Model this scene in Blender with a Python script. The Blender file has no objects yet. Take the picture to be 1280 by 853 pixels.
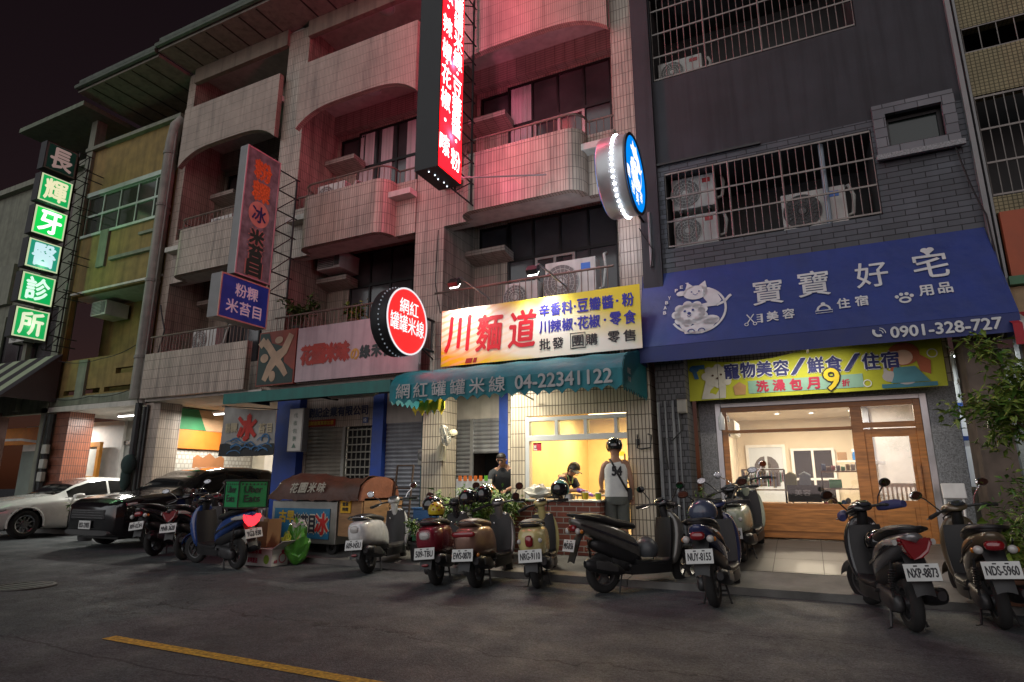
import bpy, math, random
from mathutils import Vector, Matrix, geometry
PI=math.pi; R=math.radians
S=bpy.context.scene
# ---------------------------------------------------------------- camera
cd=bpy.data.cameras.new("camera"); cam=bpy.data.objects.new("camera",cd); S.collection.objects.link(cam); S.camera=cam
cam.location=(0,0,1.3); cam.rotation_euler=(R(90+13.12),0,R(25.87))
cd.sensor_width=36; cd.lens=36*759.4/1280; cd.clip_start=.05; cd.clip_end=500
# ---------------------------------------------------------------- night sky, one soft lamp added for the glow across the street, exposure
W=bpy.data.worlds.new("World"); S.world=W; W.use_nodes=True
nt=W.node_tree; bg=nt.nodes["Background"]
sky=nt.nodes.new("ShaderNodeTexSky"); sky.sky_type='NISHITA'; sky.sun_disc=False; sky.sun_elevation=R(14); sky.sun_rotation=R(170)
tint=nt.nodes.new("ShaderNodeMixRGB"); tint.blend_type='MULTIPLY'; tint.inputs[0].default_value=1; tint.inputs[2].default_value=(1.0,.36,.30,1)
nt.links.new(sky.outputs[0],tint.inputs[1]); nt.links.new(tint.outputs[0],bg.inputs[0]); bg.inputs[1].default_value=.009
sd=bpy.data.lights.new("street_fill","SUN"); so=bpy.data.objects.new("street_fill",sd); S.collection.objects.link(so)
sd.energy=1.55; sd.angle=R(90); sd.color=(.95,.98,1); so.rotation_euler=(R(76),0,R(-12)); so.location=(0,-5,12)
S.view_settings.view_transform='Standard'; S.view_settings.look='None'; S.view_settings.gamma=1; S.view_settings.exposure=0
S.cycles.use_denoising=True
S.cycles.max_bounces=6; S.cycles.diffuse_bounces=3; S.cycles.glossy_bounces=3; S.cycles.transmission_bounces=4; S.cycles.transparent_max_bounces=12
S.cycles.caustics_reflective=False; S.cycles.caustics_refractive=False
S.cycles.sample_clamp_indirect=4

def arealamp(name,loc,size,energy,col,parent=None,rot=(0,0,0),sy=None):
    d=bpy.data.lights.new(name,"AREA"); d.energy=energy; d.color=col; d.size=size
    if sy: d.shape='RECTANGLE'; d.size_y=sy
    o=bpy.data.objects.new(name,d); S.collection.objects.link(o); o.location=loc; o.rotation_euler=rot
    return o
# ---------------------------------------------------------------- materials
MATS={}
def srgb(r,g,b):
    f=lambda c:(c/255/12.92 if c<=10 else ((c/255+.055)/1.055)**2.4)
    return (f(r),f(g),f(b))
def mat(name,col=(.5,.5,.5),rough=.6,metal=0,var=.12,scale=4,bump=0,bscale=40,coat=0,streak=0,alpha=1,trans=0,emit=None,es=0,spec=.5,stretch=None,var2=0):
    if name in MATS: return MATS[name]
    m=bpy.data.materials.new(name); m.use_nodes=True; n=m.node_tree.nodes; l=m.node_tree.links
    b=n["Principled BSDF"]; b.inputs["Roughness"].default_value=rough; b.inputs["Metallic"].default_value=metal
    b.inputs["Coat Weight"].default_value=coat; b.inputs["Coat Roughness"].default_value=.06; b.inputs["Alpha"].default_value=alpha
    b.inputs["Transmission Weight"].default_value=trans; b.inputs["Specular IOR Level"].default_value=spec
    c4=(*col,1); b.inputs["Base Color"].default_value=c4
    if var or streak:
        tc=n.new("ShaderNodeTexCoord"); mp=n.new("ShaderNodeMapping"); l.new(tc.outputs["Object"],mp.inputs[0])
        if stretch: mp.inputs["Scale"].default_value=stretch
        no=n.new("ShaderNodeTexNoise"); no.inputs["Scale"].default_value=scale; no.inputs["Detail"].default_value=6; l.new(mp.outputs[0],no.inputs[0])
        mr=n.new("ShaderNodeMapRange"); mr.inputs[1].default_value=.3; mr.inputs[2].default_value=.7; mr.inputs[3].default_value=1-var; mr.inputs[4].default_value=1+var; l.new(no.outputs[0],mr.inputs[0])
        mx=n.new("ShaderNodeMixRGB"); mx.blend_type='MULTIPLY'; mx.inputs[0].default_value=1; mx.inputs[1].default_value=c4; l.new(mr.outputs[0],mx.inputs[2])
        out=mx.outputs[0]
        if streak:
            mp2=n.new("ShaderNodeMapping"); mp2.inputs["Scale"].default_value=(5,5,.35); l.new(tc.outputs["Object"],mp2.inputs[0])
            n2=n.new("ShaderNodeTexNoise"); n2.inputs["Scale"].default_value=1.4; n2.inputs["Detail"].default_value=5; l.new(mp2.outputs[0],n2.inputs[0])
            m2=n.new("ShaderNodeMapRange"); m2.inputs[1].default_value=.45; m2.inputs[2].default_value=.75; m2.inputs[3].default_value=1; m2.inputs[4].default_value=1-streak; l.new(n2.outputs[0],m2.inputs[0])
            x2=n.new("ShaderNodeMixRGB"); x2.blend_type='MULTIPLY'; x2.inputs[0].default_value=1; l.new(out,x2.inputs[1]); l.new(m2.outputs[0],x2.inputs[2]); out=x2.outputs[0]
        l.new(out,b.inputs["Base Color"])
        rr=n.new("ShaderNodeMapRange"); rr.inputs[3].default_value=max(0,rough-.08); rr.inputs[4].default_value=min(1,rough+.12); l.new(no.outputs[0],rr.inputs[0]); l.new(rr.outputs[0],b.inputs["Roughness"])
    if bump:
        tc=n.new("ShaderNodeTexCoord"); nb=n.new("ShaderNodeTexNoise"); nb.inputs["Scale"].default_value=bscale; nb.inputs["Detail"].default_value=4; l.new(tc.outputs["Object"],nb.inputs[0])
        bp=n.new("ShaderNodeBump"); bp.inputs["Strength"].default_value=bump; bp.inputs["Distance"].default_value=.02; l.new(nb.outputs[0],bp.inputs["Height"]); l.new(bp.outputs[0],b.inputs["Normal"])
    if emit: b.inputs["Emission Color"].default_value=(*emit,1); b.inputs["Emission Strength"].default_value=es
    MATS[name]=m; return m
def glow(name,col,s):
    return mat(name,(.02,.02,.02),1,var=0,emit=col,es=s,spec=0)
def brickmat(name,c1,c2,mort,w,h,gap=.006,off=0.,rough=.45,bump=.5,spec=.5,streak=.35,metal=0):
    """wall tiles / bricks in metres on the UVs"""
    if name in MATS: return MATS[name]
    m=bpy.data.materials.new(name); m.use_nodes=True; n=m.node_tree.nodes; l=m.node_tree.links; b=n["Principled BSDF"]
    b.inputs["Specular IOR Level"].default_value=spec; b.inputs["Metallic"].default_value=metal
    tc=n.new("ShaderNodeTexCoord"); bt=n.new("ShaderNodeTexBrick"); l.new(tc.outputs["UV"],bt.inputs[0])
    bt.offset=off; bt.inputs["Scale"].default_value=1; bt.inputs["Brick Width"].default_value=w; bt.inputs["Row Height"].default_value=h
    bt.inputs["Mortar Size"].default_value=gap; bt.inputs["Mortar Smooth"].default_value=.2; bt.inputs["Bias"].default_value=0
    bt.inputs["Color1"].default_value=(*c1,1); bt.inputs["Color2"].default_value=(*c2,1); bt.inputs["Mortar"].default_value=(*mort,1)
    no=n.new("ShaderNodeTexNoise"); no.inputs["Scale"].default_value=1.3; no.inputs["Detail"].default_value=6; l.new(tc.outputs["Object"],no.inputs[0])
    mr=n.new("ShaderNodeMapRange"); mr.inputs[1].default_value=.3; mr.inputs[2].default_value=.7; mr.inputs[3].default_value=.8; mr.inputs[4].default_value=1.15; l.new(no.outputs[0],mr.inputs[0])
    x=n.new("ShaderNodeMixRGB"); x.blend_type='MULTIPLY'; x.inputs[0].default_value=1; l.new(bt.outputs[0],x.inputs[1]); l.new(mr.outputs[0],x.inputs[2]); out=x.outputs[0]
    if streak:
        mp2=n.new("ShaderNodeMapping"); mp2.inputs["Scale"].default_value=(6,6,.4); l.new(tc.outputs["Object"],mp2.inputs[0])
        n2=n.new("ShaderNodeTexNoise"); n2.inputs["Scale"].default_value=1.2; n2.inputs["Detail"].default_value=6; l.new(mp2.outputs[0],n2.inputs[0])
        m2=n.new("ShaderNodeMapRange"); m2.inputs[1].default_value=.48; m2.inputs[2].default_value=.78; m2.inputs[3].default_value=1; m2.inputs[4].default_value=1-streak; l.new(n2.outputs[0],m2.inputs[0])
        x2=n.new("ShaderNodeMixRGB"); x2.blend_type='MULTIPLY'; x2.inputs[0].default_value=1; l.new(out,x2.inputs[1]); l.new(m2.outputs[0],x2.inputs[2]); out=x2.outputs[0]
    l.new(out,b.inputs["Base Color"])
    mr3=n.new("ShaderNodeMapRange"); mr3.inputs[3].default_value=rough; mr3.inputs[4].default_value=.9; l.new(bt.outputs["Fac"],mr3.inputs[0]); l.new(mr3.outputs[0],b.inputs["Roughness"])
    if bump:
        iv=n.new("ShaderNodeMath"); iv.operation='SUBTRACT'; iv.inputs[0].default_value=1; l.new(bt.outputs["Fac"],iv.inputs[1])
        ad=n.new("ShaderNodeMath"); ad.operation='MULTIPLY_ADD'; ad.inputs[1].default_value=.35; l.new(no.outputs[0],ad.inputs[0]); l.new(iv.outputs[0],ad.inputs[2])
        bp=n.new("ShaderNodeBump"); bp.inputs["Strength"].default_value=bump; bp.inputs["Distance"].default_value=.009; l.new(ad.outputs[0],bp.inputs["Height"]); l.new(bp.outputs[0],b.inputs["Normal"])
    MATS[name]=m; return m
def glassmat(name,tint=(.9,.95,.95),refl=.12,rough=.02):
    if name in MATS: return MATS[name]
    m=bpy.data.materials.new(name); m.use_nodes=True; n=m.node_tree.nodes; l=m.node_tree.links
    n.remove(n["Principled BSDF"]); o=n["Material Output"]
    t=n.new("ShaderNodeBsdfTransparent"); t.inputs[0].default_value=(*tint,1); g=n.new("ShaderNodeBsdfGlossy"); g.inputs["Roughness"].default_value=rough
    fr=n.new("ShaderNodeFresnel"); fr.inputs[0].default_value=1.5
    mu=n.new("ShaderNodeMath"); mu.operation='MULTIPLY_ADD'; mu.inputs[1].default_value=.8; mu.inputs[2].default_value=refl*.2; l.new(fr.outputs[0],mu.inputs[0])
    mx=n.new("ShaderNodeMixShader"); l.new(mu.outputs[0],mx.inputs[0]); l.new(t.outputs[0],mx.inputs[1]); l.new(g.outputs[0],mx.inputs[2]); l.new(mx.outputs[0],o.inputs[0])
    MATS[name]=m; return m
# ---------------------------------------------------------------- mesh builder
GLY={}
def glyphs(s):
    if s not in GLY:
        cu=bpy.data.curves.new("glyph",'FONT'); cu.body=s; cu.resolution_u=3
        o=bpy.data.objects.new("glyph",cu); S.collection.objects.link(o)
        bpy.context.view_layer.update()
        me=bpy.data.meshes.new_from_object(o.evaluated_get(bpy.context.evaluated_depsgraph_get()))
        vs=[(v.co.x,v.co.y) for v in me.vertices]; fs=[list(p.vertices) for p in me.polygons]
        bpy.data.objects.remove(o); bpy.data.curves.remove(cu); bpy.data.meshes.remove(me)
        x0=min(v[0] for v in vs); x1=max(v[0] for v in vs); y0=min(v[1] for v in vs); y1=max(v[1] for v in vs)
        GLY[s]=([(x-x0,y-y0) for x,y in vs],fs,x1-x0,y1-y0)
    return GLY[s]
class MB:
    def __init__(s): s.v=[]; s.f=[]; s.mi=[]; s.M=None; s.cur=0
    def add(s,vs,fs):
        b=len(s.v)
        for p in vs:
            p=Vector(p)
            if s.M is not None: p=s.M@p
            s.v.append(p)
        for f in fs: s.f.append([b+i for i in f]); s.mi.append(s.cur)
        return s
    def box(s,x0,x1,y0,y1,z0,z1):
        if x0>x1:x0,x1=x1,x0
        if y0>y1:y0,y1=y1,y0
        if z0>z1:z0,z1=z1,z0
        v=[(x0,y0,z0),(x1,y0,z0),(x1,y1,z0),(x0,y1,z0),(x0,y0,z1),(x1,y0,z1),(x1,y1,z1),(x0,y1,z1)]
        return s.add(v,[(3,2,1,0),(4,5,6,7),(0,1,5,4),(1,2,6,5),(2,3,7,6),(3,0,4,7)])
    def obox(s,c,dx,dy,dz,rz=0,rx=0,ry=0):
        o=s.M; m=Matrix.Translation(c)@Matrix.Rotation(rz,4,'Z')@Matrix.Rotation(ry,4,'Y')@Matrix.Rotation(rx,4,'X')
        s.M=m if o is None else o@m; s.box(-dx/2,dx/2,-dy/2,dy/2,-dz/2,dz/2); s.M=o; return s
    def tube(s,pts,r,n=8,cap=True):
        pts=[Vector(p) for p in pts]; k=len(pts); rs=r if isinstance(r,(list,tuple)) else [r]*k
        vs=[]; up=None
        for i,p in enumerate(pts):
            a=pts[max(i-1,0)]; b=pts[min(i+1,k-1)]; t=(b-a).normalized()
            if up is None: up=Vector((0,0,1)) if abs(t.z)<.9 else Vector((1,0,0))
            e=t.cross(up)
            if e.length<1e-4: e=t.cross(Vector((.3,1,.2)))
            e.normalize(); g=e.cross(t).normalized(); up=g
            for j in range(n):
                w=2*PI*j/n; vs.append(p+(e*math.cos(w)+g*math.sin(w))*rs[i])
        fs=[(i*n+j,i*n+(j+1)%n,(i+1)*n+(j+1)%n,(i+1)*n+j) for i in range(k-1) for j in range(n)]
        if cap: fs+= [tuple(range(n))[::-1],tuple((k-1)*n+j for j in range(n))]
        return s.add(vs,fs)
    def lathe(s,prof,c=(0,0,0),axis='Z',n=24,a0=0,a1=2*PI):
        """profile of (radius, height) turned about an axis through c"""
        full=abs(a1-a0-2*PI)<1e-6; m=n if full else n+1; vs=[]
        for (r,h) in prof:
            for j in range(m):
                w=a0+(a1-a0)*j/n; p=(r*math.cos(w),r*math.sin(w),h)
                if axis=='Y': p=(p[0],p[2],p[1])
                elif axis=='X': p=(p[2],p[0],p[1])
                vs.append((p[0]+c[0],p[1]+c[1],p[2]+c[2]))
        k=len(prof); fs=[]
        for i in range(k-1):
            for j in range(n):
                j2=(j+1)%m; fs.append((i*m+j,i*m+j2,(i+1)*m+j2,(i+1)*m+j))
        return s.add(vs,fs)
    def cyl(s,c,r,h,axis='Z',n=20):
        return s.lathe([(0.0001,-h/2),(r,-h/2),(r,h/2),(0.0001,h/2)],c,axis,n)
    def ball(s,c,rx,ry=None,rz=None,n=12,k=8):
        ry=ry or rx; rz=rz or rx; vs=[];fs=[]
        for i in range(k+1):
            a=-PI/2+PI*i/k
            for j in range(n):
                w=2*PI*j/n; vs.append((c[0]+rx*math.cos(a)*math.cos(w),c[1]+ry*math.cos(a)*math.sin(w),c[2]+rz*math.sin(a)))
        for i in range(k):
            for j in range(n): fs.append((i*n+j,i*n+(j+1)%n,(i+1)*n+(j+1)%n,(i+1)*n+j))
        return s.add(vs,fs)
    def prism(s,pts,plane,d0,d1):
        """closed 2D outline extruded: plane 'XZ' (along Y), 'XY' (along Z), 'YZ' (along X)"""
        def P(a,b,d): return {'XZ':(a,d,b),'XY':(a,b,d),'YZ':(d,a,b)}[plane]
        n=len(pts); vs=[P(a,b,d0) for a,b in pts]+[P(a,b,d1) for a,b in pts]
        tr=geometry.tessellate_polygon([[Vector((a,b,0)) for a,b in pts]])
        fs=[tuple(t) for t in tr]+[tuple(n+i for i in t[::-1]) for t in tr]+[(i,(i+1)%n,n+(i+1)%n,n+i) for i in range(n)]
        return s.add(vs,fs)
    def grid(s,P,closed_u=False,closed_v=False):
        """P[i][j] points"""
        k=len(P); m=len(P[0]); vs=[p for r in P for p in r]; fs=[]
        for i in range(k if closed_u else k-1):
            for j in range(m if closed_v else m-1):
                i2=(i+1)%k; j2=(j+1)%m; fs.append((i*m+j,i*m+j2,i2*m+j2,i2*m+j))
        return s.add(vs,fs)
    def shell(s,P,t):
        """grid P[i][j] thickened by vector t, closed all round"""
        k=len(P); m=len(P[0]); t=Vector(t)
        vs=[Vector(p) for r in P for p in r]; N=len(vs); vs=vs+[v+t for v in vs]; fs=[]
        for i in range(k-1):
            for j in range(m-1):
                q=(i*m+j,i*m+j+1,(i+1)*m+j+1,(i+1)*m+j); fs+= [q,tuple(N+a for a in q[::-1])]
        rim=[j for j in range(m)]+[i*m+m-1 for i in range(1,k)]+[(k-1)*m+j for j in range(m-2,-1,-1)]+[i*m for i in range(k-2,0,-1)]
        for a,b in zip(rim,rim[1:]+rim[:1]): fs.append((a,b,N+b,N+a))
        return s.add(vs,fs)
    def loft(s,secs,n=16):
        """sections (x,y,z,half width,half height,power) as superellipses across X, ends closed"""
        rows=[]
        for (x,y,z,hw,hh,p) in secs:
            r=[]
            for j in range(n):
                w=2*PI*j/n; c=math.cos(w); q=math.sin(w)
                r.append((x,y+hw*math.copysign(abs(c)**(2/p),c),z+hh*math.copysign(abs(q)**(2/p),q)))
            rows.append(r)
        k=len(rows); s.grid(rows,closed_v=True)
        b=len(s.v)-k*n
        for base,rev in ((b,0),(b+(k-1)*n,1)):
            f=[base+j for j in range(n)]; s.f.append(f if rev else f[::-1]); s.mi.append(s.cur)
        return s
    # ---- flat drawing on a plane: origin o, axes u (right) and v (up)
    def frame(s,o,u,v): s.o=Vector(o); s.u=Vector(u).normalized(); s.w=Vector(v).normalized(); s.n=s.u.cross(s.w); return s
    def at(s,x,y,l=0): return s.o+s.u*x+s.w*y+s.n*l
    def text(s,t,x,y,h,bold=0,fit=None,align='L',lift=.003,ital=0,vert=None):
        """text with letter height h, left/centre at (x,y); fit squeezes it to a width"""
        if vert:
            for i,c in enumerate(t):
                if c!=' ': s.text(c,x,y-i*vert,h*(.25 if c in '·・' else 1),bold,None if c in '·・' else fit,'C',lift,ital) if c not in '·' else s.disc(x,y-i*vert+h*.5,h*.09,h*.09,lift)
            return s
        vs,fs,gw,gh=glyphs(t); sc=h/gh; w=gw*sc; sx=sc if not fit else fit/gw; w=gw*sx
        x0=x-(w/2 if align=='C' else w if align=='R' else 0)
        offs=[(0,0)]
        if bold: offs+= [(bold,0),(-bold,0),(0,bold),(0,-bold)]
        for k,(a,b) in enumerate(offs):
            s.add([s.at(x0+px*sx+a+py*sc*ital,y+py*sc+b,lift+k*.0007) for px,py in vs],fs)
        return s
    def poly(s,pts,lift=.003):
        tr=geometry.tessellate_polygon([[Vector((a,b,0)) for a,b in pts]]); fs=[]
        for t in tr:
            a,b,c=[pts[i] for i in t]; cr=(b[0]-a[0])*(c[1]-a[1])-(b[1]-a[1])*(c[0]-a[0]); fs.append(tuple(t) if cr>0 else tuple(t[::-1]))
        return s.add([s.at(a,b,lift) for a,b in pts],fs)
    def disc(s,x,y,rx,ry=None,lift=.003,n=24,a=0):
        ry=ry or rx; ca,sa=math.cos(a),math.sin(a)
        return s.poly([(x+rx*math.cos(2*PI*i/n)*ca-ry*math.sin(2*PI*i/n)*sa,y+rx*math.cos(2*PI*i/n)*sa+ry*math.sin(2*PI*i/n)*ca) for i in range(n)],lift)
    def stroke(s,pts,w,lift=.003,closed=False):
        if closed: pts=pts+[pts[0],pts[1]]
        L=[];Rr=[]
        for i,p in enumerate(pts):
            a=pts[max(i-1,0)]; b=pts[min(i+1,len(pts)-1)]; dx,dy=b[0]-a[0],b[1]-a[1]; d=math.hypot(dx,dy) or 1
            ww=w[i] if isinstance(w,(list,tuple)) else w
            L.append((p[0]-dy/d*ww/2,p[1]+dx/d*ww/2)); Rr.append((p[0]+dy/d*ww/2,p[1]-dx/d*ww/2))
        k=len(pts); s.add([s.at(a,b,lift) for a,b in L+Rr],[(k+i,k+i+1,i+1,i) for i in range(k-1)]); return s
    def arc(s,x,y,r,a0,a1,w,lift=.003,n=20,ry=None):
        ry=ry or r
        return s.stroke([(x+r*math.cos(R(a0+(a1-a0)*i/n)),y+ry*math.sin(R(a0+(a1-a0)*i/n))) for i in range(n+1)],w,lift)
    def rect(s,x0,x1,y0,y1,lift=.003): return s.poly([(x0,y0),(x1,y0),(x1,y1),(x0,y1)],lift)
    def split(s,name,m,parent=None,**k):
        """every separate piece becomes a mesh of its own"""
        p=list(range(len(s.v)))
        def find(a):
            while p[a]!=a: p[a]=p[p[a]]; a=p[a]
            return a
        for f in s.f:
            for a in f[1:]: p[find(a)]=find(f[0])
        g={}
        for f in s.f: g.setdefault(find(f[0]),[]).append(f)
        out=[]
        for fs in g.values():
            ids=sorted({i for f in fs for i in f}); ix={i:n for n,i in enumerate(ids)}; q=MB(); q.v=[s.v[i] for i in ids]; q.f=[[ix[i] for i in f] for f in fs]; q.mi=[0]*len(fs); out.append(q.build(name,m,parent,**k))
        return out
    def warp(s,fn):
        for v in s.v: v.y+=fn(v.x,v.z)
        return s
    def build(s,name,m,parent=None,smooth=False,bevel=0,sub=0,local=False):
        me=bpy.data.meshes.new(name); me.from_pydata([tuple(v) for v in s.v],[],s.f)
        ms=m if isinstance(m,(list,tuple)) else [m]
        for k in ms: me.materials.append(k)
        if len(ms)>1: me.polygons.foreach_set("material_index",s.mi)
        uv=me.uv_layers.new(name="UVMap").data
        for p in me.polygons:
            nn=p.normal; z=abs(nn.z)>.75; h=math.hypot(nn.x,nn.y) or 1; tx,ty=-nn.y/h,nn.x/h
            for li in p.loop_indices:
                c=me.vertices[me.loops[li].vertex_index].co
                uv[li].uv=(c.x,c.y) if z else (c.x*tx+c.y*ty,c.z)
        if smooth: me.polygons.foreach_set("use_smooth",[True]*len(me.polygons))
        o=bpy.data.objects.new(name,me); S.collection.objects.link(o)
        if parent is not None:
            o.parent=parent
            if not local: o.matrix_parent_inverse=WM(parent).inverted()
        if bevel:
            b=o.modifiers.new("bevel",'BEVEL'); b.width=bevel; b.segments=2; b.limit_method='ANGLE'; b.angle_limit=R(40)
        if sub:
            b=o.modifiers.new("sub",'SUBSURF'); b.levels=sub; b.render_levels=sub
        if smooth and not sub:
            try:
                b=None; me.set_sharp_from_angle(angle=R(42))
            except Exception: pass
        return o
def WM(o):
    m=o.matrix_parent_inverse@o.matrix_basis if o.parent else o.matrix_basis
    return (WM(o.parent)@m) if o.parent else m
def tag(o,label=None,cat=None,group=None,kind=None):
    for k,v in (("label",label),("category",cat),("group",group),("kind",kind)):
        if v: o[k]=v
    return o
def thing(name,label,cat,loc=(0,0,0),rz=0,group=None):
    o=bpy.data.objects.new(name,None); o.empty_display_size=.1; S.collection.objects.link(o)
    o.location=loc; o.rotation_euler=(0,0,rz); o.matrix_basis=Matrix.Translation(loc)@Matrix.Rotation(rz,4,'Z')
    return tag(o,label,cat,group)
def kids(o): return [c for c in bpy.data.objects if c.parent==o]
def dup(o,loc,rz,label,parent=None,cat=None):
    c=o.copy(); S.collection.objects.link(c)
    if parent is not None: c.parent=parent
    else:
        c.matrix_basis=Matrix.Translation(loc)@Matrix.Rotation(rz,4,'Z')@Matrix.Diagonal((*o.scale,1)); c["label"]=label
    for k in kids(o): dup(k,None,None,None,c)
    return c
def wall(mb,x0,x1,z0,z1,y0,y1,holes=()):
    """wall slab in XZ between y0,y1 with rectangular holes (hx0,hx1,hz0,hz1)"""
    xs=sorted({x0,x1,*[h[0] for h in holes],*[h[1] for h in holes]}); zs=sorted({z0,z1,*[h[2] for h in holes],*[h[3] for h in holes]})
    xs=[x for x in xs if x0<=x<=x1]; zs=[z for z in zs if z0<=z<=z1]
    for a,b in zip(xs,xs[1:]):
        run=None
        for c,d in zip(zs,zs[1:]):
            mx,mz=(a+b)/2,(c+d)/2; hole=any(h[0]<mx<h[1] and h[2]<mz<h[3] for h in holes)
            if hole:
                if run is not None: mb.box(a,b,y0,y1,run,c); run=None
            elif run is None: run=c
        if run is not None: mb.box(a,b,y0,y1,run,z1)
    return mb
# common materials
BLACK=mat("black_plastic",(.012,.012,.013),.45,var=.1); RUBBER=mat("rubber",(.02,.02,.02),.85); STEEL=mat("steel",(.45,.45,.46),.3,.9,var=.15)
DSTEEL=mat("dark_steel",(.06,.06,.062),.5,.6,var=.2); CHROME=mat("chrome",(.75,.75,.76),.12,1,var=.05); WHITE=mat("white_paint",(.75,.74,.71),.5,streak=.15)
ALU=mat("aluminium",(.55,.56,.57),.38,.7,var=.1); RUST=mat("rusty_steel",(.09,.06,.045),.75,.3,var=.4,scale=9); GREYP=mat("grey_plastic",(.22,.22,.22),.5)
CABLE=mat("cable_rubber",(.015,.015,.016),.7,var=0); ACW=mat("ac_white",(.5,.5,.47),.55,streak=.3)
# ================================================================= ground
def asphalt():
    m=bpy.data.materials.new("asphalt"); m.use_nodes=True; n=m.node_tree.nodes; l=m.node_tree.links; b=n["Principled BSDF"]
    tc=n.new("ShaderNodeTexCoord")
    def noise(sc,det=5,rough=.6):
        q=n.new("ShaderNodeTexNoise"); q.inputs["Scale"].default_value=sc; q.inputs["Detail"].default_value=det; q.inputs["Roughness"].default_value=rough; l.new(tc.outputs["Object"],q.inputs[0]); return q.outputs[0]
    def mr(i,a,bb,c,d):
        q=n.new("ShaderNodeMapRange"); q.inputs[1].default_value=a; q.inputs[2].default_value=bb; q.inputs[3].default_value=c; q.inputs[4].default_value=d; l.new(i,q.inputs[0]); return q.outputs[0]
    def mul(a,c):
        q=n.new("ShaderNodeMath"); q.operation='MULTIPLY'; l.new(a,q.inputs[0])
        if isinstance(c,(int,float)): q.inputs[1].default_value=c
        else: l.new(c,q.inputs[1])
        return q.outputs[0]
    vo=n.new("ShaderNodeTexVoronoi"); vo.inputs["Scale"].default_value=95; l.new(tc.outputs["Object"],vo.inputs[0])
    sep=n.new("ShaderNodeSeparateColor"); l.new(vo.outputs["Color"],sep.inputs[0])
    v=mul(mr(noise(.7),.3,.7,.72,1.2),mr(sep.outputs[0],0,1,.6,1.5)); v=mul(v,mr(noise(6),.35,.65,.85,1.12))
    v=mul(v,mr(noise(18,2),.58,.75,1,.6)); v=mul(v,mr(noise(38,3,.8),.35,.65,.72,1.3)); v=mul(v,mr(noise(1.6,4),.60,.70,1,.62))
    # long cracks and a patch seam running with the street
    sx=n.new("ShaderNodeSeparateXYZ"); l.new(tc.outputs["Object"],sx.inputs[0])
    for y0,amp,sc,wid in ((4.75,.9,.55,.022),(6.05,.5,.9,.014),(3.2,.35,.4,.02)):
        nn=noise(sc,8,.62); q=n.new("ShaderNodeMath"); q.operation='MULTIPLY_ADD'; q.inputs[1].default_value=amp*2; q.inputs[2].default_value=-amp; l.new(nn,q.inputs[0])
        a=n.new("ShaderNodeMath"); a.operation='ADD'; l.new(sx.outputs[1],a.inputs[0]); l.new(q.outputs[0],a.inputs[1])
        s_=n.new("ShaderNodeMath"); s_.operation='SUBTRACT'; l.new(a.outputs[0],s_.inputs[0]); s_.inputs[1].default_value=y0
        ab=n.new("ShaderNodeMath"); ab.operation='ABSOLUTE'; l.new(s_.outputs[0],ab.inputs[0]); v=mul(v,mr(ab.outputs[0],0,wid,.25,1))
    # fine crack network where the surface is worn
    ve=n.new("ShaderNodeTexVoronoi"); ve.feature='DISTANCE_TO_EDGE'; ve.inputs["Scale"].default_value=1.1
    ad=n.new("ShaderNodeMixRGB"); ad.blend_type='ADD'; ad.inputs[0].default_value=.5; l.new(tc.outputs["Object"],ad.inputs[1]); nc=n.new("ShaderNodeTexNoise"); nc.inputs["Scale"].default_value=2.5; nc.inputs["Detail"].default_value=5; l.new(tc.outputs["Object"],nc.inputs[0]); l.new(nc.outputs["Color"],ad.inputs[2]); l.new(ad.outputs[0],ve.inputs[0])
    ck=mr(ve.outputs["Distance"],0,.012,1,0); ck=mul(ck,mr(noise(.33,3),.5,.6,0,.62)); iv=n.new("ShaderNodeMath"); iv.operation='SUBTRACT'; iv.inputs[0].default_value=1; l.new(ck,iv.inputs[1]); v=mul(v,iv.outputs[0])
    v=mul(v,mr(noise(.9,2),.63,.645,1,.8))
    mx=n.new("ShaderNodeMixRGB"); mx.blend_type='MULTIPLY'; mx.inputs[0].default_value=1; mx.inputs[1].default_value=(.074,.081,.087,1); l.new(v,mx.inputs[2]); l.new(mx.outputs[0],b.inputs["Base Color"])
    l.new(mr(noise(2.2),.3,.7,.55,.85),b.inputs["Roughness"]); b.inputs["Specular IOR Level"].default_value=.4
    bp=n.new("ShaderNodeBump"); bp.inputs["Strength"].default_value=.6; bp.inputs["Distance"].default_value=.01; l.new(vo.outputs["Distance"],bp.inputs["Height"]); l.new(bp.outputs[0],b.inputs["Normal"])
    return m
mb=MB(); mb.add([(-150,-60,0),(100,-60,0),(100,90,0),(-150,90,0)],[(0,1,2,3)])
tag(mb.build("road",asphalt()),kind="structure")
mb=MB(); mb.add([(-5.6,3.53,.004),(-1.2,3.53,.004),(-1.2,3.65,.004),(-5.6,3.65,.004)],[(0,1,2,3)])
mb.add([(-9.6,3.53,.004),(-13.6,3.53,.004),(-13.6,3.65,.004),(-9.6,3.65,.004)],[(3,2,1,0)])
tag(mb.build("road_line",mat("yellow_road_paint",(.50,.31,.03),.75,var=.55,scale=30,bump=.3,bscale=120)),kind="structure")
CONC=mat("forecourt_concrete",(.15,.147,.138),.75,var=.45,scale=2.2,bump=.35,bscale=60)
def profile(mb,x0,x1,pts):
    n=len(pts); mb.add([(x0,y,z) for y,z in pts]+[(x1,y,z) for y,z in pts],[(i,n+i,n+i+1,i+1) for i in range(n-1)])
    mb.add([(x0,y,z) for y,z in pts]+[(x0,pts[-1][0],0),(x0,pts[0][0],0)],[tuple(range(n+2))]); mb.add([(x1,y,z) for y,z in pts]+[(x1,pts[-1][0],0),(x1,pts[0][0],0)],[tuple(range(n+2))[::-1]])
mb=MB(); profile(mb,-10.7,-2.3,[(8.13,0),(8.13,.085),(8.35,.1),(9.25,.2),(14.6,.32)])
tag(mb.build("forecourt",CONC),kind="structure")
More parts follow.
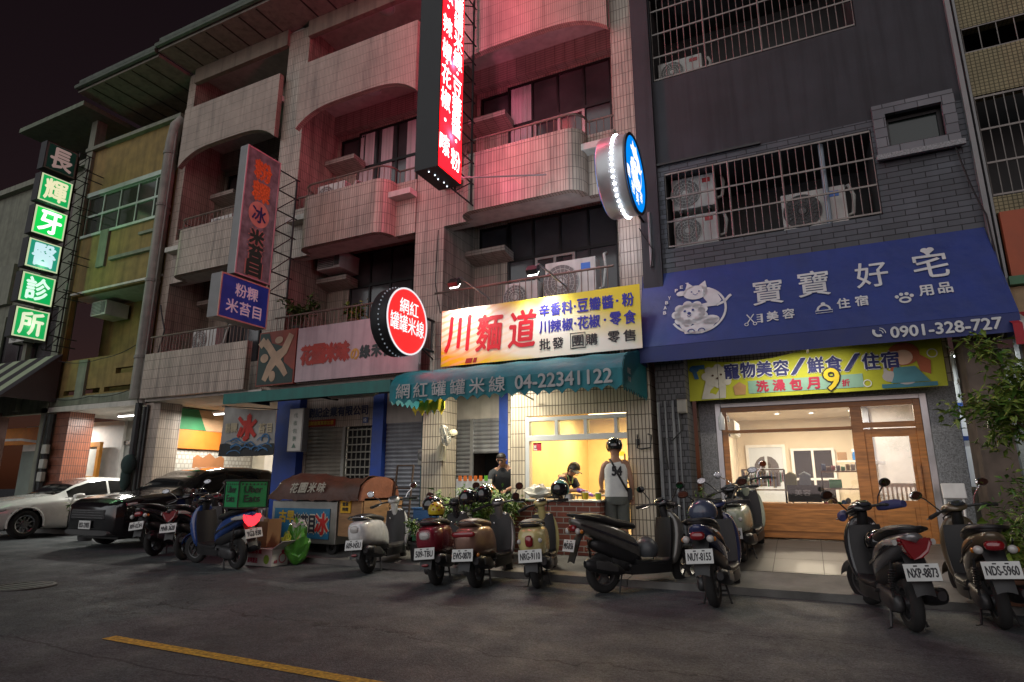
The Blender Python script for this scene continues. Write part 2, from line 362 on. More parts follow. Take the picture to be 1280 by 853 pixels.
TERR=brickmat("terrazzo_slabs",(.16,.148,.13),(.13,.12,.108),(.08,.075,.07),.6,.6,.004,0,.42,.15,streak=0)
mb=MB(); profile(mb,-2.29,6,[(8.13,0),(8.13,.085),(8.4,.1),(8.95,.175)]); mb.build("a",CONC).name="pavement"; tag(bpy.data.objects["pavement"],kind="structure")
mb=MB(); profile(mb,-2.29,6,[(8.954,.18),(10.6,.43),(15,.47)])
tag(mb.build("porch_floor",TERR),kind="structure")
mb=MB(); profile(mb,-30,-10.704,[(9.7,0),(9.7,.12),(15,.2)])
tag(mb.build("arcade_floor",mat("arcade_concrete",(.17,.165,.15),.7,var=.3,scale=2)),kind="structure")
mb=MB(); mb.cyl((-9.25,4.73,.004),.36,.012,'Z',40); mh=mb.build("manhole_cover",mat("cast_iron",(.07,.068,.065),.6,.4,var=.3,scale=20))
tag(mh,"round iron manhole cover set in the dark asphalt","manhole cover")
mb=MB(); 
for i in range(-3,4):
    w=math.sqrt(.33**2-(i*.09)**2); mb.box(-9.25-w,-9.25+w,4.73+i*.09-.02,4.73+i*.09+.02,.01,.016)
mb.lathe([(.345,.01),(.345,.018),(.315,.018),(.315,.01)],(-9.25,4.73,0),'Z',40); mb.build("tread_rib",mat("worn_iron",(.14,.135,.13),.5,.5),mh)
# ================================================================= town houses
TILE=brickmat("beige_strip_tile",(.42,.345,.28),(.35,.29,.235),(.16,.13,.112),.06,.24,.006,0,.38,.5,.5,.6)
TILEF=brickmat("fine_strip_tile",(.36,.295,.24),(.33,.27,.22),(.20,.165,.135),.045,.24,.006,0,.45,.4,.5,.45)
TILEG=brickmat("lit_strip_tile",(.60,.53,.41),(.54,.48,.37),(.13,.11,.09),.06,.24,.0075,0,.32,.5,.5,.25)  # copy of the strip tile, lightened where the shop light falls
TILEH=brickmat("beige_lying_tile",(.37,.31,.265),(.33,.28,.24),(.15,.125,.11),.24,.06,.006,0,.38,.5,.5,.3)
FRAMEB=mat("dark_window_frame",(.012,.011,.012),.4,.3); PANE=mat("night_glass",(.05,.046,.05),.12,var=.3,scale=1.5,spec=.8); PANEM=mat("frosted_glass",(.10,.095,.10),.35,var=.15)
SOFF=mat("soffit_paint",(.5,.47,.43),.8,streak=.2); RAILM=mat("rail_metal",(.16,.12,.10),.5,.4,var=.3)
CURT=mat("pale_curtain",(.5,.46,.47),.9,var=.25,scale=1,stretch=(14,14,.2))
ROOMSHADE=mat("room_shade",(.02,.02,.02),.9,var=0)  # near-black sheets put the shade of unlit rooms into the colour
def ribbon(mb,pts,z0,z1,th=.12):
    """upright band along a plan polyline (front face outward = to the right of travel); z0 may be a function of x"""
    zf=z0 if callable(z0) else (lambda x:z0)
    n=len(pts); off=[]
    for i,p in enumerate(pts):
        a=pts[max(i-1,0)]; b=pts[min(i+1,n-1)]; dx,dy=b[0]-a[0],b[1]-a[1]; d=math.hypot(dx,dy); off.append((p[0]-dy/d*th,p[1]+dx/d*th))
    vs=[(p[0],p[1],zf(p[0])) for p in pts]+[(p[0],p[1],z1) for p in pts]+[(p[0],p[1],zf(q[0])) for p,q in zip(off,pts)]+[(p[0],p[1],z1) for p in off]
    fs=[]
    for i in range(n-1): fs+= [(i,i+1,n+i+1,n+i),(3*n+i,3*n+i+1,2*n+i+1,2*n+i),(n+i,n+i+1,3*n+i+1,3*n+i),(2*n+i,2*n+i+1,i+1,i)]
    fs+= [(0,n,3*n,2*n),(n-1,2*n+n-1,3*n+n-1,n+n-1)]
    mb.add(vs,fs); return mb
def window(parent,x0,x1,z0,z1,y,cols=4,trans=.62,frame=FRAMEB,pane=PANE,white=None,curtains=None,depth=.07):
    """aluminium window in the opening: frame with pane as its sub-part; trans = share of height below the transom bar"""
    mb=MB(); f=.05; zt=z0+(z1-z0)*trans if trans else None
    mb.box(x0,x0+f,y,y+depth,z0,z1); mb.box(x1-f,x1,y,y+depth,z0,z1); mb.box(x0+f,x1-f,y,y+depth,z0,z0+f); mb.box(x0+f,x1-f,y,y+depth,z1-f,z1)
    for i in range(1,cols):
        x=x0+(x1-x0)*i/cols; mb.box(x-f/2,x+f/2,y+.004,y+depth,z0+f,z1-f)
    if zt: mb.box(x0+f,x1-f,y-.003,y+depth-.004,zt-f*.7,zt+f*.7)
    w=mb.build("window",frame,parent)
    mb=MB(); mb.box(x0+f*.4,x1-f*.4,y+depth*.5,y+depth*.5+.01,z0+f*.4,z1-f*.4); mb.build("pane",pane,w)
    if white:
        mb=MB(); a,b=white; xa=x0+(x1-x0)*a; xb=x0+(x1-x0)*b; zt2=zt-.05 if zt else z1-.05
        for x in (xa,(xa+xb)/2,xb): mb.box(x-.03,x+.03,y-.02,y+.03,z0+f,zt2)
        mb.box(xa,xb,y-.021,y+.029,zt2-.05,zt2); mb.build("sliding_sash",mat("sash_alu",(.35,.30,.29),.4,.5),w)
    if curtains:
        for a,b in curtains:
            xa=x0+(x1-x0)*a; xb=x0+(x1-x0)*b; P=[[(xa+(xb-xa)*i/24,y+.03-.006+.008*math.sin(i*1.9),z) for i in range(25)] for z in (z0+.06,z1-.06)]
            mb=MB(); mb.grid(P); mb.build("curtain",CURT,w)
    return w
def railing(parent,pts,z0,z1,step=.14,name="railing",m=RAILM,rt=.022):
    mb=MB(); mb.tube([(x,y,z1) for x,y in pts],rt,8); L=0; nxt=step*.5
    for (a,b),(c,d) in zip(pts,pts[1:]):
        s=math.hypot(c-a,d-b)
        while nxt<=L+s:
            t=(nxt-L)/s; mb.tube([(a+(c-a)*t,b+(d-b)*t,z0),(a+(c-a)*t,b+(d-b)*t,z1)],.009,6); nxt+=step
        L+=s
    return mb.build(name,m,parent,smooth=True)
def arcpts(cx,cy,r,a0,a1,n=7): return [(cx+r*math.cos(R(a0+(a1-a0)*i/n)),cy+r*math.sin(R(a0+(a1-a0)*i/n))) for i in range(n+1)]
def balcony_plan(x0,x1,yf,yb,r=.32,left=True):
    p=[]
    p+= arcpts(x0+r,yf+r,r,180,270) if left else [(x0,yf)]
    if left: p=[(x0,yb)]+p
    return p+arcpts(x1-r,yf+r,r,270,360)+[(x1,yb)]
def unit(name,label,x0,x1,curtain=None,white=None,lit=True,par2=True,tile=TILE,deep=False):
    t=thing(name,label,"building",((x0+x1)/2,10,0))
    W0=.3; xa=x0+W0; xb=x1
    # party wall on the left end, pilaster on the right
    mb=MB(); mb.box(x0,xa,10.0,14.6,3.36,13.0); mb.build("side_wall",tile,t); mb=MB(); mb.box(xb-.42,xb,10.0,10.42,3.36,13.0); mb.build("pilaster",tile,t)
    # back wall with openings
    bw=xb-.8; bx=bw-2.5
    ops=[(bx,bw,4.45,6.95),(bx,bw,7.75,10.38),(xa+.1,xa+.9,6.3,6.93),(xa+.1,xa+.9,9.55,10.3)]
    mb=MB(); wall(mb,xa,xb,3.36,13,11.3,11.5,ops); mb.build("wall",tile,t)
    mb=MB(); mb.box(xa,xb,11.9,11.95,3.4,13); mb.build("room_backing",ROOMSHADE,t)
    for k,(a,b,c,d) in enumerate(ops[:2]): window(t,a,b,c,d,11.32,4,.64 if k==0 else .6,white=white[k] if white else None,curtains=curtain if k==1 else None)
    for (a,b,c,d) in ops[2:]:
        w=window(t,a,b,c,d,11.34,1,None,pane=PANE)
    for (a,b,c,d) in ops[2:]:
        mb=MB(); mb.add([(a-.08,11.3,c-.08),(b+.08,11.3,c-.08),(b+.08,10.85,c-.06),(a-.08,10.85,c-.06),(a-.08,11.3,c-.28),(b+.08,11.3,c-.28),(b+.08,10.85,c-.18),(a-.08,10.85,c-.18)],[(0,1,2,3),(7,6,5,4),(3,2,6,7),(1,5,6,2),(0,3,7,4)]); mb.build("window_ledge",TILEH,t)
    # beams over the windows, lying tiles
    for (c,d) in ((6.99,7.4),(10.43,11.0)): mb=MB(); mb.box(xa,xb-.42,11.12,11.298,c,d); mb.build("beam",TILEH,t)
    # floor slabs / soffits
    for q in ((xa,xb-.42,9.74,11.298,7.32,7.45),(xa,xb-.42,9.93,11.298,10.95,11.1),(xa,xb,9.77,14.6,3.3,3.357),(xa,xb,10.06,11.298,12.95,13.098)): mb=MB(); mb.box(*q); mb.build("soffit",SOFF,t)
    mb=MB(); mb.box(xa,xb-.42,9.92,10.05,12.62,13.09); mb.build("top_beam",mat("beam_render",(.2,.17,.13),.85,streak=.4),t)
    # third floor balcony, rounded ends set back to the wall line
    pl=balcony_plan(xa+.55,xb-.95,9.58,9.98)
    mb=MB(); ribbon(mb,[(xa+.003,9.98)]+pl[:1],6.5,7.75,.14); ribbon(mb,pl,6.5,7.75,.14); ribbon(mb,[pl[-1],(xb-.425,9.98)],6.5,7.75,.14)
    b3=mb.build("balcony",tile,t)
    mb=MB(); mb.prism([(x,y) for x,y in balcony_plan(xa+.58,xb-.98,9.61,9.99)]+[(xb-.43,10.02),(xb-.43,10.3),(xa+.01,10.3),(xa+.01,10.02)],'XY',6.515,6.6); mb.build("balcony_floor",SOFF,b3)
    railing(b3,[(xa+.02,10.05)]+[(x,y+.07) for x,y in pl]+[(xb-.43,10.05)],7.75,8.08)
    # second floor parapet
    mb=MB(); mb.box(xa,xb-.42,9.62,9.76,3.36,4.5); b2=mb.build("parapet",tile,t)
    railing(b2,[(xa+.02,9.69),(xb-.45,9.69)],4.5,4.95,.12)
    # fourth floor arch parapet
    pts=[(xa+(xb-.42-xa)*i/24,9.78) for i in range(25)]; c=(xa+xb-.42)/2; h=(xb-.42-xa)/2
    mb=MB(); ribbon(mb,pts,lambda x:9.85+.42*(1-((x-c)/h)**4),11.66,.14); mb.build("arch_parapet",TILEF,t)
    return t
unit1=unit("shophouse","beige tiled building over the noodle shop, red signs and white sashes",-6.72,-2.3,white=[(.28,.62),(.28,.74)],curtain=[(.03,.24)])
unit2=unit("shophouse","tiled building with rounded balconies and pale curtains above the pink shop board",-11.02,-6.72,curtain=[(.02,.2),(.3,.44),(.62,.74),(.86,.97)])
unit3=unit("shophouse","tiled building with the arched balcony behind the grey upright ice sign",-15.4,-11.02)
# fourth floor of unit two and three: eave with boarded soffit, gutter
def eave(parent,x0,x1,y0,z,name="roof"):
    mb=MB(); mb.box(x0,x1,y0,11.5,z,z+.1); e=mb.build(name,mat("eave_board",(.2,.185,.155),.8,streak=.4),parent)
    mb=MB(); k=int((x1-x0)/.55)
    for i in range(1,k):
        x=x0+(x1-x0)*i/k; mb.box(x-.02,x+.02,y0+.05,11.3,z-.012,z-.002)
    mb.build("board_seam",mat("dark_seam",(.02,.02,.018),.9),e)
    mb=MB(); mb.tube([(x0,y0-.06,z+.14),(x1,y0-.06,z+.14)],.08,8); mb.box(x0,x1,y0-.02,y0+.12,z+.1,z+.42); mb.build("gutter",mat("gutter_metal",(.07,.085,.065),.5,.4,var=.3),e)
for u,(a,b) in ((unit3,(-15.4,-11.02)),(unit2,(-11.02,-6.72)),(unit1,(-6.72,-2.3))): eave(u,a,b-.004,8.97,13.1)
# ground floor columns of the arcade
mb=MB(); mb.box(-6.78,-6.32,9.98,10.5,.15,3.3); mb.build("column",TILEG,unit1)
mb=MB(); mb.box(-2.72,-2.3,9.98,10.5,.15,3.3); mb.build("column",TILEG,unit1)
mb=MB(); mb.box(-15.4,-14.8,10.0,10.6,.1,3.3); mb.build("column",TILE,unit3); mb=MB(); mb.box(-15.42,-15.32,10.6,14,.1,3.3); mb.build("party_wall",SOFF,unit3)
# noodle shop front: tiled wall with big opening, transom lights
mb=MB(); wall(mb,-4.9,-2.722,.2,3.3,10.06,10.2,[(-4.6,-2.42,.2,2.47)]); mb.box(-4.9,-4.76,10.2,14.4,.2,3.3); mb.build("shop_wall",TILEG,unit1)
WFR=mat("white_alu",(.6,.63,.63),.35,.2,var=.05)
mb=MB()
mb.box(-4.6,-4.52,10.03,10.16,.25,2.44); mb.box(-4.52,-2.72,10.03,10.16,2.37,2.44); mb.box(-4.52,-2.72,10.028,10.158,2.02,2.12); mb.box(-2.44,-2.4,10.03,10.16,.25,2.44)
for x in (-4.0,-3.46,-2.92): mb.box(x-.03,x+.03,10.03,10.16,2.12,2.37)
fr=mb.build("shop_front",WFR,unit1,bevel=.004)
mb=MB(); mb.box(-4.52,-2.72,10.09,10.1,2.12,2.37); mb.build("pane",glassmat("shop_glass"),fr)
mb=MB(); mb.box(-2.72,-2.6,10.0,10.12,.2,2.46); mb.build("steel_post",STEEL,fr)
# noodle shop room
CREAM=mat("cream_wall",(.64,.49,.25),.7,var=.06); FLOORT=brickmat("shop_floor_tile",(.4,.36,.3),(.36,.33,.28),(.2,.18,.16),.4,.4,.005,0,.3,.1,streak=0)
mb=MB(); mb.box(-4.758,-2.32,13.9,14.0,.3,2.9); mb.box(-4.759,-4.74,10.2,13.9,.3,2.9); mb.box(-2.4,-2.32,10.5,13.9,.3,2.9); mb.box(-4.74,-2.4,10.2,13.9,2.8,2.9); mb.box(-3.25,-2.4,12.3,12.4,.3,2.8); rm=mb.build("shop_room",CREAM,unit1)
mb=MB(); mb.box(-4.74,-2.4,10.2,13.9,.315,.33); mb.build("shop_floor",FLOORT,rm)
# passage left of the noodle shop: shutter half raised
SHUT=mat("roller_shutter",(.34,.35,.37),.45,.5,var=.15,streak=.25); SHUTD=mat("roller_shutter_beige",(.33,.31,.26),.5,.4,var=.15,streak=.25)
BLUEP=mat("blue_gloss_paint",(.012,.055,.33),.45,var=.2); TEALP=mat("teal_paint",(.05,.12,.13),.5,var=.25)
def shutter(x0,x1,z0,z1,y,parent,m,name="roller_shutter",pitch=.085):
    P=[];k=int((z1-z0)/pitch*4)
    for i in range(k+1):
        z=z0+(z1-z0)*i/k; P.append([(x0,y-.014*abs(math.sin(PI*i/4))*1.6,z),(x1,y-.014*abs(math.sin(PI*i/4))*1.6,z)])
    mb=MB(); mb.shell(P,(0,.02,0)); o=mb.build(name,m,parent,smooth=False)
    return o
mb=MB(); mb.box(-6.32,-4.9,11.7,11.8,.2,3.3); mb.build("shade_backing",ROOMSHADE,unit1)  # dark sheet standing for the shade behind the raised shutter
mb=MB(); mb.box(-6.7,-4.9,11.0,11.12,2.58,3.3); mb.build("lintel",SOFF,unit1)
shutter(-6.2,-5.52,1.88,2.58,11.0,unit1,SHUT); shutter(-6.6,-6.27,.3,2.58,11.0,unit1,SHUT)
mb=MB(); mb.box(-6.27,-6.2,10.95,11.0,.3,2.58); mb.build("shutter_rail",ALU,unit1)
mb=MB(); mb.box(-5.5,-5.28,10.75,10.95,.25,3.3); mb.build("pillar",BLUEP,unit1)
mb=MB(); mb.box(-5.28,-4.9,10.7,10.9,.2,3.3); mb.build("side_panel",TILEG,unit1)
# unit two ground floor: company front with two shutters, blue pillars
mb=MB(); wall(mb,-10.34,-8.32,.2,3.3,10.5,10.65,[(-10.25,-8.42,.2,2.5)]); mb.build("shop_wall",TILE,unit2)
shutter(-10.25,-9.24,1.2,2.5,10.53,unit2,SHUTD)
mb=MB(); mb.box(-10.25,-9.24,10.62,10.64,.25,1.2); mb.build("opening_shade",ROOMSHADE,unit2)  # dark sheet standing for the shade inside the opening
GR=MB()
for i in range(6): GR.box(-9.12+i*.125,-9.1+i*.125,10.54,10.56,1.4,2.46)
for i in range(7): GR.box(-9.15,-8.44,10.536,10.542,1.45+i*.16,1.48+i*.16)
g=GR.build("door_grille",mat("grille_beige",(.25,.24,.2),.5,.4),unit2); mb=MB(); mb.box(-9.16,-8.42,10.62,10.64,1.35,2.5); mb.build("backing",ROOMSHADE,g)
shutter(-9.16,-8.42,.25,1.38,10.54,unit2,SHUTD,"door_panel",.1)
mb=MB(); mb.box(-9.24,-9.16,10.5,10.57,.25,2.5); mb.build("door_post",mat("door_post_grey",(.3,.3,.27),.5,.3),unit2)
mb=MB(); mb.box(-8.32,-8.04,10.36,10.498,.2,3.3); mb.build("pillar",BLUEP,unit2); mb=MB(); mb.box(-11.05,-10.35,10.3,10.62,.2,3.3); mb.build("pillar",BLUEP,unit2)
shutter(-8.03,-7.07,.25,2.52,10.5,unit2,SHUT); mb=MB(); mb.box(-8.03,-7.07,10.46,10.6,2.52,3.3); mb.build("lintel",SOFF,unit2)
mb=MB(); mb.box(-7.06,-6.79,10.36,10.49,.2,3.3); mb.build("teal_panel",TEALP,unit2)
mb=MB(); mb.box(-6.785,-6.74,10.5,14,.2,3.3); mb.build("partition",SOFF,unit2)
# lettering on the company wall
mb=MB(); mb.frame((-10.28,10.494,2.74),(1,0,0),(0,0,1)); mb.text("劉記企業有限公司",0,0,.21,.008,1.72); mb.build("lettering",mat("dark_blue_letters",(.01,.015,.06),.5),unit2)
mb=MB(); mb.box(-10.3,-9.45,10.48,10.498,2.53,2.68); c=tag(mb.build("door_couplet",mat("red_paper",(.35,.02,.012),.7)),"small red paper couplet with gold characters across the company shutter","couplet")
mb=MB(); mb.frame((-9.87,10.476,2.56),(1,0,0),(0,0,1)); mb.text("招財進寶萬事如意",0,0,.09,.003,.76,'C'); mb.build("lettering",mat("gold_letters",(.6,.4,.03),.5),c)
mb=MB(); mb.box(-8.41,-8.325,10.48,10.498,1.15,2.5); c=tag(mb.build("door_couplet",mat("orange_paper",(.5,.09,.02),.7)),"upright orange paper couplet beside the barred company door","couplet")
mb=MB(); mb.frame((-8.368,10.476,2.3),(1,0,0),(0,0,1)); mb.text("福星高照滿堂春",0,0,.075,.003,vert=.16); mb.build("lettering",MATS["gold_letters"],c)
mb=MB(); mb.box(-8.68,-8.54,10.484,10.498,2.56,2.68); c=tag(mb.build("house_number",mat("number_blue",(.03,.06,.2),.4)),"small blue house number plate under the company characters","house number")
mb=MB(); mb.frame((-8.61,10.48,2.59),(1,0,0),(0,0,1)); mb.text("12",0,0,.06,.003,None,'C'); mb.build("lettering",WHITE,c)
# unit three ground floor: ice shop inside
mb=MB(); mb.box(-19.5,-11.0,13.5,13.6,.15,3.3); mb.build("shop_wall",mat("pale_wall",(.5,.46,.36),.7),unit3)
IX=-15.3
mb=MB(); mb.box(IX-.015,IX,10.62,13.4,2.72,3.28); wb=mb.build("wall_band",mat("peach_paint",(.62,.40,.23),.7),unit3)
mb=MB(); mb.frame((IX+.002,10.62,2.72),(0,1,0),(0,0,1)); mb.poly([(0,0),(1.15,0),(.85,.56),(0,.56)]); mb.build("painted_corner",mat("green_paint",(.04,.22,.09),.7),wb)
mb=MB(); mb.box(IX-.012,IX+.1,10.62,13.4,2.2,2.7); mb.build("shop_valance",mat("orange_board",(.62,.17,.015),.6),unit3)
mb=MB(); mb.box(IX-.015,IX+.02,10.62,13.4,.2,2.19); mb.build("patterned_panel",brickmat("lattice_paper",(.52,.5,.45),(.4,.38,.33),(.3,.28,.25),.12,.12,.015,.5,.7,0,streak=0),unit3)
mb=MB(); mb.frame((IX+.022,11.95,1.25),(0,1,0),(0,0,1)); mb.poly([(-.5,0),(.5,0),(.5,.72),(.38,.8),(.2,.72),(0,.86),(-.2,.72),(-.38,.8),(-.5,.72)]); nb=mb.build("notice_board",mat("board_wood",(.36,.15,.06),.6),unit3)
mb=MB(); mb.frame((IX+.03,11.95,1.25),(0,1,0),(0,0,1)); mb.rect(-.42,-.02,.02,.46); mb.rect(.02,.42,.02,.46); mb.build("menu_sheet",mat("paper_green",(.6,.68,.58),.6),nb)
mb=MB(); mb.box(-14.6,-11.2,13.3,13.49,1.5,2.2); mb.build("menu_board",mat("menu_pale",(.55,.52,.45),.6),unit3)
# ================================================================= yellow building far left
OCHRE=mat("ochre_stucco",(.22,.15,.05),.85,var=.25,scale=3,bump=.4,bscale=50,streak=.35); GREYC=mat("grey_render",(.18,.19,.145),.8,var=.2,streak=.35)
REDT=brickmat("red_tile",(.26,.085,.045),(.2,.065,.035),(.06,.035,.03),.06,.22,.008,0,.35,.4,streak=.2)
ub=thing("ochre_building","ochre rendered building with grey pilasters and a long barred window band","building",(-17.6,10,0))
x0,x1=-19.95,-15.42
mb=MB(); wall(mb,x0,x1,3.3,13.0,11.2,11.4,[(-17.6,-15.7,4.6,6.5),(-19.3,-16.9,12.3,12.75)]); mb.build("wall",OCHRE,ub)
mb=MB(); wall(mb,x0,x1,3.3,11.6,10.0,10.14,[(x0+.3,x1-.1,8.68,10.0),(x0+.35,x1-.1,4.75,6.75),(-16.9,x1-.15,4.2,4.36),(-19.2,-17.5,3.72,3.86),(-17.3,x1-.15,3.72,3.86)]); mb.build("front_wall",OCHRE,ub)
mb=MB(); mb.box(x0,x0+.3,9.9,10.2,.1,13); mb.box(x0-.02,x1,9.86,10.2,11.6,11.72); mb.box(-18.55,-18.15,9.93,9.998,7.5,8.68); mb.box(-18.55,-18.15,9.93,9.998,3.6,4.7); mb.box(x0+.3,x1,9.94,9.998,3.42,3.66); mb.build("pilaster",GREYC,ub)
mb=MB(); mb.box(x0,x1,9.9,12.4,3.26,3.4); mb.box(x0,x1,9.96,11.2,6.78,6.84); mb.split("soffit",SOFF,ub)
GREENF=mat("pale_green_alu",(.35,.42,.36),.4,.3)
w=window(ub,x0+.3,x1-.1,8.68,10.0,10.03,5,.5,frame=GREENF,pane=mat("green_glass",(.03,.035,.025),.15,var=0))
mb=MB(); mb.box(x0+.25,x1-.05,9.96,10.02,9.98,10.12); mb.box(x0+.25,x1-.05,9.94,10.02,8.6,8.68); mb.build("window_track",GREENF,ub)
window(ub,-17.6,-15.7,4.6,6.5,11.22,3,.6)
# small proud ledges on the spandrel
mb=MB(); mb.box(-17.9,-15.5,9.9,9.998,7.62,7.72); mb.box(-16.7,-15.5,9.93,9.998,8.2,8.28); mb.build("ledge",GREYC,ub)
e=eave(ub,-19.2,-15.42,9.0,12.98)
mb=MB(); mb.box(-22.8,-19.22,9.2,11.5,12.7,12.85); mb.build("canopy_roof",mat("green_render",(.14,.17,.12),.8,streak=.3),ub)
mb=MB(); mb.box(-19.4,-18.75,10.02,10.7,.12,3.26); mb.build("column",REDT,ub)
# ground floor of the ochre building
mb=MB(); wall(mb,-26,-15.6,.15,3.3,12.6,12.7,[(-20.9,-18.0,.2,2.6)]); mb.build("shop_wall",mat("grey_wall",(.44,.43,.38),.7),ub)
d=MB(); d.box(-20.9,-18.0,12.55,12.6,2.5,2.62)
for x in (-20.9,-20.35,-18.1): d.box(x,x+.08,12.55,12.6,.2,2.5)
d.box(-20.3,-18.1,12.56,12.6,1.9,1.96); dd=d.build("glass_door",mat("bronze_frame",(.10,.09,.08),.4,.5),ub)
mb=MB(); mb.box(-20.85,-18.05,12.64,12.66,.2,2.5); mb.build("pane",mat("frosted_pane",(.45,.47,.45),.35),dd)
# farthest unit
fb=thing("grey_green_building","grey green rendered house with a brown window band at the far end","building",(-22.3,10,0))
mb=MB(); wall(mb,-30,-19.98,3.3,11.2,10.1,10.3,[(-23.0,-20.6,8.6,10.6),(-23.4,-20.4,4.6,6.6)]); mb.build("wall",GREYC,fb)
mb=MB(); mb.box(-21.7,-21.5,9.95,10.09,3.4,11.2); mb.box(-30,-19.98,9.9,10.09,11.2,11.4); mb.box(-24.5,-23.2,9.95,10.09,7.0,8.4); mb.build("pilaster",mat("pale_render",(.2,.21,.165),.8,streak=.3),fb)
window(fb,-23.0,-20.6,8.6,10.6,10.15,3,None,frame=mat("brown_frame",(.08,.05,.04),.6),pane=mat("brown_panel",(.07,.045,.04),.5)); window(fb,-23.4,-20.4,4.6,6.6,10.15,3,None)
mb=MB(); mb.box(-23.9,-22.5,9.6,10.3,.1,3.4); mb.build("column",mat("brown_tile",(.10,.045,.035),.5),fb)
mb=MB(); mb.box(-26,-20.2,12.5,12.59,.15,3.3); mb.build("shop_wall",mat("white_wall",(.6,.58,.55),.6),fb)
mb=MB(); mb.box(-26.3,-22.1,11.4,11.6,2.55,3.1); sg=mb.build("shop_valance",mat("orange_sign",(.7,.24,.01),.5),fb)
mb=MB(); mb.frame((-26.3,11.396,2.55),(1,0,0),(0,0,1)); mb.stroke([(0,.1),(1.2,.17),(2.4,.16),(4.2,-.02)],.08); mb.build("stripe",WHITE,sg)
mb=MB()
for (a,b) in ((-22.2,-22.05),(-21.0,-20.85)): mb.box(a,b,12.2,12.3,.15,2.6)
mb.box(-22.05,-21.0,12.2,12.3,2.45,2.6); mb.box(-22.05,-21.0,12.2,12.3,1.4,1.5); mb.box(-22.05,-21.0,12.2,12.3,.5,.6); od=mb.build("door",mat("orange_wood",(.5,.2,.02),.5),fb)
mb=MB(); mb.box(-22.05,-21.0,12.26,12.27,.2,2.45); mb.build("pane",mat("milk_glass",(.55,.55,.5),.3),od)
mb=MB(); mb.box(-25.8,-24.0,12.4,12.49,.2,2.4); mb.build("door",mat("grey_green_door",(.12,.15,.13),.5),fb)
# ================================================================= grey building with the pet shop
DARKP=mat("charcoal_paint",(.036,.037,.044),.8,var=.25,scale=1.5,streak=.4,bump=.15,bscale=90)
SLATE=brickmat("slate_cladding",(.085,.092,.11),(.052,.057,.068),(.025,.025,.028),.32,.09,.006,.5,.6,1.0,.5,.15)
GRAN=mat("grey_granite",(.22,.225,.235),.5,var=.5,scale=55); GBAR=mat("grille_steel",(.20,.18,.165),.5,.5,var=.3)
gb=thing("grey_building","charcoal painted building with stone cladding above the navy pet shop awning","building",(.13,10,0))
H2=(-1.86,1.32,5.2,6.62); H3=(-1.95,1.34,8.5,10.3)
mb=MB(); wall(mb,-2.298,2.56,6.78,15,10.0,10.2,[H3,(1.5,2.26,6.2,6.79)]); mb.build("wall",DARKP,gb)
mb=MB(); wall(mb,-2.296,2.558,3.42,6.78,9.985,10.2,[H2,(1.5,2.26,6.2,6.78)]); mb.build("cladding",SLATE,gb)
mb=MB(); mb.box(-2.298,-1.97,9.9,9.984,3.42,15); mb.build("pilaster",DARKP,gb)
mb=MB()
for (a,b,c,d) in (H2,H3):
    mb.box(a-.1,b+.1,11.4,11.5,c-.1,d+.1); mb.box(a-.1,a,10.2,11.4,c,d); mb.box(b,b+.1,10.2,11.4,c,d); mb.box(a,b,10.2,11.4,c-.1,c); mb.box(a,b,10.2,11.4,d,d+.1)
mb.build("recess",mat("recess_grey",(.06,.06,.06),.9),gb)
mb=MB(); wall(mb,1.36,2.4,6.05,6.95,9.9,9.984,[(1.52,2.24,6.24,6.78)]); mb.build("stone_surround",brickmat("stone_trim",(.17,.175,.19),(.12,.125,.14),(.05,.05,.055),.3,.16,.006,.5,.65,1.0,streak=0),gb); 
mb=MB(); mb.box(1.33,2.43,9.84,9.9,6.02,6.1); mb.build("sill",GRAN,gb)
window(gb,1.52,2.24,6.22,6.76,10.05,1,None,pane=mat("dark_green_glass",(.012,.02,.018),.1,var=0))
def bargrille(x0,x1,z0,z1,y,n,parent,rows,y2=None,posts=()):
    mb=MB()
    for i in range(n+1):
        x=x0+(x1-x0)*i/n; r=.018 if i in posts else .0075; mb.tube([(x,y,z0),(x,y,z1)],r,6)
    for t in rows: z=z0+(z1-z0)*t; mb.box(x0,x1,y-.012,y+.012,z-.014,z+.014)
    return mb.build("window_grille",GBAR,parent,smooth=True)
bargrille(-1.84,1.3,5.22,6.6,9.98,27,gb,(0.01,.34,.66,.99),posts=(7,9,16)); bargrille(-1.93,1.32,8.52,10.28,10.02,28,gb,(.01,.28,.56,.85),posts=(8,16))
mb=MB(); mb.tube([(.62,10.1,5.2),(.62,10.1,6.6)],.04,8); mb.build("grille_post",mat("pale_blue_pipe",(.3,.36,.42),.4,.3),gb)
mb=MB(); mb.box(-2.29,-.25,9.93,9.98,6.77,6.81); mb.build("cable_duct",BLACK,gb)
# arcade columns of the grey building
COLD=brickmat("grey_mosaic",(.105,.105,.11),(.075,.075,.08),(.035,.035,.036),.1,.1,.008,.5,.65,.5,streak=.45)
mb=MB(); mb.box(-2.2,-1.72,9.95,10.5,.3,3.42); mb.build("column",COLD,gb); mb=MB(); mb.box(2.0,2.38,9.95,10.5,.3,3.42); mb.build("column",mat("brown_concrete",(.13,.10,.08),.85,var=.3,scale=5,streak=.4),gb)
